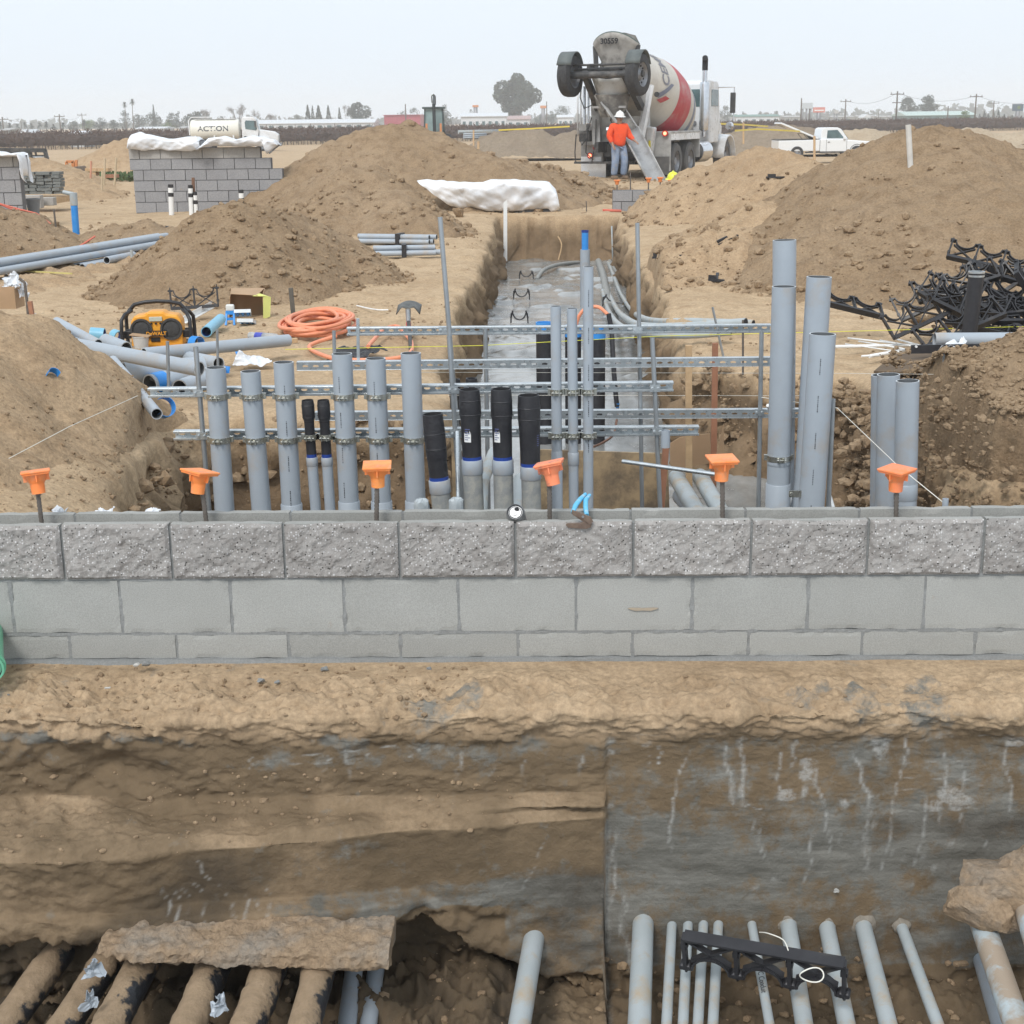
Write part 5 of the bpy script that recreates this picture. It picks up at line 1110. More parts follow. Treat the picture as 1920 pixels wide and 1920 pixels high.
for i, (a, b_, w, lab) in enumerate([((662, 1830), (650, 1925), 32, 'left'), ((702, 1840), (690, 1925), 30, 'middle'), ((793, 1895), (795, 1925), 26, 'third'), ((850, 1895), (850, 1925), 28, 'fourth')]):
    near_pipe('grey conduit shaded under the broken slab, %s from the left' % ['first', 'second', 'third', 'fourth'][i], a, b_, w, M_pvc, 'grey conduits under the broken slab', Ya=4.35)
for i, (x, y) in enumerate([(165, 1905), (410, 1912), (175, 1845)]):
    A = P(x, y-8, z=-.93); crumple('plastic_shard', ['torn pale plastic shard curling at the bottom left', 'torn pale plastic shard between the third and fourth muddy pipes', 'small pale plastic sliver on the second muddy pipe'][i], 'plastic shard', [A+np.array([-.03, 0, 0]), A+np.array([.03, .02, 0]), A+np.array([.012, .02, .06]), A+np.array([0, 0, .07])], 10, .012, M_pvc, seed=i)
# broken concrete slab lip on the left and lump on the right
def rock(name, label, cat, c, size, mat, n=50, amp=.35, seed=0.0, rot=0, sq=.55, group=None, cuts=14):
    u, v = np.meshgrid(np.linspace(0, math.pi, n), np.linspace(0, 2*math.pi, 2*n, endpoint=False), indexing='ij')
    x, y, z = np.sin(u)*np.cos(v), np.sin(u)*np.sin(v), np.cos(u); f = lambda q: np.sign(q)*np.abs(q)**sq; x, y, z = f(x), f(y), f(z)
    rs_ = np.random.default_rng(int(seed*7+3))
    for _ in range(cuts):
        q = rs_.standard_normal(3); q /= np.linalg.norm(q); dd_ = .58+.30*rs_.random(); e_ = np.maximum(0, x*q[0]+y*q[1]+z*q[2]-dd_); x, y, z = x-q[0]*e_, y-q[1]*e_, z-q[2]*e_
    nx_, ny_, nz2 = x, y, z; x, y, z = x*size[0]/2, y*size[1]/2, z*size[2]/2; ms = min(size); fq = 1.0/ms; h = amp*ms*(.8*fbm(x+seed, y, z, fq*.8, 4)-.30*np.abs(fbm(x+seed, y, z+3, fq*1.7, 3))+.22*fbm(x+seed, y, z, fq*5, 3)); x, y, z = x+nx_*h, y+ny_*h, z+nz2*h; ca, sa = math.cos(rot), math.sin(rot)
    mb = MB(); V2 = np.stack([x*ca-z*sa+c[0], y+c[1], x*sa+z*ca+c[2]], -1); m_ = 2*n
    mb.add(V2.reshape(-1, 3), [(a*m_+b_, (a+1)*m_+b_, (a+1)*m_+(b_+1) % m_, a*m_+(b_+1) % m_) for a in range(n-1) for b_ in range(m_)], 0, False)
    return thing(name, label, cat, mb, mat, group)
M_lump = dirt_mat('broken_concrete_lump', (.34, .25, .165), (.30, .215, .14), (.26, .24, .21), 1.1)
M_lump2 = dirt_mat('muddy_slab', (.24, .17, .105), (.20, .14, .088), (.17, .15, .13), 1.2)
rock('concrete_lump', 'broken lump of muddy concrete over the pipes at the right edge', 'concrete lump', P(1880, 1668, Y=4.18), (.33, .28, .24), M_lump, amp=.16, seed=3, sq=.6)
rock('concrete_lump', 'jagged chunk of muddy concrete hanging over the muddy conduit', 'concrete lump', P(1840, 1702, Y=4.12), (.18, .18, .19), M_lump, amp=.16, seed=8, rot=-.5, sq=.6)
rock('concrete_lump', 'smaller clod on top of the broken lump at the right edge', 'concrete lump', P(1912, 1618, Y=4.25), (.13, .12, .07), M_lump, amp=.3, seed=12)
A = P(192, 1768, Y=4.04); B = P(733, 1772, Y=4.04); n1_, n2_ = 190, 44; sec = [(-.075, .020), (-.065, .030), (.0, .036), (.12, .036), (.12, -.03), (-.02, -.032), (-.06, -.028), (-.078, -.018)]
sec = np.array(sec+[sec[0]]); cl_ = np.concatenate([[0], np.cumsum(np.sqrt(((sec[1:]-sec[:-1])**2).sum(1)))]); tt_ = np.linspace(0, cl_[-1], n2_, endpoint=False); sy_, sz_ = np.interp(tt_, cl_, sec[:, 0]), np.interp(tt_, cl_, sec[:, 1])
u_ = np.linspace(0, 1, n1_)[:, None]; tp = np.clip(.6+u_*3.4, 0, 1)*(1+.10*fbm(u_*5, 0, 0, 1, 3)); q = np.stack([A[0]+(B[0]-A[0])*u_+0*sy_[None], A[1]+sy_[None]*tp, A[2]+(B[2]-A[2])*u_+sz_[None]*tp-.012], -1)
for a_, w_2 in ((0, .6), (1, 1), (2, 1)): q[..., a_] += w_2*(.012*fbm(q[..., 0]+a_*9, q[..., 1], q[..., 2], 11, 4)+.006*fbm(q[..., 0]+a_*5, q[..., 1], q[..., 2], 45, 3))
mb = MB(); mb.add(q.reshape(-1, 3), [(x*n2_+y, x*n2_+(y+1) % n2_, (x+1)*n2_+(y+1) % n2_, (x+1)*n2_+y) for x in range(n1_-1) for y in range(n2_)]+[tuple(range(n2_))[::-1], tuple(range((n1_-1)*n2_, n1_*n2_))], 0, False)
thing('concrete_slab', 'broken muddy concrete lip ending in a square corner over the black pipes', 'concrete slab', mb, M_lump)
M_white_chip = MAT('white_chip', (.50, .49, .46), rough=.8)
for i, (x, y, Y, w) in enumerate([(610, 1254, 4.70, .03), (805, 1254, 4.70, .022), (275, 1244, 4.7, .045), (255, 1247, 4.68, .03), (203, 1290, 4.58, .022), (490, 1275, 4.60, .03), (520, 1279, 4.6, .025), (15, 1302, 4.52, .02), (1888, 1268, 4.62, .02)]):
    rock('stone', ['flat grey stone at the wall foot below the fourth block', 'small grey stone at the wall foot left of the middle', 'grey pebble against the wall foot at the left', 'pale pebble beside the grey one at the wall foot', 'white pebble on the left of the ledge', 'thin grey flake on the ledge', 'second grey flake lying beside the first on the ledge', 'white pebble near the left edge of the ledge', 'grey pebble on the right part of the ledge'][i], 'stone', P(x, y, Y=Y), (w, w*.8, w*.5), M_mortar if i < 3 or i > 4 else M_white_chip, 10, seed=i*2., group='stones on the ledge')
rock('chip', 'white paint chip stuck on the dark concrete face', 'chip', P(1568, 1671, Y=4.405), (.035, .01, .022), M_white_chip, 10, amp=.8, seed=4)
# ------------------------------------------------------------------ scrap conduit and gear on the left
def lying(label, a, b, w, za=.06, zb=None, mat=None, inner=True, group='offcuts of grey conduit heaped on the left', name='conduit_offcut', Ya=None, Yb=None, blue=None):
    A = P(*a, Y=Ya) if Ya else P(*a, z=za); B = P(*b, Y=Yb) if Yb else P(*b, z=za if zb is None else zb)
    r = w/2*math.dist(B, CAM)/F; mb = MB(); mb.tube(A, B, r, n=28, inner=r*.86, imat=1, capmat=2)
    if blue is None: return thing(name, label, 'conduit', mb, [mat or M_pvc, M_pvc_in, M_pvc_edge], group)
    t = empty(name, label, 'conduit', A, 0, group); obj('tube', mb, [mat or M_pvc, M_pvc_in, M_pvc_edge], t)
    d = (B-A)/np.linalg.norm(B-A); mb = MB(); e = A if blue == 0 else B; s = 1 if blue == 0 else -1
    mb.tube(e+d*s*.02, e+d*s*.11, r*1.03, n=28, inner=r*1.0); obj('blue_band', mb, M_blue, t); return t
lying('long grey offcut lying across the top of the heap', (108, 641), (374, 692), 28, .30, .22)
lying('grey offcut pointing right past the white bucket', (270, 664), (541, 638), 22, .16, .12)
lying('grey offcut sliding down over the pit edge with its open end forward', (212, 676), (294, 776), 21, Ya=8.6, Yb=7.4)
lying('slim grey offcut at the upper left of the heap', (66, 598), (124, 630), 21, .25, .25)
lying('slim dark offcut with its open end pointing up left', (184, 645), (106, 603), 17, .2, .30)
lying('fat grey offcut under the long one at the left', (128, 636), (187, 680), 36, .18, .12)
lying('grey offcut beside the radio with a rounded end', (236, 655), (196, 640), 28, .12, .16)
lying('fat grey offcut buried in the middle of the heap', (380, 690), (232, 700), 42, .10, .12)
lying('slim grey offcut low at the front left of the heap', (190, 702), (222, 714), 20, .05, .04)
lying('fat open grey offcut with a blue band inside the heap', (350, 706), (281, 722), 40, .06, .05, blue=1)
lying('grey offcut with its open end towards the leaning steel post', (400, 706), (337, 728), 32, .05, .05)
lying('grey offcut with its open end to the right above the leftmost conduit', (340, 668), (410, 682), 25, .10, .10)
lying('slim grey offcut at the front of the heap under the sliding one', (330, 718), (250, 706), 16, .04, .04)
lying('fat grey offcut half buried at the lower left of the heap', (150, 668), (212, 706), 30, .22, .12)
lying('short grey offcut leaning on the bank edge below the heap', (214, 728), (262, 748), 22, Ya=8.4, Yb=8.1)
mb = MB(); mb.tube(P(138, 655, z=.2), P(184, 690, z=.1), .008, n=8); thing('white_rod', 'thin white rod along the left side of the offcut heap', 'rod', mb, M_white)
for lab, a, b_, w, m_ in (('light blue pipe collar lying behind the offcut heap', (170, 626), (196, 628), 24, M_lblue), ('light blue collar just left of the radio', (214, 628), (224, 632), 22, M_lblue), ('cut light blue pipe lying in front of the cardboard box', (414, 598), (387, 622), 20, M_lblue)):
    A = P(*a, z=.1); B = P(*b_, z=.09); r = w/2*math.dist(B, CAM)/F; mb = MB(); mb.tube(A, B, r, n=28, inner=r*.84, imat=1); thing('blue_pipe_cut', lab, 'pipe piece', mb, [m_, M_blue_dk])
def arcpiece(label, c, r, a0, a1, w, ax, mat=M_blue, Y=None, z=None, name='blue_ring_piece'):
    C_ = np.array(P(*c, Y=Y) if Y else P(*c, z=z)); ax = Vector(ax).normalized(); u = ax.orthogonal().normalized(); v = ax.cross(u); mb = MB(); vs = []; n = 18
    for k in range(n):
        a = a0+(a1-a0)*k/(n-1); d = u*math.cos(a)+v*math.sin(a)
        for rr in (r, r*.94):
            for s in (-w/2, w/2): vs.append(Vector(C_)+d*rr+ax*s)
    fs = []
    for k in range(n-1):
        i = 4*k; j = i+4; fs += [(i, i+1, j+1, j), (i+3, i+2, j+2, j+3), (i+1, i+3, j+3, j+1), (i+2, i, j, j+2)]
    fs += [(0, 2, 3, 1), (4*n-4, 4*n-3, 4*n-1, 4*n-2)]; mb.add(vs, fs); thing(name, label, 'pipe piece', mb, mat, 'pieces of blue ring')
arcpiece('large broken blue ring beside the open end of the sliding offcut', (308, 764), .055, 0, 4.4, .05, (.6, -.7, .35), Y=7.5)
arcpiece('blue ring upright between the radio and the thin stake', (368, 644), .055, 0, 6.2, .07, (.8, -.5, .0), z=.06)
arcpiece('small blue offcut lying near the plastic sheet', (448, 663), .03, 0, 3.2, .05, (.8, .3, .2), z=.02)
arcpiece('small blue piece behind the leftmost conduit', (424, 692), .03, 0, 3.4, .05, (.1, .3, .8), z=.03)
arcpiece('small blue scrap stuck on the dirt bank', (100, 703), .03, 0, 3.0, .04, (.5, -.4, .5), Y=6.9)
arcpiece('blue scrap inside the fat left offcut of the heap', (188, 688), .035, 0, 3.3, .05, (.7, -.4, .3), z=.08)
arcpiece('blue fitting behind the right end of the radio', (352, 630), .045, 0, 6.2, .05, (.2, -.9, .1), z=.07)

# radio
RP = P(300, 655, z=.0); t = empty('jobsite_radio', 'yellow and black jobsite radio in a black roll cage', 'radio', (RP[0], RP[1], 0.0), 0.10)
M_yel = MAT('radio_yellow', (.80, .36, .03), (.74, .31, .025), 8, .45); M_blk = MAT('radio_black', (.018, .018, .02), rough=.45); M_cone = MAT('speaker_cone', (.03, .03, .03), (.05, .05, .05), 60, .7)
mb = MB(); W = .185
out = [(-.17, .03), (-.15, .015), (.15, .015), (.17, .035), (.165, .20), (.14, .235), (.07, .245), (.05, .262), (-.05, .262), (-.07, .245), (-.14, .235), (-.165, .20)]
mb.prism(out, -.08, .08); obj('body', mb, M_yel, t, world=False, bevel=.012)
for s in (-1, 1):
    mb = MB(); mb.lathe([(.0, .004), (.030, .010), (.055, .002), (.060, .012), (.072, .012), (.074, 0)], 32, (s*.098, -.082, .145), (0, -1, 0)); obj('speaker', mb, M_cone, t, world=False)
mb = MB(); mb.box((0, -.087, .215), (.085, .012, .030)); obj('display', mb, MAT('radio_display', (.50, .52, .44), rough=.3), t, world=False, bevel=.003)
for x in (-.03, 0, .03): mb = MB(); mb.tube((x, -.08, .185), (x, -.092, .185), .007, n=12); obj('button', mb, M_blk, t, world=False)
mb = MB(); mb.box((0, -.094, .12), (.135, .016, .036)); pl_ = obj('name_plate', mb, M_blk, t, world=False)
def text_mesh(body, size, mat, parent, loc, rot=(math.pi/2, 0, 0), ext=.0008, name='lettering', bold=0, sx=1.0):
    tc = bpy.data.curves.new('txt', 'FONT'); tc.body = body; tc.size = size; tc.extrude = ext; tc.align_x = 'CENTER'; tc.align_y = 'CENTER'; tc.offset = bold; tc.resolution_u = 3
    to = bpy.data.objects.new('tmp', tc); COL.objects.link(to); dg = bpy.context.evaluated_depsgraph_get(); me = bpy.data.meshes.new_from_object(to.evaluated_get(dg)); bpy.data.objects.remove(to)
    me.materials.clear(); me.materials.append(mat); me.name = name
    if loc is None: return me
    o = link_mesh(name, me, parent); o.location = loc; o.rotation_euler = rot; o.scale = (sx, 1, 1); return o
text_mesh('DeWALT', .033, M_yel, pl_, (0, -.1025, .120), bold=.0008)
mb = MB(); mb.box((-.01, -.083, .078), (.06, .01, .028)); obj('socket', mb, M_blk, t, world=False, bevel=.003)
def tubeframe(pts, r=.0125): mb = MB(); mb.path(pts, r, 12); return mb
for s in (-1, 1):
    x = s*.225; pts = [(x, -.10, 0), (x, -.10, .14), (x*.99, -.09, .21), (x*.9, -.06, .245), (x*.75, -.0, .262), (x*.9, .06, .245), (x*.99, .09, .21), (x, .10, .14), (x, .10, 0)]
    obj('cage_hoop', tubeframe(pts), M_blk, t, world=False)
    [obj('mount', mm_, M_blk, t, world=False, bevel=.004) for y_ in (-.05, .05) for mm_ in [MB()] if mm_.box((s*.195, y_, .11), (.05, .03, .05)) is None]
obj('handle', tubeframe([(-.19, .02, .255), (-.15, .02, .30), (-.08, .02, .315), (0, .02, .32), (.08, .02, .315), (.15, .02, .30), (.19, .02, .255)], .014), M_blk, t, world=False)
t.scale = (1.13, 1.13, 1.13)
# bucket, trays, box, bottle
B0 = P(266, 664, z=0); t = empty('plastic_bucket', 'small white plastic bucket in front of the radio', 'bucket', (B0[0], B0[1], .02))
mb = MB(); mb.lathe([(.0, 0), (.046, 0), (.060, .11), (.063, .11), (.063, .116), (.056, .116), (.045, .01), (.0, .01)], 28, (0, 0, 0)); obj('pail', mb, MAT('bucket_white', (.55, .55, .54), (.48, .47, .45), 9, .5), t, world=False)
mb = MB(); mb.box((-.0, 0, .121), (.14, .10, .006), Matrix.Rotation(.12, 3, 'Y')); obj('lid_board', mb, M_card, t, world=False)
B0 = P(455, 600, z=0); t = empty('cardboard_box', 'opened brown cardboard box on its side with a torn yellow edge', 'box', (B0[0]+.02, B0[1]+.16, 0), .1)
def bq(name, vs, mat, th=.004):
    mb = MB(); mb.add(vs, [(0, 1, 2, 3)]); o = obj(name, mb, mat, t, world=False, fix=False); so = o.modifiers.new('thickness', 'SOLIDIFY'); so.thickness = th; return o
bq('panel', [(-.17, .14, 0), (.14, .14, 0), (.14, .14, .24), (-.15, .14, .24)], M_card); bq('panel', [(-.17, .14, 0), (-.16, -.12, 0), (-.14, -.10, .20), (-.15, .14, .24)], M_card)
bq('panel', [(.14, .14, 0), (.15, -.14, 0), (.14, -.13, .20), (.14, .14, .24)], M_card); bq('flap', [(-.13, -.12, .225), (.10, -.14, .21), (.14, .14, .24), (-.15, .14, .245)], M_card)
bq('flap', [(-.06, -.13, 0), (.15, -.14, .0), (.20, -.27, .01), (-.0, -.24, .01)], M_card)
M_yc = MAT('yellow_paper', (.66, .68, .22), rough=.7); bq('yellow_edge', [(.14, -.145, .0), (.20, -.13, .02), (.215, -.12, .19), (.15, -.14, .205)], M_yc); bq('yellow_edge', [(.06, -.15, .206), (.14, -.15, .203), (.21, -.12, .19), (.12, -.11, .222)], M_yc)
def tray(label, px, py, z, rz, rx):
    A = P(px, py, z=z); t2 = empty('plastic_tray', label, 'tray', A, rz); t2.rotation_euler = (rx, 0, rz)
    mb = MB(); mb.box((0, 0, .03), (.14, .09, .004)); mb.box((0, .043, .015), (.14, .004, .03)); mb.box((0, -.043, .015), (.14, .004, .03)); mb.box((.068, 0, .015), (.004, .082, .03)); obj('shell', mb, MAT('tray_white', (.66, .70, .72), rough=.4), t2, world=False, bevel=.004)
    for k in range(3): mb = MB(); mb.tube((-.045+k*.045, -.03, .012), (-.045+k*.045, .03, .012), .014, n=12); obj('blue_insert', mb, M_blue, t2, world=False)
tray('white tray with blue inserts, upper one of two in the cardboard box', 455, 590, .09, .15, -.5); tray('white tray, lower one of two leaning out of the cardboard box', 462, 606, .03, -.1, -.3)
t = empty('blue_clamp', 'blue forked clamp with a white head left of the white trays', 'clamp', P(432, 612, z=0), .1); c = Vector((0, 0, 0))
for s in (-1, 1): mb = MB(); mb.bar((s*.035, -.02, .01), (s*.03, .05, .11), .018, .018); obj('arm', mb, M_blue, t, world=False, bevel=.003)
mb = MB(); mb.box((0, .05, .11), (.075, .03, .03)); mb.box((0, .02, .06), (.06, .02, .02)); obj('yoke', mb, M_blue, t, world=False); mb = MB(); mb.box((0, .06, .15), (.07, .05, .055)); obj('head', mb, MAT('clamp_white', (.66, .68, .66), rough=.45), t, world=False, bevel=.012)
A, B = P(345, 604, z=.05), P(398, 575, z=.10); mb = MB(); d = (B-A); up = np.array([0, 0, .05]); sidev = np.array([.03, -.05, 0.])
mb.add([A, B, B+up, A+up], [(0, 1, 2, 3)]); mb.add([A, B, B+sidev, A+sidev], [(3, 2, 1, 0)]); o = thing('white_channel', 'white angled channel lying between the radio and the cardboard box', 'channel', mb, M_white); so = o.modifiers.new('t', 'SOLIDIFY'); so.thickness = .005
A, B = P(468, 630, z=.035), P(531, 634, z=.035); ax = (B-A)/np.linalg.norm(B-A); t = empty('water_bottle', 'clear plastic water bottle lying on the dirt with a round blue label', 'bottle', A)
m, nt, b = nodes('clear_plastic'); b.inputs['Base Color'].default_value = (.75, .80, .84, 1); b.inputs['Transmission Weight'].default_value = .65; b.inputs['Roughness'].default_value = .15; b.inputs['IOR'].default_value = 1.2
L = np.linalg.norm(B-A); mb = MB(); mb.lathe([(.0, 0), (.030, .0), (.033, .01), (.031, L*.2), (.033, L*.3), (.033, L*.65), (.029, L*.8), (.014, L*.92), (.014, L)], 28, A, tuple(ax)); obj('shell', mb, m, t)
mb = MB(); mb.tube(B-ax*.005, B+ax*.016, .017, n=16); obj('cap', mb, M_white, t)
mb = MB(); mb.lathe([(.0335, L*.2), (.0337, L*.42)], 28, A, tuple(ax)); obj('label', mb, MAT('bottle_label', (.03, .05, .38), (.08, .10, .45), 30, .4), t)
mb = MB(); mb.bar(P(528, 640, z=.02), P(557, 638, z=.02), .05, .035); thing('wood_block', 'short pale wood offcut lying beside the water bottle', 'wood block', mb, M_wood, bevel=.002)
M_sheet = M_film
crumple('plastic_sheet', 'crumpled white plastic sheet on the dirt left of the second conduit', 'plastic sheet', [P(437, 684, z=.02), P(512, 682, z=.02), P(500, 668, z=.05), P(455, 660, z=.10)], 20, .025, M_film, seed=4)
crumple('black_cloth', 'crumpled black cloth lying under the orange hose', 'cloth', [P(615, 668, z=.02), P(690, 668, z=.02), P(722, 652, z=.03), P(640, 652, z=.03)], 20, .03, M_black, seed=9)
crumple('black_cloth', 'small black bag lying behind the orange hose coil', 'cloth', [P(596, 592, z=.02), P(622, 592, z=.02), P(632, 580, z=.06), P(602, 580, z=.04)], 14, .025, M_black, seed=14)
# hose coil
C0 = P(597, 618, z=0); pts = []; N = 11*28
for k in range(N):
    a = 2*math.pi*k/28; turn = k/28; rr = .235+.04*math.sin(turn*2.3)+.012*math.sin(a*2+turn); off = .03*math.sin(turn*1.7)
    pts.append((C0[0]+rr*math.cos(a)+off, C0[1]+1.10*rr*2.0*math.sin(a)+off, .02+.0085*turn+.006*math.sin(a*3+turn)))
tail = [P(690, 650, z=.05), P(700, 638, z=.05), P(720, 618, z=.05), P(745, 612, z=.05), P(762, 628, z=.05), P(772, 645, z=.04), P(765, 665, z=.03), P(720, 674, z=.02), P(640, 674, z=.02), P(600, 664, z=.02), P(580, 652, z=.02), P(590, 643, z=.03), P(630, 630, z=.06)]
t = empty('orange_hose', 'coiled orange hose lying on the dirt behind the rack', 'hose', (C0[0], C0[1], 0)); mb = MB(); mb.path(pts, .0155, 8); obj('coil', mb, M_rope, t)
cable('tail', '', tail, .0155, M_rope, '', parent=t)
# shovel
t = empty('shovel', 'shovel stuck upside down with its black blade up and a red collar', 'shovel', P(763, 640, z=0)); sp0 = P(763, 655, Y=10.5); st_ = P(766, 590, Y=11.6)
mb = MB(); mb.tube(P(772, 672, z=.02), P(766, 604, Y=11.6), .016, n=12); obj('shaft', mb, MAT('dark_handle', (.05, .045, .04), rough=.6), t)
mb = MB(); mb.tube(P(767, 625, Y=11.45), P(766, 606, Y=11.6), .021, n=12); obj('red_collar', mb, MAT('red_paint', (.55, .03, .05), rough=.4), t)
mb = MB(); n = 13; vs = []; cB = P(765, 590, Y=11.6)
for i in range(n):
    u = -1+2*i/(n-1)
    for j in range(6):
        v = j/5; vs.append((cB[0]+u*.098, cB[1]+v*.20, cB[2]+.06+.03*v-.045*abs(u)**2.0*(1-.2*v)-.012*math.cos(u*6)*(1-v)))
mb.add(vs, [tuple(f) for f in grid_faces(n, 6)], 0, True); o = obj('blade', mb, MAT('blade_steel', (.08, .085, .08), (.14, .14, .13), 20, .5, metal=.5), t); so = o.modifiers.new('t', 'SOLIDIFY'); so.thickness = .006
mb = MB(); mb.tube(P(766, 606, Y=11.6), cB+np.array([0, .02, .04]), .018, .022, n=12); obj('socket', mb, M_steel, t)
mb = MB(); A = P(551, 592, z=0); mb.bar(A+np.array([0, 0, -.1]), P(545, 540, Y=A[1]), .035, .035, up=(0, 1, 0)); thing('dark_stake', 'dark weathered stake leaning at the foot of the conical heap', 'stake', mb, MAT('dark_wood', (.09, .085, .075), (.13, .12, .10), 10, .9))
cable('thin_cable', 'thin white cable curling on the dirt behind the hose', [P(669, 573, z=.02), P(690, 578, z=.02), P(710, 581, z=.02), P(728, 581, z=.02)], .006, M_white, 'cable')

# bundles of conduit
def bundle(px0, px1, rows, r, zbase, label, gname, tie=None, n_=3):
    A0, B0 = P(*px0, z=zbase), P(*px1, z=zbase); d = (B0-A0)/np.linalg.norm(B0-A0); sd = np.cross(d, [0, 0, 1.])
    k = 0; names = ['front', 'second', 'third', 'fourth', 'fifth', 'sixth', 'seventh']
    for row, cnt in enumerate(rows):
        for j in range(cnt):
            o_ = sd*(-(cnt-1)/2+j)*-2.05*r + np.array([0, 0, r*(1+row*1.75)]); jit = random.uniform(-.1, .1)
            mb = MB(); mb.tube(A0+o_+d*jit, B0+o_+d*random.uniform(-.08, .08), r, n=14, inner=r*.85, imat=1); thing('bundled_conduit', label % (names[k % 7] + ('' if row == 0 else '')), 'conduit', mb, [M_pvc, M_pvc_in], gname); k += 1
    if tie:
        for q in tie: c = A0+(B0-A0)*q; mb = MB(); w = max(rows)*2.1*r; mb.box((c[0], c[1], c[2]+r*1.9), (.06, w, r*2*len(rows)+.02), Matrix.Rotation(math.atan2(d[1], d[0]), 3, 'Z')); thing('bundle_strap', 'black strap round the ' + gname, 'strap', mb, M_black)
bundle((676, 456), (812, 458), [3, 2], .035, 0, '%s grey conduit in the rear bundle beside the trench', 'rear bundle of conduits left of the trench', (.55,))
bundle((700, 480), (816, 478), [3, 1], .035, 0, '%s grey conduit in the front bundle beside the trench', 'front bundle of conduits left of the trench', (.5,))
bundle((-60, 523), (320, 457), [4, 2], .042, .12, '%s grey conduit in the long bundle at the far left', 'long bundle of conduits at the far left')
bundle((150, 506), (300, 480), [3], .04, .03, '%s grey conduit beside the long bundle at the far left', 'loose conduits below the long bundle')
lying('grey offcut pointing at the viewer below the long bundle', (250, 478), (200, 488), 13, .12, .12, group=None)
def simple_post(label, a, b, r, mat, Y=None, name='pipe_stub', cat='pipe', extra=None):
    if Y is None: B = P(*b, z=0); Y = B[1]
    A = P(*a, Y=Y); B = P(*b, Y=Y); t = empty(name, label, cat, B); d = (A-B)/np.linalg.norm(A-B); mb = MB(); mb.tube(B-d*.4, A, r, n=16); obj('shaft', mb, mat, t)
    if extra: extra(t, A, B, d, r)
    return t
def blue_top(t, A, B, d, r): mb = MB(); mb.tube(A-d*.0, A+d*.17, r*1.1, n=16); mb.tube(A+d*.15, A+d*.15+np.array([-.14, 0, .03]), r*.6, n=10); obj('pale_elbow', mb, M_pvc_light, t)
simple_post('blue standing pipe with a pale elbow on top at the left', (139, 385), (145, 466), .047, M_blue, extra=blue_top)
simple_post('short blue standing pipe beside a black one at the end of the conduit bundle', (308, 431), (310, 470), .045, M_blue, name='pipe_stub'); simple_post('short black standing pipe right of the short blue one', (316.5, 424), (318, 470), .045, M_black)
simple_post('white stake standing in front of the long conduit bundle', (246, 469), (250, 508), .017, M_pvc_light, name='white_stake', cat='stake')
for i, (x, y0, y1, w) in enumerate([(320, 352, 409, .048), (357, 353, 404, .042), (366, 366, 403, .036), (452, 362, 392, .046)]):
    def wr(t, A, B, d, r):
        mb = MB(); mb.tube(A-d*.0, A+d*.06, r*1.04, n=14); obj('black_top', mb, M_black, t); mb = MB(); mb.tube(A-d*.16, A-d*.09, r*1.05, n=14); obj('black_band', mb, M_black, t)
    simple_post('white wrapped pipe before the far block wall, ' + ['leftmost', 'tall one in the middle', 'short one beside the tall middle one', 'rightmost, half hidden by dirt'][i], (x, y0), (x+2, y1), w, M_white, Y=27.0, name='wrapped_pipe', extra=wr)
simple_post('rusty pipe standing among the white wrapped ones', (362, 333), (364, 400), .03, MAT('rust', (.20, .11, .07), rough=.8), Y=27.1); 
simple_post('tall white stake on top of the largest heap', (1703, 234), (1706, 292), .030, MAT('stake_white', (.62, .60, .56), rough=.7), Y=15.9, name='white_stake', cat='stake')
simple_post('thin rusty rod standing above the blue scrap at the left', (101, 392), (107, 450), .012, M_rebar, Y=19)
# odds and ends at the far left edge
t = empty('rubbish_box', 'brown cardboard box stuffed with white bags at the left edge', 'box', P(5, 575, Y=11.2)); mb = MB(); c = P(8, 556, Y=11.2); mb.box(c, (.24, .2, .17)); obj('box', mb, M_card, t)
crumple('bag', '', '', [P(8, 540, Y=11.1), P(36, 540, Y=11.1), P(34, 514, Y=11.2), P(12, 512, Y=11.2)], 14, .03, M_film, t, seed=3); crumple('bag', '', '', [P(36, 556, Y=11.15), P(52, 556, Y=11.15), P(50, 530, Y=11.2), P(38, 528, Y=11.2)], 12, .03, M_film, t, seed=6)
mb = MB(); mb.path([P(36, 522, Y=11), P(46, 530, Y=11), P(50, 560, Y=11), P(53, 592, Y=11)], .012, 8); thing('bent_rod', 'dark bent rod beside the rubbish box', 'rod', mb, M_rebar)
mb = MB(); mb.bar(P(56, 565, Y=10.6), P(62, 602, Y=10.6), .03, .03, up=(0, 1, 0)); thing('short_stake', 'reddish stake at the left end of the offcut heap', 'stake', mb, M_redwood)
mb = MB(); mb.bar(P(40, 508, z=.1), P(135, 513, z=.1), .015, .015); thing('thin_lath', 'thin yellowish lath lying below the long conduit bundle', 'lath', mb, MAT('lath', (.62, .55, .20), rough=.8))

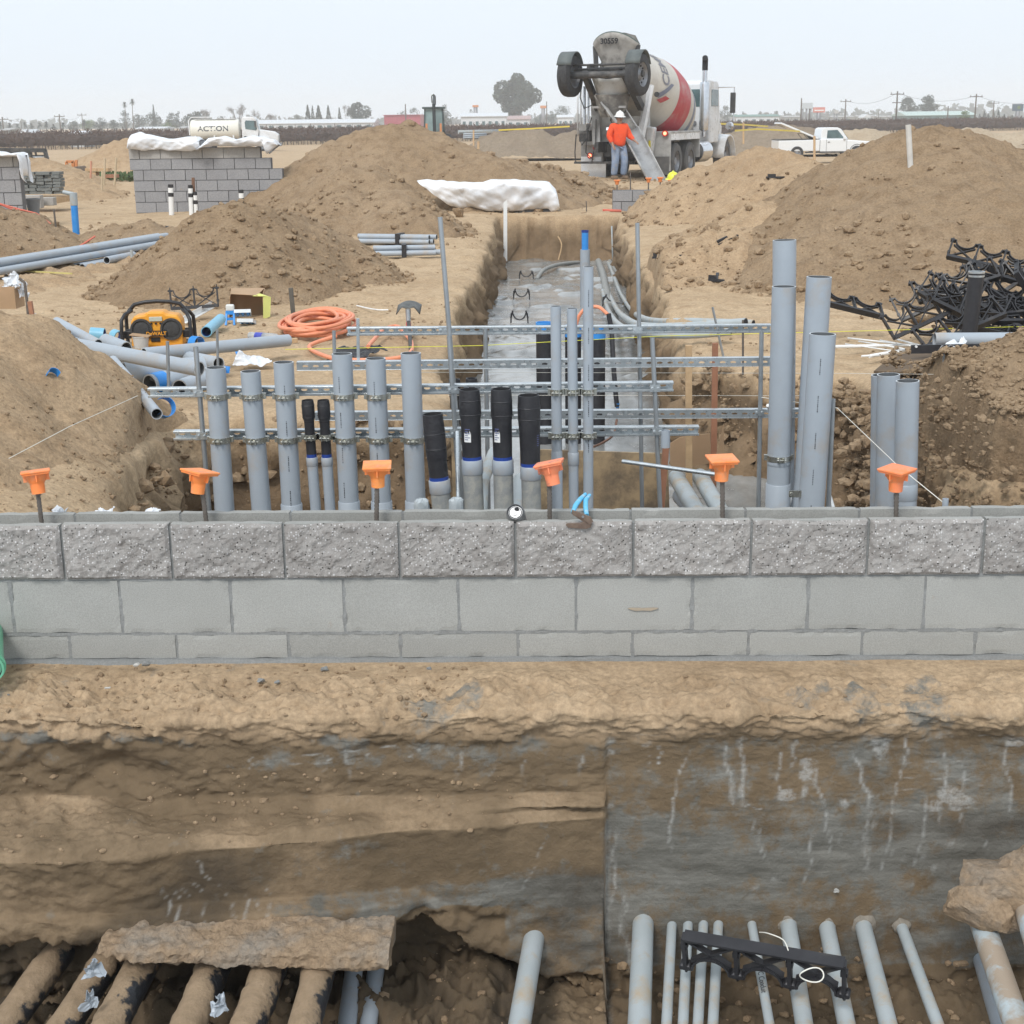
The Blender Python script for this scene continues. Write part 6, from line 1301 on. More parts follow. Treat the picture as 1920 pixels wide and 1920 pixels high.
# ------------------------------------------------------------------ far block walls with plastic
M_fmortar = MAT('dark_mortar', (.15, .15, .155), rough=.95)  # mortar joints darker than the far blocks
def far_wall(name, label, rows, Y, x_of, lh, mats, group=None, ang=0.0, th=.19):
    """rows: list of (z0, px_left, px_right, offset, mat)"""
    t = empty(name, label, 'block wall', (P(rows[0][1], 400, Y=Y)[0], Y, rows[0][0]))
    cache = {}
    for r, (z0, pl_, pr_, off, mi) in enumerate(rows):
        xl, xr = P(pl_, 380, Y=Y)[0], P(pr_, 380, Y=Y)[0]; x = xl - off*.406
        while x < xr-.02:
            a, b_ = max(x, xl)+.006, min(x+.406, xr)-.006; x += .406
            if b_-a < .03: continue
            key = (round(b_-a, 3), mi)
            if key not in cache:
                mb = MB(); mb.box((0, 0, 0), (b_-a, th, lh-.012)); me = bpy.data.meshes.new('concrete_block'); me.from_pydata(mb.v, [], mb.f); me.materials.append(mats[mi]); cache[key] = me
            o = link_mesh('concrete_block', cache[key], t); o.location = ((a+b_)/2-t.location.x, random.uniform(-.004, .004), z0+lh/2-t.location.z)
    mb = MB()
    for z0, pl_, pr_, off, mi in rows: xl, xr = P(pl_, 380, Y=Y)[0], P(pr_, 380, Y=Y)[0]; mb.box(((xl+xr)/2, Y+.01, z0+lh/2), (xr-xl-.01, th-.03, lh+.001*0))
    obj('mortar', mb, M_fmortar, t); return t
rows = []; z = P(300, 298, Y=28.5)[2]-.203*7+.06
for k, (pr_, mi) in enumerate([(520, 0), (530, 0), (545, 0), (553, 0), (553, 0), (534, 0), (514, 0), (495, 1)]):
    rows.append((z+.203*k-.06, 251 if k > 5 else 256, pr_, .5*(k % 2), mi))
rows = rows[1:]
far_wall('far_block_wall', 'far grey block wall stepping down at its right end under white plastic', rows, 28.5, None, .203, [M_far_block, M_far_block_light])
ztop = rows[-1][0]+.203
rows2 = [(P(0, 400, Y=24)[2]-.1+.203*k, -120, 46, .5*(k % 2)+.12, 1 if k > 4 else 0) for k in range(6)]
zt2 = P(20, 289, Y=24)[2]; rows2 = [(zt2-.203*(6-k), -120, 46-0*k, .5*(k % 2)+.12, 1 if k > 4 else 0) for k in range(6)]
far_wall('far_block_wall', 'grey block wall cut off by the left edge of the frame', rows2, 24.0, None, .203, [M_far_block, M_far_block_light])
rows3 = [(P(1250, 402, Y=27.2)[2]+.203*k, 1148, 1300, .5*(k % 2)+.1, 0) for k in range(3)]; zt3 = P(1200, 356, Y=27.2)[2]; rows3 = [(zt3-.203*(3-k), 1148, 1300, .5*(k % 2)+.1, 0) for k in range(3)]
far_wall('far_block_wall', 'short low block wall below the chute of the mixer truck', rows3, 27.2, None, .203, [M_far_block, M_far_block_light])
zt4 = P(980, 393, Y=27.0)[2]; rows4 = [(zt4-.203*(2-k), 840, 1040, .5*(k % 2)+.3, 0) for k in range(2)]
far_wall('far_block_wall', 'low block course showing under the white plastic at the trench end', rows4, 27.0, None, .203, [M_far_block, M_far_block_light])
def drape(label, top, bot, Y, depth=.45, seed=0, n=90, parent=None):
    """plastic draped over a wall: pixel outlines of its top and bottom edge, thick bulging cover"""
    tx, ty = np.array([p[0] for p in top], float), np.array([p[1] for p in top], float); bx, by = np.array([p[0] for p in bot], float), np.array([p[1] for p in bot], float)
    m2 = 36; V = np.zeros((n, m2, 3))
    for i in range(n):
        u = i/(n-1); X0 = tx[0]+(tx[-1]-tx[0])*u; X1 = bx[0]+(bx[-1]-bx[0])*u
        T_ = P(X0, np.interp(X0, tx, ty), Y=Y); B_ = P(X1, np.interp(X1, bx, by), Y=Y-.14); H_ = T_[2]-B_[2]
        for j in range(m2):
            v = j/(m2-1); a = v*math.pi*1.0   # front hem -> over the top -> back hem
            k = abs(math.cos(a))**1.6*(1 if v < .5 else 1); s = -1 if v < .5 else 1
            V[i, j] = (T_[0]*(1-k)+B_[0]*k, Y+s*min(depth/2, .14+depth*.3*math.sin(a))*min(1, abs(math.cos(a))*3), T_[2]-H_*k)
    f = 28/Y; q = V.copy(); amp = .04
    V[..., 1] += amp*1.3*fbm(q[..., 0]*2.4+q[..., 2]*1.3+seed, q[..., 1], q[..., 2]*.9, f, 4) ; V[..., 2] += amp*.35*fbm(q[..., 0]+seed, q[..., 1], q[..., 2], 1.6*f, 3); V[..., 1] += .07*np.abs(fbm(q[..., 0]*1.1-q[..., 2]*1.6+seed, 0, q[..., 2], 2.1, 3)) - .03*np.abs(fbm(q[..., 0]*.8+q[..., 2]*1.9+seed, 3, 0, 3.9, 2)); V[..., 2] += .02*np.abs(fbm(q[..., 0]+seed, q[..., 1]*.4, 0, 4.2, 2))
    me_o = np_mesh('plastic_cover', (V-V[0, 0]).reshape(-1, 3), grid_faces(n, m2), M_poly, True); me_o.location = V[0, 0]
    me_o['label'] = label; me_o['category'] = 'plastic sheet'; so = me_o.modifiers.new('t', 'SOLIDIFY'); so.thickness = .003; return me_o
m, nt, b = nodes('white_poly_sheet'); v = objc(nt); nt.links.new(mixc(nt, rampf(nt, nz(nt, v, 2.2, 4, .6), .42, .62), (.80, .81, .83), (.66, .68, .71)), b.inputs['Base Color']); b.inputs['Roughness'].default_value = .35; b.inputs['Specular IOR Level'].default_value = .5
nt.links.new(bump(nt, nz(nt, v, 7, 5, .65), .35, .03), b.inputs['Normal']); M_poly = m
drape('white plastic sheet draped over the left half of the far block wall', [(243, 275), (245, 255), (262, 248), (300, 258), (330, 260), (372, 256), (378, 262)], [(243, 280), (265, 283), (300, 281), (335, 284), (360, 285), (378, 276)], 28.45, .5, 1)
drape('white plastic sheet draped over the right half of the far block wall', [(372, 282), (392, 260), (420, 256), (445, 262), (475, 254), (500, 258), (516, 262), (522, 272)], [(374, 278), (400, 274), (440, 276), (470, 275), (494, 274), (500, 290), (507, 284), (522, 272)], 28.4, .5, 5)
drape('white plastic sheet over the left edge block wall', [(-100, 282), (0, 284), (12, 290), (35, 286), (44, 292), (48, 330)], [(-100, 294), (0, 294), (20, 294), (40, 292), (44, 340), (50, 345)], 23.95, .5, 9)
drape('large white plastic sheet over the low wall at the end of the trench', [(782, 338), (800, 338), (850, 341), (905, 342), (920, 336), (960, 335), (1005, 338), (1030, 343), (1043, 356), (1048, 378)], [(845, 388), (870, 393), (885, 390), (915, 398), (960, 396), (1000, 394), (1028, 393), (1035, 400), (1042, 399), (1049, 394)], 26.95, .75, 3)
# stacked grey blocks on pallets, left
t = empty('block_stack', 'pallet stack of dark grey landscape blocks behind the left block wall', 'block stack', P(80, 364, Y=30)); M_stone = block_mat('stack_block', (.17, .18, .175), (.24, .25, .24), grain=30)
me = None; c0 = P(45, 364, Y=30); s1 = (P(118, 364, Y=30)[0]-c0[0])
for r in range(7):
    for c in range(5):
        mb = MB(); w = s1/5; hgt = (P(80, 320, Y=30)[2]-P(80, 362, Y=30)[2])/7; mb.box((c0[0]+w*(c+.5)+random.uniform(-.02, .02), 30+random.uniform(-.04, .04), c0[2]+hgt*(r+.5)), (w*.94, .3, hgt*.86), Matrix.Rotation(random.uniform(-.06, .06), 3, 'Y')); obj('stone_block', mb, M_stone, t)
mb = MB(); mb.box((c0[0]+s1/2, 30, c0[2]-.06), (s1, .9, .02)); [mb.box((c0[0]+s1*q, 30, c0[2]-.12), (.1, .9, .1)) for q in (.05, .5, .95)]; obj('pallet', mb, M_wood, t)
for i, (a, b_, Y) in enumerate([((46, 366), (80, 390), 27), ((80, 370), (104, 385), 27.3)]):
    p0, p1 = P(*a, Y=Y), P(*b_, Y=Y); mb = MB(); mb.box(((p0[0]+p1[0])/2, Y, (p0[2]+p1[2])/2), (p1[0]-p0[0], .2, p0[2]-p1[2])); thing('loose_block', 'pale loose block on the ground beside the grey bucket, %s one' % ['left', 'right'][i], 'block', mb, M_far_block_light, bevel=.01)
B0 = P(64, 402, Y=24.5); t = empty('grey_bucket', 'grey plastic bin standing in front of the stacked blocks', 'bucket', B0); hB = P(64, 372, Y=24.5)[2]-B0[2]
mb = MB(); mb.lathe([(.0, 0), (.085, 0), (.118, hB*.92), (.128, hB*.92), (.128, hB), (.112, hB), (.08, .02), (0, .02)], 28, (0, 0, 0)); obj('pail', mb, MAT('bin_grey', (.16, .175, .19), (.20, .21, .22), 9, .6), t, world=False)
t = empty('pallet', 'weathered wooden pallet with boards beyond the service trench', 'pallet', P(190, 330, Y=40)); 
for i, (x0, x1, y) in enumerate([(163, 185, 318), (186, 206, 318), (165, 183, 326), (196, 220, 330)]):
    a, b_ = P(x0, y, Y=40), P(x1, y, Y=40); mb = MB(); mb.bar(a, b_, .35, .09); obj('board', mb, M_wood if i != 3 else M_redwood, t)
for i, (x, y0, y1, c) in enumerate([(171, 302, 330, 'orange tipped'), (197, 297, 322, 'tall'), (192, 320, 365, 'leaning'), (218, 296, 312, 'farthest')]):
    simple_post('%s survey lath standing in the left distance' % c, (x, y0), (x-1, y1), .025, MAT('lath_%d' % i, (.60, .30, .2) if i == 0 else (.52, .42, .28), rough=.8), Y=38-2*i, name='survey_lath', cat='lath')
for i, (x, y0, y1, Y, lab) in enumerate([(1527, 255, 303, 62, 'tall one below the tailgate of the pickup'), (897, 265, 283, 66, 'beside the far spoil pile'), (888, 244, 260, 84, 'yellow one at the conduit racks')]):
    simple_post('pale survey lath, ' + lab, (x, y0), (x, y1), .05, M_wood, Y=Y, name='survey_lath', cat='lath')
for i, (x, y, Y, lab) in enumerate([(1025, 342, 27.3, 'at the right end of the white plastic'), (1157, 338, 27.3, 'beside the worker'), (1216, 334, 27.3, 'under the chute, left'), (1238, 333, 27.3, 'under the chute, right'), (1258, 338, 27.4, 'nearest the yellow helmet')]):
    A = P(x, y, Y=Y); t = empty('capped_rebar', 'small orange capped rebar on the far wall ' + lab, 'capped rebar', (A[0], A[1], A[2]-.3), 0, 'small capped rebars on the far low walls')
    mb = MB(); mb.tube((A[0], A[1], A[2]-.35), A, .012, n=6); obj('rebar', mb, M_rebar, t); mb = MB(); mb.box(A+np.array([0, 0, .0]), (.11, .11, .02)); mb.tube(A-np.array([0, 0, .08]), A, .03, .05, n=10); obj('rebar_cap', mb, M_orange, t)
simple_post('plain rebar standing beside the worker', (1182, 322), (1182, 356), .012, M_rebar, Y=27.3, name='rebar', cat='rebar'); simple_post('thin rod with a stone at its foot at the trench end', (1099, 377), (1100, 400), .010, M_rebar, Y=26.8, name='rebar', cat='rebar')
rock('stone', 'dark stone lying at the far end of the trench', 'stone', P(1098, 401, Y=26.6), (.18, .12, .07), M_mound, 10); rock('stone', 'brown boulder standing left of the trench end', 'stone', P(862, 398, Y=25.5), (.24, .2, .26), M_mound, 16, seed=5)
for i, (x, y, w) in enumerate([(1487, 515, .0), (1735, 470, .15), (1720, 600, .17), (1752, 598, .10), (1782, 610, .12), (1795, 590, .10), (1695, 620, .09), (1760, 617, .11), (1710, 640, .0), (1930, 640, .14)]):
    if w: rock('dirt_boulder', ['', 'large flat boulder above the spacer pile', 'round boulder left of the spacer pile', 'pale boulder beside the spacer pile', 'tilted boulder under the left end of the spacer pile', 'small boulder touching the spacer pile', 'small boulder near the tall right conduits', 'low boulder at the foot of the largest heap', '', 'boulder at the right edge on the near heap'][i], 'boulder', P(x, y, Y=(12.6 if i == 1 else (7.6 if i == 9 else 11.2))), (w, w*.8, w*.6), M_clod, 16, amp=.3, seed=i*3, rot=-.2, group='boulders around the spacer pile')
# ------------------------------------------------------------------ vehicles
M_tyre = MAT('tyre_rubber', (.028, .028, .032), (.05, .05, .05), 12, .8); M_tyre_d = MAT('dusty_tyre', (.085, .085, .085), (.13, .125, .12), 5, .85)
M_rim = MAT('wheel_steel', (.30, .31, .33), (.22, .22, .23), 8, .5, metal=.5); M_trwhite = MAT('truck_white', (.72, .74, .76), (.68, .70, .72), 2, .3, dirt=(.40, .36, .31), dscale=1.2, damt=(.45, .75))
M_trgrey = MAT('dirty_light_grey', (.42, .42, .41), (.34, .34, .33), 3, .6, dirt=(.20, .19, .18), dscale=3, damt=(.45, .7)); M_trdark = MAT('frame_black', (.035, .035, .037), (.06, .06, .058), 6, .6, dirt=(.16, .15, .14), dscale=4, damt=(.5, .7))
M_conc = MAT('caked_concrete', (.20, .195, .18), (.11, .105, .10), 5, .85, dirt=(.33, .32, .29), dscale=4, damt=(.5, .65)); M_glass = MAT('tinted_window', (.05, .09, .10), (.10, .17, .18), 1.5, .06, spec=.9)
M_chrome = MAT('chrome', (.70, .72, .75), (.6, .62, .65), 10, .18, metal=1); M_lamp = MAT('lit_tail_lamp', (1.0, .30, .16), rough=.3, emit=2.2); M_lampr = MAT('lamp_red', (.5, .03, .02), rough=.3)
def wheel(t, c, r, w, rim=.55, axis=(1, 0, 0), tm=None, n=28, side=1):
    mb = MB(); mb.lathe([(r*rim, -w/2), (r*.9, -w/2), (r*.985, -w*.42), (r, -w*.3), (r, w*.3), (r*.985, w*.42), (r*.9, w/2), (r*rim, w/2)], n, c, axis)
    for k in range(3): mb.lathe([(r*1.002, -w*.2+k*w*.2-.008), (r*1.012, -w*.2+k*w*.2-.004), (r*1.012, -w*.2+k*w*.2+.04), (r*1.002, -w*.2+k*w*.2+.045)], n, c, axis)
    wh = obj('wheel', mb, tm or M_tyre, t, world=False)
    c = Vector(c); ax = Vector(axis).normalized()*side; mb = MB()
    mb.lathe([(r*rim*1.01, w*.46), (r*rim*.97, w*.40), (r*rim*.86, w*.22), (r*rim*.55, w*.16), (r*rim*.42, w*.26), (r*rim*.36, w*.40), (0, w*.42)], n, c, ax); mb.lathe([(r*rim*1.01, -w*.46), (r*rim*.9, -w*.2), (r*rim*.5, .0), (0, 0)], n, c, ax)
    rm_ = obj('rim', mb, M_rim, wh, world=False); u = ax.orthogonal().normalized(); v = ax.cross(u); mb = MB()
    for k in range(10):
        a = 2*math.pi*k/10; p = c+ax*w*.185+(u*math.cos(a)+v*math.sin(a))*r*rim*.72; mb.tube(p-ax*.01, p+ax*.018, r*rim*.085, n=8)
    obj('hand_holes', mb, M_dark, wh, world=False); return wh
def ob(name, mb, mat, t, bevel=0): return obj(name, mb, mat, t, world=False, bevel=bevel)
def bx(name, c, s, mat, t, rot=None, bevel=0): mb = MB(); mb.box(c, s, rot); return ob(name, mb, mat, t, bevel)

MX = P(1141, 326, Y=40); th = math.radians(-22); t = empty('concrete_mixer_truck', 'white concrete mixer truck seen from behind with a red striped drum and raised rear axle', 'mixer truck', (MX[0]+.04, MX[1], -.02), th); t.scale = (1, 1, .975)
for s in (-1, 1): bx('frame_rail', (s*.42, 4.4, .95), (.09, 8.6, .28), M_trdark, t)
for y in (2.1, 3.45):
    for s in (-1, 1): wheel(t, (s*1.0, y, .52), .52, .5, .56, tm=M_tyre_d, side=s)
    bx('axle', (0, y, .55), (1.6, .25, .25), M_trdark, t)
for s in (-1, 1): wheel(t, (s*1.02, 7.7, .52), .52, .32, .56, tm=M_tyre_d, side=s)
for s in (-1, 1):    # rear fenders with flat tops and side skirts
    bx('fender_top', (s*1.0, 2.75, 1.32), (.62, 2.9, .06), M_trgrey, t, bevel=.01); bx('fender_front', (s*1.0, 4.17, .95), (.60, .05, .75), M_trgrey, t)
    bx('fender_skirt', (s*1.285, 2.75, 1.21), (.03, 2.9, .20), M_trwhite, t)
    bx('rear_panel', (s*.98, 1.28, .80), (.66, .06, 1.08), M_trgrey, t, bevel=.02); bx('mud_flap', (s*.98, 1.22, .42), (.60, .02, .50), M_tyre_d if s > 0 else M_trwhite, t)
for s, z in ((1, 1.30), (-1, .70)):
    mb = MB(); x = s*(1.17 if s > 0 else 1.0); mb.lathe([(.085, 0), (.085, .05), (.0, .05)], 20, (x, 1.20, z), (0, -1, 0)); tl = ob('tail_lamp', mb, M_lampr, t)
    mb = MB(); mb.lathe([(.05, 0), (.045, .012), (0, .016)], 16, (x, 1.15, z), (0, -1, 0)); ob('bulb', mb, M_lamp, tl)
bx('rear_bumper', (-.42, .72, .52), (1.7, .22, .06), M_trdark, t); bx('rear_crossmember', (0, .95, .85), (.9, .3, .35), M_trdark, t); bx('license_board', (-.78, 1.10, .25), (.55, .02, .5), M_trwhite, t)
# drum
D0 = Vector((0, 5.35, 1.62)); D1 = Vector((0, .55, 3.02)); ax = (D1-D0).normalized(); L = (D1-D0).length
prof = [(.0, -.06), (.50, 0), (.78, .25), (.98, .60), (1.10, 1.0), (1.15, 1.4), (1.17, 1.85), (1.17, 2.3), (1.13, 2.7), (1.04, 3.2), (.92, 3.7), (.78, 4.2), (.63, 4.65), (.52, 4.9), (.50, L)]
M_cream = MAT('drum_cream', (.56, .53, .47), (.50, .475, .43), 2, .5, dirt=(.36, .32, .28), dscale=1.6, damt=(.48, .75)); M_red = MAT('drum_red', (.46, .045, .06), (.40, .05, .06), 2, .5, dirt=(.42, .28, .25), dscale=1.8, damt=(.5, .75)); M_dblue = MAT('drum_blue_grey', (.14, .16, .22), (.17, .18, .23), 2, .5)
fine = [( float(np.interp(h, [p[1] for p in prof], [p[0] for p in prof])), h) for h in np.linspace(-.06, L, 56)]
def band(h): return 0 if h < 1.1 else (2 if h < 1.45 else (0 if h < 1.8 else (1 if h < 2.75 else 0)))
mb = MB(); mb.lathe(fine, 56, D0, ax, mats=[band((fine[i][1]+fine[i+1][1])/2) for i in range(len(fine)-1)]); dr = ob('drum', mb, [M_cream, M_red, M_dblue], t)
mb = MB(); mb.lathe([(.5, L-.02), (.53, L), (.5, L+.03), (.42, L+.03), (.40, L-.3), (0, L-.35)], 40, D0, ax, mats=[0, 0, 0, 1, 1]); ob('drum_mouth', mb, [M_conc, M_dark], dr)
u = (Vector((1, 0, 0))-ax*ax.x).normalized(); w_ = ax.cross(u)
if w_.z < 0: w_ = -w_
def on_drum(me, h0, a0, name, mat_=None, flip=False):
    for v in me.vertices:
        # text reading direction runs round the drum (upwards), text height runs along the axis
        h = h0 - v.co.y; r = float(np.interp(h, [p[1] for p in prof], [p[0] for p in prof]))+.012+v.co.z; a = a0 + v.co.x/1.1
        p = D0+ax*h+(u*math.cos(a)+w_*math.sin(a))*r; v.co = p
    me.update(); return link_mesh(name, me, dr)
on_drum(text_mesh('CEMEX', .52, MAT('drum_letter_grey', (.20, .20, .23), rough=.6), None, None, bold=.008), 3.62, .72, 'lettering')
def logo(pts, mat, h0, a0):
    me = bpy.data.meshes.new('logo'); n_ = 8; vs = []; (x0, y0), (x1, y1), (x2, y2), (x3, y3) = pts
    for i in range(n_+1):
        q = i/n_
        for A, B in (((x0, y0), (x1, y1)), ((x3, y3), (x2, y2))): vs.append((A[0]+(B[0]-A[0])*q, A[1]+(B[1]-A[1])*q, .002))
    me.from_pydata(vs, [], [(2*i, 2*i+2, 2*i+3, 2*i+1) for i in range(n_)]); me.materials.append(mat); on_drum(me, h0, a0, 'logo_stripe')
logo([(-.28, -.35), (.36, .30), (.36, .44), (-.28, -.12)], M_dblue, 3.62, -.22); logo([(-.30, -.02), (-.02, .26), (-.02, .48), (-.30, .2)], M_red, 3.75, -.28)
# pedestals
for s in (-1, 1):
    mb = MB(); out = [(.60, .95), (1.35, .95), (1.25, 1.9), (1.05, 3.05), (.75, 3.05), (.80, 2.0)]; mb.prism(out, s*.66-.05, s*.66+.05, ax='x'); ob('pedestal', mb, M_trgrey, t)
    mb = MB(); mb.bar((s*.62, .62, 1.0), (s*.80, .95, 2.6), .22, .10); ob('rear_leg', mb, M_trwhite if s > 0 else M_trgrey, t, .01)
bx('rear_face', (-.05, 1.0, 1.35), (1.15, .08, .85), M_trgrey, t); bx('rear_face_door', (.0, .94, 1.05), (.5, .05, .45), M_trdark, t)
mb = MB(); mb.tube((.95, 1.1, 2.35), (.95, 1.05, 2.35), .07, n=14); ob('marker_light', mb, M_trdark, t); mb = MB(); mb.tube((-.80, .8, 2.4), (-.80, .72, 2.4), .10, n=14); ob('mirror', mb, M_trdark, t)
# charging hopper: a half funnel facing backwards
mb = MB(); n = 24; vs = []
for j in range(9):
    v = j/8
    for i in range(n+1):
        a = math.pi*(i/n); rt = (.62+.06*math.sin(a))*(1-v)+.26*v; x = rt*math.cos(a)*(1 if v < .9 else 1); y = -.42*math.sin(a)*(1-.55*v)*1.0; z = 3.98-.10*abs(math.cos(a))**2*3*(1-v)-1.02*v
        vs.append((x, .50+y, z))
mb.add(vs, [(j*(n+1)+i, j*(n+1)+i+1, (j+1)*(n+1)+i+1, (j+1)*(n+1)+i) for j in range(8) for i in range(n)], 0, True); hp = ob('charge_hopper', mb, MAT('hopper_steel', (.40, .38, .35), (.30, .285, .26), 3, .6, dirt=(.15, .14, .13), dscale=3.5, damt=(.5, .68)), t); so = hp.modifiers.new('t', 'SOLIDIFY'); so.thickness = .03
rimp = vs[:n+1]; mb = MB(); mb.path(rimp, .022, 6); ob('hopper_rim', mb, MAT('hopper_rim_green', (.06, .10, .09), rough=.6), hp); mb = MB(); mb.prism([(-.62, 3.68), (.62, 3.68), (.5, 3.9), (.2, 3.98), (-.2, 3.98), (-.5, 3.9)], .52, .56); ob('hopper_back', mb, M_conc, hp)
text_mesh('30559', .20, MAT('stencil_black', (.015, .015, .018), rough=.7), hp, (-.06, .035, 3.74), bold=.008)
for s in (-1, 1): mb = MB(); mb.bar((s*.60, .45, 3.65), (s*.52, .35, 2.9), .10, .12); ob('hopper_arm', mb, M_trdark, hp)
# discharge bowl and chute
mb = MB(); vs = []; n = 20
for j in range(7):
    v = j/6
    for i in range(n+1):
        a = math.pi*(i/n); vs.append(((.62-.32*v)*math.cos(a), .25-(.55-.15*v)*math.sin(a), 2.75-.62*v+.20*math.cos(a)**2*(1-v)))
mb.add(vs, [(j*(n+1)+i, j*(n+1)+i+1, (j+1)*(n+1)+i+1, (j+1)*(n+1)+i) for j in range(6) for i in range(n)], 0, True); o = ob('discharge_bowl', mb, MAT('bowl_white', (.56, .57, .56), (.42, .42, .40), 3, .5, dirt=(.2, .2, .19), dscale=3, damt=(.5, .7)), t); so = o.modifiers.new('t', 'SOLIDIFY'); so.thickness = .03
mb = MB(); mb.lathe([(.48, 0), (.40, .4), (.30, .6)], 20, (0, .15, 2.35), (0, 0, -1)); ob('bowl_throat', mb, M_conc, t)
def chute(a, b_, w0, w1, dep, mat, name):
    a, b_ = Vector(a), Vector(b_); d = (b_-a).normalized(); side = d.cross(Vector((0, 0, 1))).normalized(); upv = side.cross(d); vs = []; N = 10; n = 12
    for j in range(N+1):
        q = a+(b_-a)*j/N; w = w0+(w1-w0)*j/N
        for i in range(n+1): an = math.pi*(i/n); vs.append(q+side*w*math.cos(an)-upv*dep*math.sin(an))
    mb = MB(); mb.add(vs, [(j*(n+1)+i, j*(n+1)+i+1, (j+1)*(n+1)+i+1, (j+1)*(n+1)+i) for j in range(N) for i in range(n)], 0, True); o = ob(name, mb, mat, t); so = o.modifiers.new('t', 'SOLIDIFY'); so.thickness = .02
    for i in (0, n): mb = MB(); mb.path([a+side*w0*math.cos(math.pi*i/n), b_+side*w1*math.cos(math.pi*i/n)], .025, 6); ob('chute_rim', mb, M_trgrey, o)
    for q in (.25, .55, .85): c = a+(b_-a)*q; mb = MB(); mb.path([c+side*w0*1.05*math.cos(math.pi*i/8)-upv*dep*1.06*math.sin(math.pi*i/8) for i in range(9)], .02, 5); ob('chute_rib', mb, M_trdark, o)
    return o
chute((.02, -.0, 2.15), (.72, -.45, 1.40), .34, .30, .20, M_conc, 'upper_chute'); chute((.66, -.42, 1.50), (1.85, -1.45, .02), .28, .26, .18, MAT('chute_grey', (.32, .33, .34), (.26, .265, .27), 4, .5, dirt=(.18, .17, .16), dscale=3, damt=(.5, .7)), 'lower_chute')
mb = MB(); mb.bar((-.38, -.1, 2.35), (.45, -.5, 1.45), .07, .09); ob('chute_strut', mb, M_trgrey, t); mb = MB(); mb.bar((.05, -.35, 1.45), (.0, .7, .95), .08, .08); ob('chute_ram', mb, M_chrome, t); mb = MB(); mb.box((0, -.12, 2.02), (.95, .06, .06)); ob('chute_frame', mb, M_trgrey, t)
# raised booster axle
mb = MB(); mb.tube((-1.15, -.55, 2.86), (1.1, -.55, 2.86), .095, n=14); ob('booster_axle', mb, M_trdark, t); mb = MB(); mb.tube((-1.0, -.5, 3.12), (1.0, -.5, 3.12), .03, n=8); ob('tie_bar', mb, M_trdark, t); mb = MB(); mb.tube((-.9, -.35, 2.98), (.95, -.35, 3.02), .06, n=10); ob('cross_tube', mb, M_trdark, t)
for s in (-1, 1): mb = MB(); mb.bar((s*.55, -.5, 2.9), (s*.62, .75, 2.0), .14, .20); ob('booster_arm', mb, M_trdark, t); mb = MB(); mb.bar((s*.55, -.2, 3.1), (s*.5, .7, 2.9), .10, .12); ob('booster_link', mb, M_trdark, t)
for s in (-1, 1):
    a_ = Vector((1, -.10 if s < 0 else -.12, 0)).normalized(); wheel(t, (s*.94, -.55, 2.84), .54, .30, .58, axis=a_, side=s, tm=M_tyre)
    mb = MB(); n = 12; vs = []
    for i in range(n+1):
        a = math.radians(25+130*i/n)
        for x in (-.20, .20): vs.append((s*.94+x, -.55-.60*math.cos(a)*.9, 2.86+.62*math.sin(a)))
    mb.add(vs, [(2*i, 2*i+2, 2*i+3, 2*i+1) for i in range(n)], 0, True); o = ob('wheel_fender', mb, MAT('fender_green_grey', (.085, .10, .10), (.12, .135, .13), 5, .6), t); so = o.modifiers.new('t', 'SOLIDIFY'); so.thickness = .025
# ladder, tubes and hoses on the left
for x in (-1.25, -1.16): mb = MB(); mb.tube((x, .85, 1.25), (x, .85, 2.75), .025, n=8); ob('ladder_rail', mb, M_trwhite, t)
mb = MB(); mb.tube((-1.0, .7, 1.5), (-1.0, .7, 2.6), .045, n=10); ob('ram', mb, M_chrome, t); mb = MB(); mb.tube((-.88, .7, 1.6), (-.88, .7, 2.65), .03, n=10); ob('ram', mb, M_chrome, t); bx('valve_block', (-1.0, .66, 1.45), (.22, .2, .25), M_trgrey, t); bx('valve_block', (-.95, .66, 1.25), (.30, .2, .30), M_trdark, t)
for pts in ([(-1.02, .6, 2.75), (-1.05, .5, 2.3), (-.95, .55, 2.0), (-.7, .6, 2.1), (-.6, .7, 2.5)], [(-.75, .6, 1.75), (-.85, .5, 1.3), (-.9, .55, .8), (-.7, .6, .6)], [(-1.2, .6, 1.3), (-1.22, .55, .8), (-1.22, .6, .55)], [(-.62, .6, 1.7), (-.6, .5, 1.1), (-.75, .6, .5)], [(-1.1, .6, 1.2), (-1.0, .5, 1.0), (-.85, .6, 1.25)]): mb = MB(); mb.path(pts, .018, 6); ob('hose', mb, M_trdark, t)
bx('rear_step_panel', (-1.02, 1.18, 1.25), (.42, .10, .55), M_trgrey, t, bevel=.01); bx('red_reel', (-.80, 1.05, .95), (.12, .1, .16), M_lampr, t)
bx('side_box', (.66, 1.12, 1.12), (.42, .30, .75), M_trwhite, t, Matrix.Rotation(.12, 3, 'Y'), .04); bx('warning_sticker', (.80, .955, 1.02), (.06, .01, .18), MAT('yellow_sticker', (.75, .65, .05), rough=.5), t)
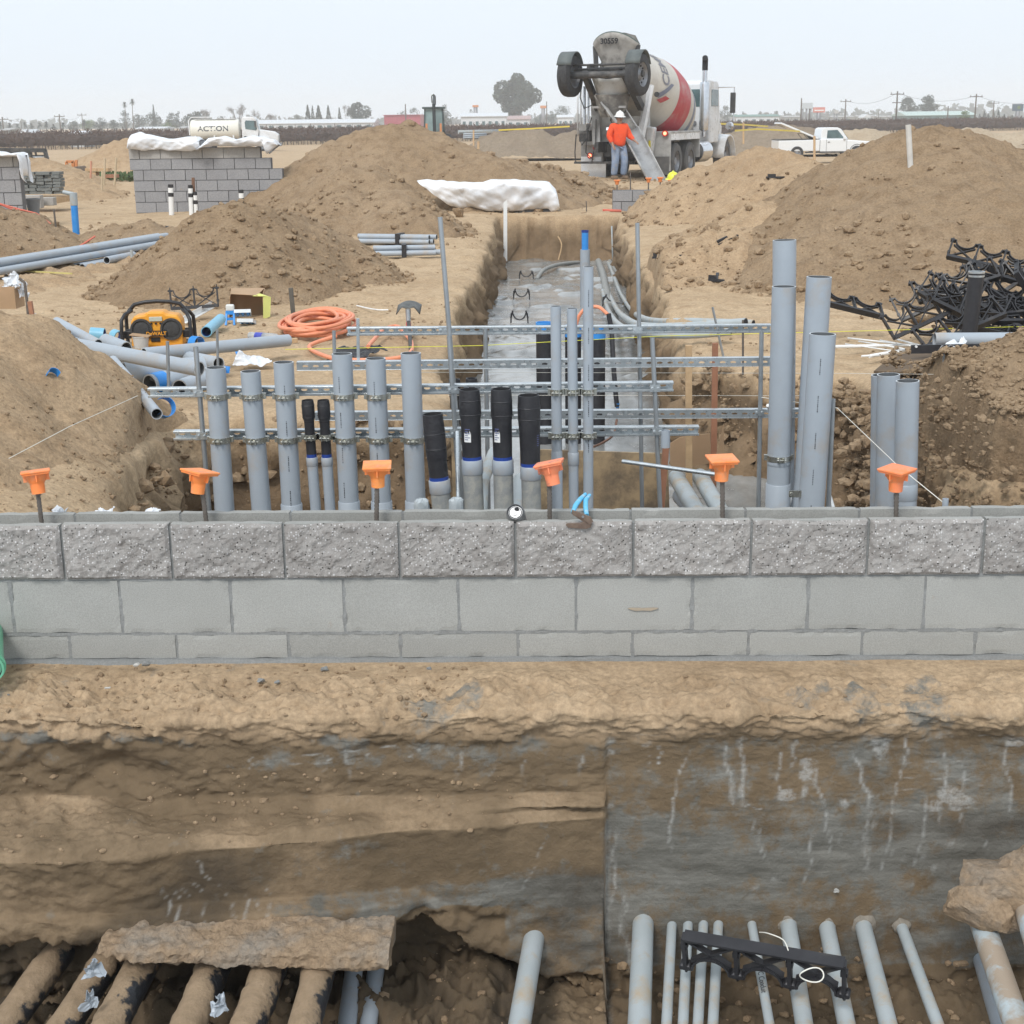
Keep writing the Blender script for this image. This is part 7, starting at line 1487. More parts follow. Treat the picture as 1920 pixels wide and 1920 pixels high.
# cab
mb = MB(); mb.prism([(5.95, .95), (7.05, .95), (7.25, 1.7), (7.10, 1.95), (6.95, 2.72), (6.75, 2.82), (6.0, 2.82), (5.95, 2.7)], -1.08, 1.08, ax='x'); ob('cab', mb, M_trwhite, t, .04)
bx('rear_window', (.62, 5.945, 2.30), (.66, .02, .52), M_glass, t, bevel=.01); bx('rear_window', (-.4, 5.945, 2.30), (.8, .02, .52), M_glass, t, bevel=.01); bx('side_window', (1.085, 6.5, 2.3), (.02, .75, .5), M_glass, t, bevel=.01); bx('cab_door', (1.082, 6.5, 1.5), (.02, .95, 1.05), M_trwhite, t, bevel=.01)
mb = MB(); mb.prism([(7.2, .95), (9.1, .85), (9.15, 1.45), (8.9, 1.62), (7.2, 1.85)], -.62, .62, ax='x'); ob('hood', mb, M_trwhite, t, .06); mb = MB(); mb.prism([(-.5, .9), (.5, .9), (.5, 1.5), (-.5, 1.5)], 9.12, 9.18); ob('grille', mb, M_chrome, t)
for s in (-1, 1):
    mb = MB(); n = 12; vs = []
    for i in range(n+1):
        a = math.radians(-5+190*i/n)
        for x in (.72, 1.26): vs.append((s*x, 7.75-.72*math.cos(a), .55+.66*math.sin(a)-(.03 if x > 1 else 0)))
    mb.add(vs, [(2*i, 2*i+2, 2*i+3, 2*i+1) for i in range(n)], 0, True); o = ob('front_fender', mb, M_trwhite, t); so = o.modifiers.new('t', 'SOLIDIFY'); so.thickness = .05
    mb = MB(); mb.tube((s*.95, 4.75, .72), (s*.95, 5.75, .72), .33, n=24); ob('fuel_tank', mb, M_chrome, t, .02)
    mb = MB(); mb.path([(s*1.05, 6.9, 2.62), (s*1.55, 7.0, 2.62), (s*1.55, 7.0, 1.6), (s*1.1, 7.1, 1.6)], .02, 6); mr = ob('mirror_bracket', mb, M_chrome, t); mb = MB(); mb.box((s*1.52, 6.98, 2.15), (.16, .08, .62)); ob('mirror', mb, M_trdark, mr, .02); mb = MB(); mb.lathe([(.0, .0), (.12, .02), (.13, .05), (.0, .08)], 16, (s*1.45, 6.98, 1.45), (0, -1, 0)); ob('round_mirror', mb, M_chrome, mr)
mb = MB(); mb.lathe([(.055, 0), (.055, .15), (.135, .2), (.14, .25), (.14, 1.55), (.13, 1.6), (.075, 1.62), (.075, 2.05)], 20, (1.0, 5.62, 1.15), (0, 0, 1)); st = ob('exhaust_stack', mb, M_chrome, t); mb = MB(); mb.path([(1.0, 5.62, 3.1), (1.0, 5.62, 3.32), (1.02, 5.56, 3.42), (1.04, 5.46, 3.46)], .085, 12); ob('stack_tip', mb, M_dark, st)
mb = MB(); mb.tube((.62, 5.93, 1.55), (.62, 5.90, 1.55), .07, n=16); ob('badge', mb, M_rim, t)
bx('water_tank', (0, 5.55, 1.3), (1.3, .45, .6), M_trgrey, t, bevel=.05)

# water truck
W0 = P(441, 280, Y=126); t = empty('water_truck', 'white water tank truck lettered ACTION parked in front of the vineyard', 'water truck', (W0[0], 126, -.68), math.radians(-84))
LW = 7.4; 
bx('frame', (0, 0, .85), (.9, 7.0, .25), M_trdark, t)
for s in (-1, 1):
    wheel(t, (s*.95, -2.1, .5), .5, .45, side=s); wheel(t, (s*.98, 2.45, .5), .5, .3, side=s)
mb = MB(); mb.lathe([(.0, 0), (.55, .02), (.78, .10), (.84, .22), (.84, 4.0), (.80, 4.1), (.5, 4.2), (0, 4.22)], 36, (0, -3.65, 1.82), (0, 1, 0)); tk = ob('tank', mb, MAT('tank_ivory', (.74, .73, .66), (.70, .69, .62), 1.5, .25), t)
for v_ in (0,): 
    me = text_mesh('ACTION', .60, MAT('tank_letters', (.16, .18, .21), rough=.5), None, None, bold=.012); R_ = Matrix.Rotation(math.pi/2, 3, 'X')
    for v in me.vertices:
        a = v.co.y/.86+.10; p = Vector((.855*math.cos(a), -1.65+v.co.x*1.12, 1.82+.855*math.sin(a))); v.co = p
    link_mesh('lettering', me, tk)
mb = MB(); mb.path([(.3, -3.7, 1.4), (.3, -3.72, 2.6), (.3, -3.5, 2.85), (.3, -1.8, 2.85)], .05, 6); ob('top_rail', mb, M_trwhite, tk); bx('catwalk', (0, -1.5, 2.70), (.7, 3.4, .05), M_trwhite, tk)
for y in (-3.2, -1.6, 0): bx('saddle', (0, y, 1.15), (1.5, .12, .40), M_trwhite, tk)
mb = MB(); mb.prism([(.75, .75), (2.0, .75), (2.15, 1.75), (1.95, 2.65), (1.75, 2.85), (.85, 2.85), (.75, 2.7)], -1.0, 1.0, ax='x'); ob('cab', mb, M_trwhite, t, .06)
mb = MB(); mb.prism([(1.05, 1.85), (1.92, 1.72), (2.02, 1.85), (1.86, 2.52), (1.12, 2.55), (1.02, 2.4)], 1.0, 1.012, ax='x'); ob('side_window', mb, M_glass, t); mb = MB(); mb.add([(-.85, 2.16, 1.85), (.85, 2.16, 1.85), (.78, 1.98, 2.62), (-.78, 1.98, 2.62)], [(0, 1, 2, 3)]); o = ob('windshield', mb, MAT('windshield_sky', (.30, .38, .40), rough=.08), t); 
mb = MB(); mb.prism([(2.1, .7), (3.75, .75), (3.78, 1.35), (3.4, 1.62), (2.12, 1.82)], -.78, .78, ax='x'); ob('hood', mb, M_trwhite, t, .08); mb = MB(); mb.prism([(-.45, .8), (.45, .8), (.42, 1.35), (-.42, 1.35)], 3.76, 3.80); ob('grille', mb, M_rim, t); bx('bumper', (0, 3.85, .55), (2.0, .15, .28), M_rim, t, bevel=.03)
bx('mirror', (1.15, 1.9, 2.25), (.08, .15, .5), M_trdark, t); mb = MB(); mb.tube((1.0, 1.0, 1.15), (1.03, 1.0, 1.15), .14, n=16); ob('fuel_cap', mb, M_dark, t)
for s in (-1, 1): mb = MB(); mb.lathe([(.60, -.18), (.66, -.18), (.66, .18), (.60, .18)], 24, (s*.88, 2.45, .55), (1, 0, 0)); ob('front_fender', mb, M_trwhite, t)

# pickup
K0 = P(1541, 299, Y=76); t = empty('pickup_truck', 'small white pickup truck with its bed lid propped open on the right', 'pickup truck', (K0[0], 76, K0[2]+.02), math.radians(-86)); M_car = MAT('car_white', (.74, .76, .77), (.72, .74, .75), 1.5, .18, coat=.5)
M_kglass = M_glass
mb = MB(); mb.prism([(-2.45, .42), (-2.45, .95), (-.35, .98), (-.35, .42)], -.82, .82, ax='x'); ob('bed', mb, M_car, t, .03); mb = MB(); mb.prism([(-.33, .36), (-.33, 1.0), (.95, 1.0), (1.05, .96), (2.25, .86), (2.42, .70), (2.42, .40), (1.9, .36)], -.82, .82, ax='x'); ob('body', mb, M_car, t, .05)
mb = MB(); mb.prism([(-.30, .98), (-.24, 1.50), (-.1, 1.56), (.55, 1.56), (.75, 1.48), (1.12, .98)], -.70, .70, ax='x'); ob('cab_roof', mb, M_car, t, .04)
mb = MB(); mb.prism([(.02, 1.04), (.04, 1.42), (.55, 1.44), (.90, 1.04)], .705, .715, ax='x'); ob('side_window', mb, M_kglass, t); mb = MB(); mb.add([(-.6, 1.16, .99), (.6, 1.16, .99), (.56, .79, 1.47), (-.56, .79, 1.47)], [(0, 1, 2, 3)]); ob('windshield', mb, M_kglass, t)
for z0, z1, y in ((.40, .98, -.02), (.40, .98, 1.02)): bx('door_seam', (.823, y, .69), (.004, .015, .58), M_trdark, t)
bx('door_handle', (.83, .1, .85), (.02, .12, .03), M_trdark, t); bx('mirror', (.86, .88, 1.05), (.12, .12, .12), M_car, t, bevel=.02); bx('headlight', (.62, 2.40, .68), (.34, .08, .13), MAT('headlight_amber', (.65, .42, .30), rough=.2), t); bx('headlight', (-.62, 2.40, .68), (.34, .08, .13), M_chrome, t); bx('bumper', (0, 2.46, .45), (1.5, .12, .2), M_car, t, bevel=.03)
bx('rocker', (.80, .2, .36), (.04, 2.6, .07), M_trdark, t); bx('bed_rail', (0, -1.42, .995), (1.6, 2.1, .03), M_trdark, t)
for s in (-1, 1):
    for y in (-1.5, 1.55): wheel(t, (s*.74, y, .33), .33, .22, .62, side=s)
    mb = MB(); mb.lathe([(.42, -.02), (.36, .02)], 24, (s*.815, 1.55, .36), (1, 0, 0)); mb.lathe([(.40, .012), (0, .012)], 24, (s*.80, 1.55, .36), (s, 0, 0)); ob('wheel_well', mb, M_dark, t)
mb = MB(); mb.bar((0, -.42, 1.02), (0, -2.35, 1.80), 1.5, .09); ob('bed_lid', mb, M_car, t, .02)
for s in (-1, 1): mb = MB(); mb.tube((s*.6, -.9, .98), (s*.6, -1.2, 1.32), .015, n=6); ob('lid_strut', mb, M_trdark, t)

# backhoe beyond the heap
B0 = P(815, 262, Y=94); t = empty('backhoe', 'dark green backhoe with its cab facing the viewer and arm raised behind it', 'backhoe', (B0[0], 94, -.66), math.radians(2)); M_bh = MAT('backhoe_dark', (.045, .07, .075), (.06, .09, .09), 3, .5); M_bo = MAT('backhoe_orange', (.62, .25, .09), (.5, .2, .08), 4, .6)
zt = P(815, 201, Y=94)[2]+.66
for s in (-1, 1):
    for y in (-.75, .65): mb = MB(); mb.bar((s*.62, y, 1.2), (s*.54, y, zt-.1), .09, .09, up=(0, 1, 0)); ob('cab_post', mb, M_bh, t)
    wheel(t, (s*.85, .4, .75), .75, .42, side=s); wheel(t, (s*.8, 2.8, .5), .5, .3, side=s)
    mb = MB(); mb.bar((s*.45, -1.3, .4), (s*.44, -1.2, 2.15), .13, .2, up=(0, 1, 0)); ob('stabiliser', mb, M_bo, t, .02); mb = MB(); mb.bar((s*.55, -1.3, .4), (s*.62, -1.2, 1.6), .06, .1, up=(0, 1, 0)); ob('stabiliser_ram', mb, M_bo, t)
bx('cab_roof', (0, -.05, zt-.04), (1.42, 1.8, .12), M_bh, t, bevel=.03); bx('rear_glass', (0, -.74, (zt+1.35)/2), (1.08, .02, zt-1.5), MAT('cab_glass_pale', (.20, .28, .28), (.30, .40, .40), 1.2, .1), t); bx('engine_hood', (0, 2.1, 1.15), (.8, 2.2, .7), M_bh, t); bx('console', (0, -.80, .95), (.95, .1, .75), M_bh, t); bx('seat', (.0, -.68, 1.75), (.5, .08, .5), M_trdark, t); bx('chassis', (0, .8, .7), (.8, 4.2, .4), M_bh, t)
za = P(815, 178, Y=94)[2]+.66; mb = MB(); mb.bar((.06, -1.25, .6), (.05, -1.5, za-.55), .20, .26, up=(0, 1, 0)); mb.bar((.05, -1.5, za-.6), (.06, -1.2, za-.05), .14, .2, up=(0, 1, 0)); ob('boom', mb, MAT('boom_blackgreen', (.02, .03, .035), rough=.5), t); mb = MB(); mb.path([(-.06, -1.3, za-.5), (-.08, -1.3, za-.1), (.04, -1.3, za+.02), (.16, -1.3, za-.1), (.15, -1.3, za-.6)], .035, 6); ob('boom_hose', mb, M_trdark, t)
# loader attachment and canopy at the left
t = empty('loader_canopy', 'black canopy frame of a parked machine behind the left block wall', 'canopy', P(60, 330, Y=44)); q = lambda x, y, Y=44: P(x, y, Y=Y)
for a, b_, w in (((-40, 281), (86, 282), .12), ((84, 281), (94, 322), .10), ((52, 286), (60, 300), .10), ((50, 292), (82, 292), .05), ((66, 284), (68, 292), .05), ((-40, 287), (60, 288), .08)): mb = MB(); mb.bar(q(*a), q(*b_), w, w, up=(0, 1, 0)); obj('frame_bar', mb, M_trdark, t)
mb = MB(); mb.bar(q(-40, 281, 46.5), q(86, 282, 46.5), .12, .12, up=(0, 1, 0)); obj('frame_bar', mb, M_trdark, t); mb = MB(); mb.add([q(-40, 281), q(86, 282), q(86, 281, 46.5), q(-40, 280, 46.5)], [(0, 1, 2, 3)]); o = obj('roof', mb, M_trdark, t); so = o.modifiers.new('t', 'SOLIDIFY'); so.thickness = .05
t = empty('parked_pickup', 'white pickup mostly hidden behind the left block wall and block stack', 'pickup truck', P(58, 330, Y=46)); 
def pix_prism(name, pix, Y, dep, mat, par): mb = MB(); pts = [P(x, y, Y=Y) for x, y in pix]; n = len(pts); mb.add([tuple(p) for p in pts]+[(p[0], p[1]+dep, p[2]) for p in pts], [tuple(range(n)), tuple(range(n, 2*n))[::-1]]+[((i+1) % n, i, n+i, n+(i+1) % n) for i in range(n)]); return obj(name, mb, mat, par, bevel=.03)
pix_prism('body', [(-30, 332), (-30, 312), (40, 311), (70, 315), (72, 332)], 46, 1.7, M_car, t); pix_prism('roof', [(-20, 311), (-10, 298), (30, 296), (55, 294), (66, 295), (50, 303), (44, 311)], 46.1, 1.5, M_car, t); pix_prism('side_window', [(43, 311), (46, 305), (50, 304), (53, 312)], 45.96, .03, M_glass, t)
t = empty('loader_bucket', 'rusty loader bucket tipped forward in the left distance', 'loader bucket', P(134, 330, Y=40)); pix_prism('bucket_back', [(122, 316), (142, 312), (146, 322), (150, 333), (140, 331), (128, 325)], 40, .9, MAT('bucket_rust', (.14, .10, .07), (.20, .14, .09), 5, .7), t)
for a, b_ in (((125, 303), (125, 314)), ((137, 303), (137, 313)), ((125, 303), (138, 303)), ((143, 300), (143, 314))): mb = MB(); mb.bar(P(*a, Y=40.3), P(*b_, Y=40.3), .07, .07, up=(0, 1, 0)); obj('hitch_bar', mb, M_bo, t)
# racks of long conduit far off
t = empty('conduit_rack', 'rack of long blue grey conduits far off between the backhoe and the spoil pile', 'conduit rack', P(900, 262, Y=90)); 
for i in range(9): mb = MB(); y = 246+i*1.7; mb.tube(P((860 if i < 3 else 869), y+ (0), Y=90-.2*(i % 2)), P((935 if i < 3 else 912), y-(1.5 if i < 3 else 0), Y=96 if i < 3 else 90.5), .06, n=8); obj('conduit', mb, M_pvc if i > 2 else M_pvc_light, t)
# yellow barrier tape
def tape(label, pts, w=.07):
    mb = MB(); q = [np.array(p) for p in pts]
    for i in range(len(q)-1): mb.bar(q[i], q[i+1], .006, w)
    thing('barrier_tape', label, 'barrier tape', mb, MAT('tape_yellow', (.80, .62, .05), rough=.5))
tape('yellow barrier tape running from the conduit rack to the mixer truck', [P(935, 244, Y=80), P(1000, 241, Y=76), P(1068, 237, Y=70)]); tape('yellow barrier tape strung right of the mixer truck', [P(1350, 232, Y=60), P(1400, 234, Y=66), P(1440, 237, Y=72)]); tape('lower yellow barrier tape right of the mixer truck', [P(1378, 245, Y=60), P(1420, 242, Y=66), P(1500, 246, Y=72)])
simple_post('pale tape stake right of the mixer truck', (1394, 230), (1394, 252), .04, M_wood, Y=64, name='survey_lath', cat='lath')

# ------------------------------------------------------------------ people
def skin(name, parent, chain, mat, sub=2):
    """chain: dict of joints name->(pos, radius) and edges; grown with a skin modifier"""
    J, E = chain; keys = list(J); me = bpy.data.meshes.new(name); me.from_pydata([J[k][0] for k in keys], [(keys.index(a), keys.index(b_)) for a, b_ in E], [])
    me.materials.append(mat); o = link_mesh(name, me, parent); sk = o.modifiers.new('skin', 'SKIN'); sk.use_smooth_shade = True
    for i, k in enumerate(keys):
        r = J[k][1]; me.skin_vertices[0].data[i].radius = (r, r) if not hasattr(r, '__len__') else r
    me.skin_vertices[0].data[0].use_root = True
    ss = o.modifiers.new('sub', 'SUBSURF'); ss.levels = sub; ss.render_levels = sub; return o
M_skin = MAT('skin', (.36, .20, .13), rough=.5); M_jean = MAT('washed_jeans', (.16, .22, .33), (.24, .30, .41), 7, .8, dirt=(.30, .29, .27), dscale=5, damt=(.5, .7)); M_oj = MAT('orange_sweatshirt', (.85, .09, .02), (.72, .07, .018), 6, .8, bmp=.4, bs=14); M_boot = MAT('work_boots', (.20, .14, .09), rough=.8)
def worker(label, loc, rz, shirt, hat, pose='stand', scale=1.0):
    t = empty('person', label, 'person', loc, rz); t.scale = (scale,)*3
    J = {'pelvis': ((0, 0, .93), .135), 'waist': ((0, .0, 1.05), .125), 'chest': ((0, .02, 1.27), .15), 'neck': ((0, .0, 1.47), .06), 'head0': ((0, -.03, 1.56), .075), 'head1': ((0, -.04, 1.66), .085),
         'shL': ((-.19, .01, 1.40), .065), 'elL': ((-.27, .04, 1.14), .05), 'wrL': ((-.24, -.10, .93), .033), 'shR': ((.19, .01, 1.40), .065), 'elR': ((.30, .0, 1.15), .05), 'wrR': ((.38, -.20, 1.02), .033),
         'hipL': ((-.10, 0, .88), .10), 'knL': ((-.13, -.05, .49), .068), 'anL': ((-.14, .03, .09), .045), 'toL': ((-.17, -.12, .04), .04), 'hipR': ((.10, 0, .88), .10), 'knR': ((.13, -.10, .50), .068), 'anR': ((.13, -.02, .09), .045), 'toR': ((.17, -.17, .04), .04)}
    E = [('pelvis', 'waist'), ('waist', 'chest'), ('chest', 'neck'), ('neck', 'head0'), ('head0', 'head1'), ('chest', 'shL'), ('shL', 'elL'), ('elL', 'wrL'), ('chest', 'shR'), ('shR', 'elR'), ('elR', 'wrR'), ('pelvis', 'hipL'), ('hipL', 'knL'), ('knL', 'anL'), ('anL', 'toL'), ('pelvis', 'hipR'), ('hipR', 'knR'), ('knR', 'anR'), ('anR', 'toR')]
    for s, nm in ((-1, 'L'), (1, 'R')):
        w = Vector(J['wr'+nm][0]); e = Vector(J['el'+nm][0]); d = (w-e).normalized(); pm = w+d*.06; J['pm'+nm] = (tuple(pm), .032); E.append(('wr'+nm, 'pm'+nm)); sd_ = d.cross(Vector((0, 0, 1))).normalized()
        for f in range(4):
            b0 = pm+d*.03+sd_*(f-1.5)*.018; b1 = b0+d*(.035-.004*abs(f-1.3)); b2 = b1+d*.02+Vector((0, -.0, -.025)); J[f'f{f}a'+nm] = (tuple(b0), .0095); J[f'f{f}b'+nm] = (tuple(b1), .009); J[f'f{f}c'+nm] = (tuple(b2), .008); E += [('pm'+nm, f'f{f}a'+nm), (f'f{f}a'+nm, f'f{f}b'+nm), (f'f{f}b'+nm, f'f{f}c'+nm)]
        b1 = pm+sd_*-s*.03; b2 = b1+d*.03-sd_*s*.012; J['t1'+nm] = (tuple(b1), .011); J['t2'+nm] = (tuple(b2), .009); E += [('pm'+nm, 't1'+nm), ('t1'+nm, 't2'+nm)]
    skin('body', t, (J, E), M_skin, 1)
    S = {'waist': ((0, .0, .82), (.20, .17)), 'mid': ((0, .01, 1.06), (.21, .17)), 'chest': ((0, .02, 1.29), (.22, .17)), 'neck': ((0, 0, 1.46), (.085, .08)), 'shL': ((-.20, .01, 1.39), .115), 'elL': ((-.285, .04, 1.14), .095), 'wrL': ((-.25, -.08, .97), .048), 'shR': ((.20, .01, 1.39), .115), 'elR': ((.315, .0, 1.15), .095), 'wrR': ((.375, -.17, 1.045), .048)}
    skin('sweatshirt', t, (S, [('waist', 'mid'), ('mid', 'chest'), ('chest', 'neck'), ('chest', 'shL'), ('shL', 'elL'), ('elL', 'wrL'), ('chest', 'shR'), ('shR', 'elR'), ('elR', 'wrR')]), shirt)
    T = {'pelvis': ((0, 0, 1.0), (.17, .14)), 'hipL': ((-.10, 0, .82), .135), 'knL': ((-.13, -.05, .49), .108), 'anL': ((-.14, .02, .09), .095), 'hipR': ((.10, 0, .82), .135), 'knR': ((.13, -.10, .50), .108), 'anR': ((.13, -.03, .09), .095)}
    skin('jeans', t, (T, [('pelvis', 'hipL'), ('hipL', 'knL'), ('knL', 'anL'), ('pelvis', 'hipR'), ('hipR', 'knR'), ('knR', 'anR')]), M_jean)
    for s, x0, y0 in ((-1, -.145, .03), (1, .135, -.02)):
        mb = MB(); mb.box((x0+s*.01, y0-.07, .05), (.10, .29, .10)); ob('boot', mb, M_boot, t, .03)
    mb = MB(); cz = 1.66
    prof = [(.165, 0), (.150, .012), (.122, .018), (.118, .05), (.105, .09), (.075, .125), (.035, .145), (0, .15)]; mb.lathe(prof, 28, (0, -.04, cz), (0, -.12, 1)); mb.lathe([(.165, 0), (.11, -.004), (.11, .01)], 28, (0, -.04, cz), (0, -.12, 1)); ht = ob('hard_hat', mb, hat, t); mb = MB(); mb.path([(0, -.04+.11*math.cos(a), cz+.02+.14*math.sin(a)) for a in np.linspace(.3, 2.8, 9)], .012, 6); ob('ridge', mb, hat, ht)
    mb = MB(); mb.lathe([(.018, 0), (.012, .03), (0, .035)], 10, (0, -.115, 1.60), (0, -1, -.35)); ob('nose', mb, M_skin, t)
    for s in (-1, 1): mb = MB(); mb.lathe([(.012, 0), (.01, .006), (0, .008)], 10, (s*.032, -.112, 1.635), (0, -1, 0)); ob('eye', mb, M_dark, t); mb = MB(); mb.lathe([(.028, -.008), (.03, 0), (.018, .012)], 12, (s*.085, -.03, 1.61), (s, 0, 0)); ob('ear', mb, M_skin, t)
    bx('mouth', (0, -.112, 1.565), (.045, .008, .008), M_dark, t)
    return t
M_hatw = MAT('hat_white', (.80, .80, .78), rough=.35); M_haty = MAT('hat_yellow', (.75, .78, .06), rough=.35)
W0 = P(1160, 336, Y=38.6); worker('person in orange sweatshirt, jeans and white hard hat standing behind the mixer truck', (W0[0], 38.6, W0[2]), math.radians(25), M_oj, M_hatw, scale=.95)
W1 = P(1263, 326, Y=30.5); worker('person down in the dip under the chute, only the yellow hard hat showing', (W1[0], 30.5, W1[2]-1.76), math.radians(-20), M_white, M_haty)
# ------------------------------------------------------------------ vineyard, trees and far things
M_leaf = MAT('eucalyptus_leaf', (.032, .05, .036), (.055, .075, .05), .8, .7); M_leafb = MAT('bluish_leaf', (.035, .055, .045), (.055, .075, .06), .8, .7); M_leafg = MAT('bright_leaf', (.13, .20, .06), (.10, .16, .05), .8, .7); M_cyp = MAT('cypress_leaf', (.025, .04, .03), (.04, .055, .04), .8, .8); M_bark = MAT('bark', (.12, .10, .08), rough=.9); M_bare = MAT('bare_twig', (.14, .12, .11), (.19, .165, .15), 2, .9)
M_vine = MAT('vine_cane', (.065, .040, .030), (.10, .062, .048), 3, .9); M_vtrunk = MAT('vine_trunk', (.09, .07, .06), rough=.9); M_vbase = MAT('vine_mass', (.045, .030, .023), (.075, .048, .038), 1.5, .95, bmp=.8, bs=6)
def quads(c, size, n, spread=None):
    """n random small quads round points c (n,3)"""
    a = rng.standard_normal((n, 3)); a /= np.linalg.norm(a, axis=1)[:, None]; b_ = np.cross(a, rng.standard_normal((n, 3))); b_ /= np.linalg.norm(b_, axis=1)[:, None]; s = (size*(.5+rng.random(n)))[:, None]
    V = np.stack([c-a*s-b_*s*.6, c+a*s-b_*s*.6, c+a*s+b_*s*.6, c-a*s+b_*s*.6], 1).reshape(-1, 3); return V, np.arange(4*n).reshape(-1, 4)
Lp = P(0, 283, z=-.66); Rp = P(1900, 245, z=-.66); vd = (Rp-Lp); vd /= np.linalg.norm(vd); vnrm = np.array([-vd[1], vd[0], 0])
xs = np.linspace(-60, 175, 1200); VV = []; FF = []; cnt = 0; C = []; T = []
for row in range(14):
    base = Lp+vnrm*(row*3.4+.5); n = int(7000/(1+row*.35)); s = -60+235*rng.random(n); z = -.66+.35+1.25*rng.random(n)**.75+.15*fbm(s, row*3., 0, .35, 2)
    p = base[None]+vd[None]*s[:, None]+vnrm[None]*(.45*rng.standard_normal(n))[:, None]; p[:, 2] = z; C.append(p)
C = np.concatenate(C); n = len(C); ang = rng.random(n)*math.pi; h = .22+.30*rng.random(n); w = .016+.02*rng.random(n)
dx = (rng.standard_normal((n, 3))*np.array([.8, .8, .5])+np.array([0, 0, .6])); dx /= np.linalg.norm(dx, axis=1)[:, None]; sd2 = np.cross(dx, np.array([0, 1., 0])); sd2 /= np.linalg.norm(sd2, axis=1)[:, None]+1e-9
hh = h[:, None]; ww = w[:, None]; V = np.stack([C-dx*hh-sd2*ww, C-dx*hh+sd2*ww, C+dx*hh+sd2*ww, C+dx*hh-sd2*ww], 1).reshape(-1, 3)
o = np_mesh('vineyard', V, np.arange(4*n).reshape(-1, 4), M_vine, False); tag(o, label='leafless reddish brown vineyard rows across the background', kind='stuff')
# vine row bodies: dense cane tangle under the tops
V = []; Fq = []; off = 0
for row in range(14):
    base = Lp+vnrm*(row*3.4+.7); s = np.linspace(-60, 175, 420); m_ = 7
    S_, A_ = np.meshgrid(s, np.linspace(0, 1, m_), indexing='ij'); prof_h = np.array([.40, .75, 1.15, 1.32, 1.15, .75, .40])[None]; prof_y = np.array([-.35, -.48, -.35, 0, .35, .48, .35])[None]
    hz = prof_h*(1+.13*fbm(S_, row*5., A_*3, .8, 4)); py_ = prof_y*(1+.4*fbm(S_, row*2., A_*5, 1.2, 3)); p = base+vd*S_[..., None]+vnrm*py_[..., None]; p[..., 2] = -.66+hz; V.append(p.reshape(-1, 3)); Fq.append(grid_faces(420, m_)+off); off += 420*m_
o = np_mesh('vine_rows', np.concatenate(V), np.concatenate(Fq), M_vbase, False); tag(o, label='dense tangled body of the vineyard rows', kind='stuff')
mb_v = []; n = 420
V = []; Fq = []
for k in range(430):
    for row in (0, 1):
        s = -60+k*.55+random.uniform(-.1, .1); p = Lp+vnrm*(row*3.4+.35)+vd*s; w = .035; h0 = .75
        i = len(V); q = [(-w, 0), (w, 0), (w, h0), (-w, h0)]; lean = random.uniform(-.1, .1)
        V += [(p[0]+a*vd[0]+(lean if b_ else 0), p[1]+a*vd[1], -.68+b_) for a, b_ in q]+[(p[0]+(lean if b_ else 0), p[1]+a, -.68+b_) for a, b_ in q]; Fq += [(i, i+1, i+2, i+3), (i+4, i+5, i+6, i+7)]
o = np_mesh('vine_trunks', np.array(V), np.array(Fq), M_vtrunk, False); tag(o, label='thin trunks and stakes under the front vineyard rows', kind='stuff')

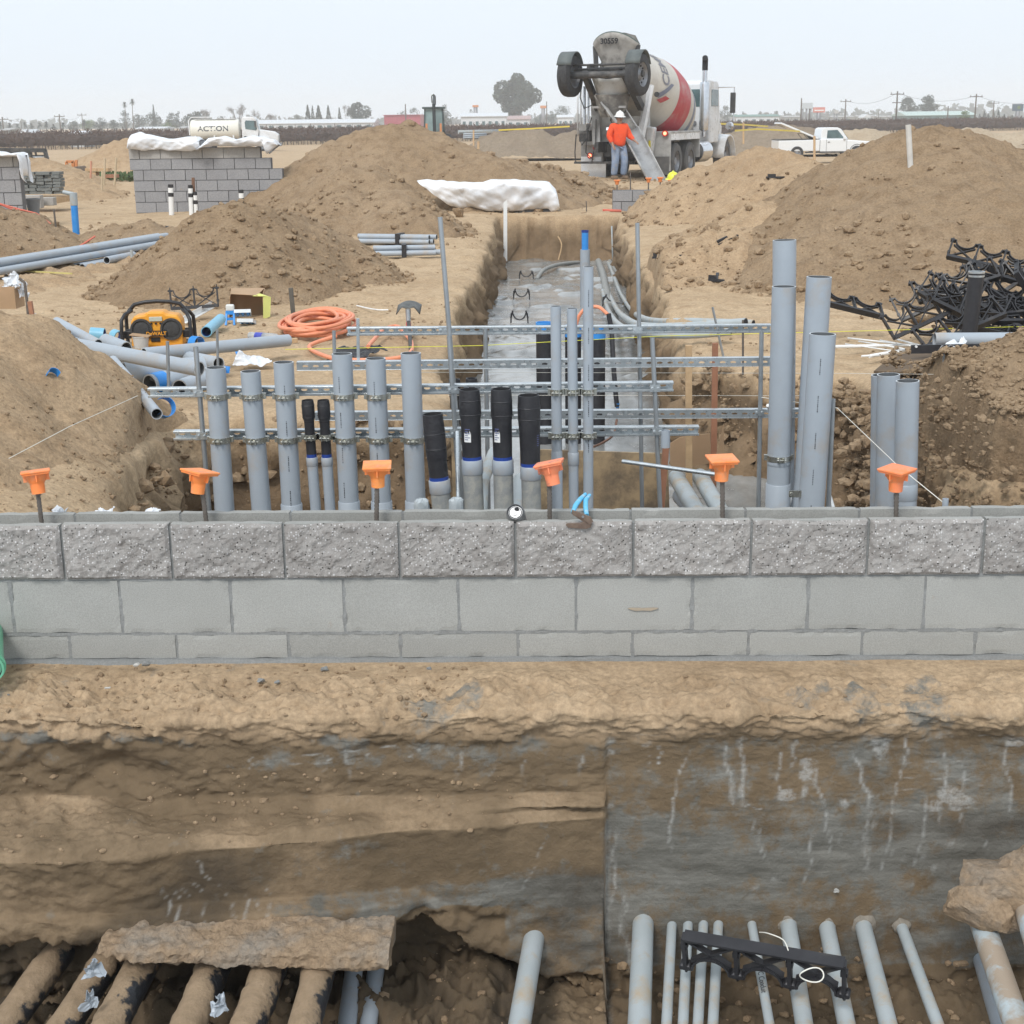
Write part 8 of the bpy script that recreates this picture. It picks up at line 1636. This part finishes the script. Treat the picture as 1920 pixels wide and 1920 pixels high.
def tree(label, name, px0, px1, ytop, D, kind, mat=None, group=None, nl=2200, trunk_frac=.25):
    """crown between pixel columns px0..px1, top at pixel row ytop, standing at distance D on the far plain"""
    xc = (px0+px1)/2; B = P(xc, 230, Y=D); T_ = P(xc, ytop, Y=D); g = -.66; H_ = T_[2]-g; W = abs(P(px1, 230, Y=D)[0]-P(px0, 230, Y=D)[0]); t = empty(name, label, 'tree', (B[0], D, g), 0, group)
    mat = mat or M_leaf
    if kind == 'round':
        nb = 16; blobs = []
        for k in range(nb):
            a = rng.random()*6.28; r = rng.random()**.5; zz = trunk_frac+.14+(.86-trunk_frac-.14)*rng.random(); wr = math.sin(math.pi*min(1, (zz-trunk_frac*.4)/(1.12-trunk_frac*.4)))**.6
            blobs.append((math.cos(a)*r*W*.34*wr, math.sin(a)*r*W*.34*wr, zz*H_, W*(.12+.12*rng.random())))
        blobs.append((0, 0, H_*.93-W*.1, W*.13)); blobs.append((-W*.33, 0, H_*.55, W*.16)); blobs.append((W*.33, 0, H_*.55, W*.16))
        C = []; per = nl//len(blobs)
        for bx_, by_, bz_, br in blobs:
            d = rng.standard_normal((per, 3)); d /= np.linalg.norm(d, axis=1)[:, None]; C.append(np.array([bx_, by_, bz_])+d*(br*(.55+.5*rng.random(per)**.5))[:, None]*np.array([1, 1, .9]))
        C = np.concatenate(C); C[:, 2] = np.minimum(C[:, 2], H_); V, Fq = quads(C, W*.017+.03, len(C)); me_o = np_mesh('crown', V, Fq, mat, False, t)
        mb = MB(); mb.path([(0, 0, 0), (W*.01, 0, H_*.3), (0, 0, H_*.6), (0, 0, H_*.8)], [W*.035, W*.028, W*.018, W*.008], 8)
        for k in range(6): bz_ = blobs[k]; mb.path([(0, 0, H_*(.25+.05*k)), (bz_[0]*.5, bz_[1]*.5, (H_*.35+bz_[2])*.5), bz_[:3]], [W*.016, W*.011, W*.005], 6)
        ob('trunk', mb, M_bark, t)
    elif kind == 'cypress':
        n = nl//2; z = rng.random(n)**.9; a = rng.random(n)*6.28; r = W*.5*np.sin(np.pi*np.clip(z*.93+.07, 0, 1)**.55)**.9*(.7+.35*rng.random(n)); C = np.stack([r*np.cos(a), r*np.sin(a), .04*H_+z*H_*.96], -1); V, Fq = quads(C, W*.07+.02, n); np_mesh('crown', V, Fq, mat if mat is not M_leaf else M_cyp, False, t)
        mb = MB(); mb.tube((0, 0, 0), (0, 0, H_*.7), W*.06, W*.02, n=6); ob('trunk', mb, M_bark, t)
    elif kind == 'palm':
        mb = MB(); lean = random.uniform(-.03, .03)*H_; mb.path([(0, 0, 0), (lean*.4, 0, H_*.5), (lean, 0, H_*.86)], [W*.07, W*.05, W*.045], 8); ob('trunk', mb, M_bark, t); C = []; V = []; Fq = []
        for k in range(46):
            a = rng.random()*6.28; el = -.9+2.3*rng.random(); L_ = W*.52*(.75+.35*rng.random()); d = np.array([math.cos(a)*math.cos(el), math.sin(a)*math.cos(el), math.sin(el)]); c0 = np.array([lean, 0, H_*.86]); sd_ = np.cross(d, [0, 0, 1.]); sd_ /= np.linalg.norm(sd_)+1e-6; wd = W*.07
            pts = [c0+d*L_*q+np.array([0, 0, -.35*L_*q*q]) for q in (0, .35, .7, 1)]
            for q in range(3):
                i = len(V); w0, w1 = wd*(1-.2*q), wd*(1-.2*(q+1))*(.2 if q == 2 else 1); V += [pts[q]-sd_*w0, pts[q]+sd_*w0, pts[q+1]+sd_*w1, pts[q+1]-sd_*w1]; Fq.append((i, i+1, i+2, i+3))
        np_mesh('crown', np.array(V), np.array(Fq), mat, False, t)
    elif kind == 'bare':
        mb = MB(); 
        def br(p, d, L_, r, dep):
            q = p+d*L_; mb.tube(p, q, r, r*.6, n=4, caps=False)
            if dep == 0: return
            for k in range(3):
                e = (d+Vector((random.uniform(-.6, .6), random.uniform(-.6, .6), random.uniform(-.1, .45)))).normalized(); br(q, e, L_*random.uniform(.6, .8), r*.6, dep-1)
        br(Vector((0, 0, 0)), Vector((0, 0, 1)), H_*.28, W*.03, 5); zmax = max(v[2] for v in mb.v); xm = max(abs(v[0]) for v in mb.v); mb.v = [(v[0]*W*.5/xm, v[1]*W*.5/xm, v[2]*H_/zmax) for v in mb.v]; ob('branches', mb, M_bare, t)
        n = 700; pv = np.array(mb.v); idx = rng.integers(0, len(pv), n); C = pv[idx]+rng.standard_normal((n, 3))*W*.03; C = C[C[:, 2] > H_*.45]; V, Fq = quads(C, W*.012, len(C)); np_mesh('twigs', V, Fq, M_bare, False, t)['kind'] = 'stuff'
    return t
tree('big rounded eucalyptus, tallest tree in the background, left of the mixer truck', 'eucalyptus_tree', 925, 1018, 131, 430, 'round', nl=7000, trunk_frac=.12)
tree('rounded tree between the bare one and the red building', 'round_tree', 650, 696, 188, 430, 'round', M_leafb, nl=3500, trunk_frac=.1)
tree('left one of two rounded trees behind the green shed on the right', 'round_tree', 1686, 1720, 180, 460, 'round', M_leafb, nl=3000, trunk_frac=.15); tree('right one of two rounded trees behind the green shed on the right', 'round_tree', 1718, 1758, 177, 460, 'round', M_leafb, nl=3500, trunk_frac=.15)
tree('bright green rounded tree in front of the long green shed', 'round_tree', 1794, 1818, 207, 330, 'round', M_leafg, nl=1500, trunk_frac=.05)
tree('tall palm, higher one of the pair at the left', 'palm_tree', 242, 257, 180, 420, 'palm'); tree('shorter palm, left one of the pair at the left', 'palm_tree', 230, 244, 186, 420, 'palm')
PG = 'low palms along the left horizon'
pw = [(-6, 6, 230), (11, 24, 231), (27, 37, 233), (40, 52, 230), (52, 63, 231), (68, 80, 230), (80, 92, 228), (94, 106, 233), (112, 124, 230), (150, 165, 226)]
for i, (a, b_, y) in enumerate(pw): tree('low bushy palm on the left horizon, %s from the left' % ['first', 'second', 'third', 'fourth', 'fifth', 'sixth', 'seventh', 'eighth', 'ninth', 'tenth'][i], 'palm_tree', a-2, b_+2, y+1, 430, 'palm', M_leafb, PG)
for i, (a, b_, y, m_, lab) in enumerate([(126, 150, 226, M_leafb, 'dark clump left of the light green bush on the horizon'), (148, 178, 225, M_leafg, 'light green bush on the left horizon'), (172, 202, 219, M_leafb, 'dark rounded tree right of the light green bush'), (200, 224, 224, M_leafb, 'small dark tree left of the tall palms'), (222, 246, 204, M_leafb, 'dark tree directly under the tall palms'),
    (245, 275, 212, M_leafb, 'dark tree right of the tall palms'), (268, 306, 210, M_leafb, 'dark tree left of the slender cypress'), (300, 330, 226, M_leafg, 'olive bush right of the slender cypress'), (310, 336, 209, M_leafb, 'dark tree left of the bushy pair near the water truck'), (326, 346, 206, M_leafb, 'tall dark tree behind the tank of the water truck'), (340, 400, 210, M_leafb, 'wide grey tree behind the tank of the water truck'),
    (545, 572, 214, M_leafb, 'small rounded tree left of the three dark columns'), (404, 430, 217, M_leafb, 'pale tree above the cab of the water truck'), (766, 788, 199, M_leafb, 'rounded grey tree behind the red building'), (790, 850, 210, M_leafb, 'wide grey tree behind the backhoe'), (822, 846, 193, M_leafb, 'pale tall tree just right of the backhoe cab'), (740, 770, 207, M_leafb, 'low grey tree left of the backhoe'), (1020, 1048, 206, M_leafb, 'grey tree right of the big eucalyptus'), (1040, 1072, 196, M_leafb, 'grey tree beside the left wheel of the mixer truck'), (1000, 1026, 214, M_leafb, 'low tree at the foot of the big eucalyptus'), (1345, 1372, 196, M_leafb, 'grey tree seen through the mirror of the mixer truck'), (872, 894, 203, M_leafb, 'faint tree left of the long white shed')]):
    tree(lab, 'far_tree', a, b_, y, 520 if i > 10 else 440, 'round', m_, nl=1100 if b_-a < 40 else 1800, trunk_frac=.05)
for i, (a, b_, y, lab) in enumerate([(286, 293, 196, 'slender dark cypress on the left horizon'), (572, 584, 197, 'leftmost of three dark column trees'), (583, 591, 198, 'middle one of three dark column trees'), (591, 605, 198, 'rightmost of three dark column trees'), (611, 622, 198, 'pointed conifer right of the three column trees'), (633, 641, 202, 'small pointed conifer left of the bare tree')]): tree(lab, 'conifer_tree', a, b_, y, 430, 'cypress', nl=1500)
CG = 'small conifers at the right end of the horizon'
for i, x in enumerate([1836, 1845, 1852, 1862, 1871, 1882, 1897, 1906, 1914]): tree('small conifer at the right horizon, %s from the left' % ['first', 'second', 'third', 'fourth', 'fifth', 'sixth', 'seventh', 'eighth', 'ninth'][i], 'conifer_tree', x-4, x+4, [214, 208, 213, 210, 206, 214, 216, 218, 217][i], 420, 'cypress', M_leafb, CG, 700)
for a, b_, y, lab in [(640, 660, 196, 'bare tree left of the rounded tree'), (428, 470, 195, 'bare spreading tree right of the water truck cab'), (466, 488, 204, 'small bare tree right of the spreading one'), (500, 522, 213, 'low bare tree at the middle left horizon'), (372, 398, 204, 'bare tree above the tank of the water truck')]: tree(lab, 'bare_tree', a, b_, y, 430, 'bare')
for i, x in enumerate([1392, 1424, 1455, 1470]): tree('tiny distant palm on the right horizon, %s from the left' % ['first', 'second', 'third', 'fourth'][i], 'palm_tree', x-4, x+4, 207 if i > 1 else 208, 600, 'palm', M_leafb, 'tiny palms on the right horizon')
# utility poles
def pole(label, x, ytop, D, arms=1, w=.16):
    T_ = P(x, ytop, Y=D); t = empty('utility_pole', label, 'utility pole', (T_[0], D, -.66), 0); mb = MB(); mb.tube((0, 0, 0), (0, 0, T_[2]+.66), w, w*.7, n=8); ob('mast', mb, M_bark, t)
    for k in range(arms): mb = MB(); mb.box((0, 0, T_[2]+.66-.5-k*1.4), (2.4 if k == 0 else 1.6, .12, .14)); ob('crossarm', mb, M_bark, t)
    if arms: 
        for s in (-1, 0, 1): mb = MB(); mb.tube((s*1.05, 0, T_[2]+.66-.45), (s*1.05, 0, T_[2]+.66-.15), .06, n=6); ob('insulator', mb, M_rim, t)
for x, y, D, a, lab in [(4, 219, 300, 1, 'at the left edge'), (111, 214, 330, 1, 'left of the light green bush'), (153, 212, 380, 1, 'above the light green bush'), (1503, 184, 300, 0, 'left of the blank billboard'), (1518, 193, 330, 0, 'between the two left billboards'), (1586, 186, 330, 1, 'right of the red billboard'), (1683, 171, 260, 2, 'tallest on the right, left of the round trees'), (1778, 199, 320, 0, 'in front of the green shed'), (1831, 176, 280, 1, 'right of the bright green tree'), (1864, 189, 330, 1, 'among the small conifers'), (760, 195, 330, 0, 'in front of the red building'), (1025, 190, 340, 0, 'right of the big eucalyptus'), (39, 226, 380, 0, 'among the left palms'), (1648, 206, 480, 0, 'faint one left of the round trees')]: pole('wooden utility pole ' + lab, x, y, D, a, .17 if D < 340 else .13)
for i, (x0, y0, D0_, x1, y1, D1_) in enumerate([(4, 221, 300, 111, 216, 330), (111, 216, 330, 153, 214, 380), (1586, 188, 330, 1683, 174, 260), (1683, 174, 260, 1831, 179, 280), (1831, 179, 280, 1960, 184, 300)]):
    A, B = P(x0, y0, Y=D0_), P(x1, y1, Y=D1_); pts = [A+(B-A)*q-np.array([0, 0, 1.2*4*q*(1-q)]) for q in np.linspace(0, 1, 12)]; mb = MB(); mb.path(pts, .025, 4); thing('power_line', 'sagging power line span on the %s, %s from the left' % (('left horizon', ['first', 'second'][i]) if i < 2 else ('right horizon', ['', '', 'first', 'second', 'third'][i])), 'power line', mb, M_dark)
# billboards
def billboard(label, x0, x1, y0, y1, D, mat, legs, lettering=None, lm=None, logo_=None):
    A, B = P(x0, y1, Y=D), P(x1, y0, Y=D); c = (A+B)/2; t = empty('billboard', label, 'billboard', (c[0], D, -.66)); w, h = B[0]-A[0], B[2]-A[2]; zc = c[2]+.66
    bx('panel', (0, 0, zc), (w, .4, h), mat, t); bx('frame', (0, .25, zc), (w*1.03, .15, h*1.05), M_trgrey, t)
    for q in legs: mb = MB(); mb.tube((q*w, .3, 0), (q*w, .3, zc), .22 if len(legs) > 1 else .5, n=8); ob('leg', mb, M_rim, t)
    return t, w, h, zc
billboard('pale blank billboard on thin legs on the right horizon', 1502, 1524, 193, 204, 330, MAT('board_pale', (.50, .54, .57), rough=.6), (-.35, 0, .35))
tb, w, h, zc = billboard('red and white billboard right of the blank one', 1524.5, 1547, 201, 211, 330, MAT('board_red', (.55, .16, .13), (.60, .30, .26), .4, .6), (0,)); bx('stripe', (0, -.22, zc-.1), (w*.8, .03, h*.22), M_white, tb)
tb, w, h, zc = billboard('dark green and blue billboard at the right edge', 1898, 1919, 195, 208, 330, MAT('board_dark', (.06, .10, .14), rough=.6), (.05,)); mb = MB(); mb.tube((w*.08, -.25, zc), (w*.08, -.2, zc), h*.25, n=20); ob('emblem', mb, M_leafg, tb)
billboard('small pale sign on a post left of the mixer truck', 886, 897, 197, 201, 360, M_bo, (0,)); billboard('small faint sign left of the pickup cab pole', 1563, 1572, 207, 213, 420, M_trgrey, (-.3, .3)); billboard('small orange sign beside the big eucalyptus', 1013, 1024, 198, 203, 400, M_bo, (0,))
# buildings
def building(label, x0, x1, ytop, D, depth, wall, roof, ridge=.0, windows=0, name='shed', cat='building', ov=.3):
    A, B = P(x0, ytop, Y=D), P(x1, ytop, Y=D); w = B[0]-A[0]; h = max(A[2]+.66, 1.2); t = empty(name, label, cat, ((A[0]+B[0])/2, D, -.66)); rh = ridge*h if ridge else .12
    bx('wall', (0, depth/2, (h-rh)/2), (w, depth, h-rh), wall, t)
    mb = MB()
    if ridge: mb.prism([(-w/2-ov, h-rh), (w/2+ov, h-rh), (w/2+ov-ridge*0, h-rh+.05), (0, h), (-w/2-ov, h-rh+.05)], -ov, depth+ov) if ridge > .3 else mb.prism([(-ov, h-rh), (depth+ov, h-rh), (depth+ov, h-rh+.08), (depth/2, h), (-ov, h-rh+.08)], -w/2-ov, w/2+ov, ax='x')
    else: mb.box((0, depth/2, h-.06), (w+2*ov, depth+2*ov, .12))
    ob('roof', mb, roof, t)
    for k in range(windows): bx('window', (-w/2+(k+.5)*w/windows, -.03, h*.42), (w/windows*.45, .06, h*.28), M_glass, t)
    return t
M_bw = MAT('building_white', (.62, .64, .66), rough=.5); M_bgn = MAT('roof_green', (.10, .22, .18), rough=.5); M_bg2 = MAT('wall_green_grey', (.16, .24, .23), rough=.6); M_bred = MAT('building_red', (.35, .05, .075), (.40, .07, .09), 1, .5)
building('long low red building behind the tall dirt heap', 720, 788, 215.5, 340, 12, M_bred, M_bred, 0, 0); building('long white shed right of the backhoe', 864, 949, 212, 300, 10, M_bw, M_bw, .2, 7); building('low shed with a reddish roof right of the long white one', 950, 993, 217, 320, 9, M_bw, MAT('roof_pinkish', (.42, .30, .28), rough=.6), .25, 3)
building('long low white greenhouse at the middle left horizon', 480, 700, 225, 330, 10, M_bw, M_bw, .3, 12); building('low white building left of the spreading tree', 130, 155, 245.5, 160, 4, M_bw, M_bw, .3, 2); building('small tan house with a pale gable at the left edge', 26, 57, 243, 230, 7, MAT('house_tan', (.45, .38, .30), rough=.7), M_bw, .55, 2, 'house', 'house')
building('long green roofed shed right of the mixer truck', 1380, 1461, 215, 420, 12, M_bw, M_bgn, .2, 6); building('large green grey shed in front of the round trees', 1701, 1830, 209, 330, 14, M_bg2, MAT('roof_pale_green', (.45, .56, .52), rough=.5), .3, 4); building('low white building behind the mixer mirror', 1046, 1075, 215, 360, 8, M_bw, M_bw, .2, 3)
for i, (x0, x1, y, D) in enumerate([(2, 14, 240, 240), (255, 306, 238, 260), (335, 348, 237, 260), (1560, 1600, 217, 520), (1608, 1640, 216, 560), (1648, 1682, 217, 520), (1470, 1500, 217, 520), (1620, 1632, 214, 500)]): building('faint low building on the horizon ' + ['at the far left edge', 'under the slender cypress', 'left of the water truck', 'right of the red billboard', 'between two right hand poles', 'left of the tallest pole', 'left of the blank billboard', 'with a white pointed roof in the right distance'][i], x0, x1, y, D, 8, M_bw if i in (1, 2, 7) else MAT('faint_wall', (.30, .30, .28), rough=.8), M_bw if i in (1, 7) else M_trgrey, .4 if i == 7 else .2, 2)
# dark mass of distant tree line
n = 9000; x = -700+1500*rng.random(n); D = 900+60*rng.random(n); hh = 1.5+6.5*rng.random(n)**1.3*np.clip(.6+.7*fbm(x, 0, 0, .012, 4), .15, 1.5); V, Fq = quads(np.stack([x, D, -.66+hh*rng.random(n)], -1), 1.6, n)
o = np_mesh('far_tree_line', V, Fq, M_leafb, False); tag(o, label='hazy tree line along the whole horizon', kind='stuff')
# green weeds at the left
n = 2600; x = P(150, 330, Y=44)[0]+5.2*rng.random(n)-.8; y = 42+3*rng.random(n); V, Fq = quads(np.stack([x, y, H(x, y)+.05+.12*rng.random(n)], -1), .05, n); o = np_mesh('weeds', V, Fq, MAT('weed_green', (.06, .10, .03), (.09, .13, .05), 1, .8), False); tag(o, label='patch of low green weeds beyond the pallet', kind='stuff')
# orange marking powder on dirt
for i, (pts) in enumerate([[(0, 432), (40, 428), (70, 424), (95, 418)], [(0, 442), (25, 438), (50, 430)], [(140, 462), (160, 450), (178, 438)], [(1130, 402), (1165, 400)]]):
    q = []
    for a, b_ in pts:
        Y_ = 19.0 if i < 2 else (17.5 if i == 2 else 26.9); w0 = P(a, b_, Y=Y_); q.append(np.array([w0[0], w0[1], max(Hp(w0[0], w0[1]), w0[2]-.05)+.02]))
    mb = MB(); mb.path(q, .012 if i < 3 else .03, 5); thing('red_marking_line', 'red marking string on the dirt ' + ['at the left edge, upper one', 'at the left edge, lower one', 'beside the blue standing pipe', 'at the far right corner of the trench'][i], 'marking', mb, MAT('marking_red', (.60, .12, .08), (.6, .2, .14), 5, .8))
# ------------------------------------------------------------------ air
m = bpy.data.materials.new('haze_air'); m.use_nodes = True; nt = m.node_tree; nt.nodes.remove(nt.nodes['Principled BSDF']); pv = nt.nodes.new('ShaderNodeVolumePrincipled'); pv.inputs['Color'].default_value = (.96, .98, 1, 1); pv.inputs['Density'].default_value = .0008; pv.inputs['Anisotropy'].default_value = .0
nt.links.new(pv.outputs[0], nt.nodes['Material Output'].inputs['Volume'])
mb = MB(); mb.box((0, 500, 8.0), (1600, 1200, 21)); hz_ = obj('haze', mb, m, fix=True); tag(hz_, kind='stuff', label='pale winter haze over the whole site')
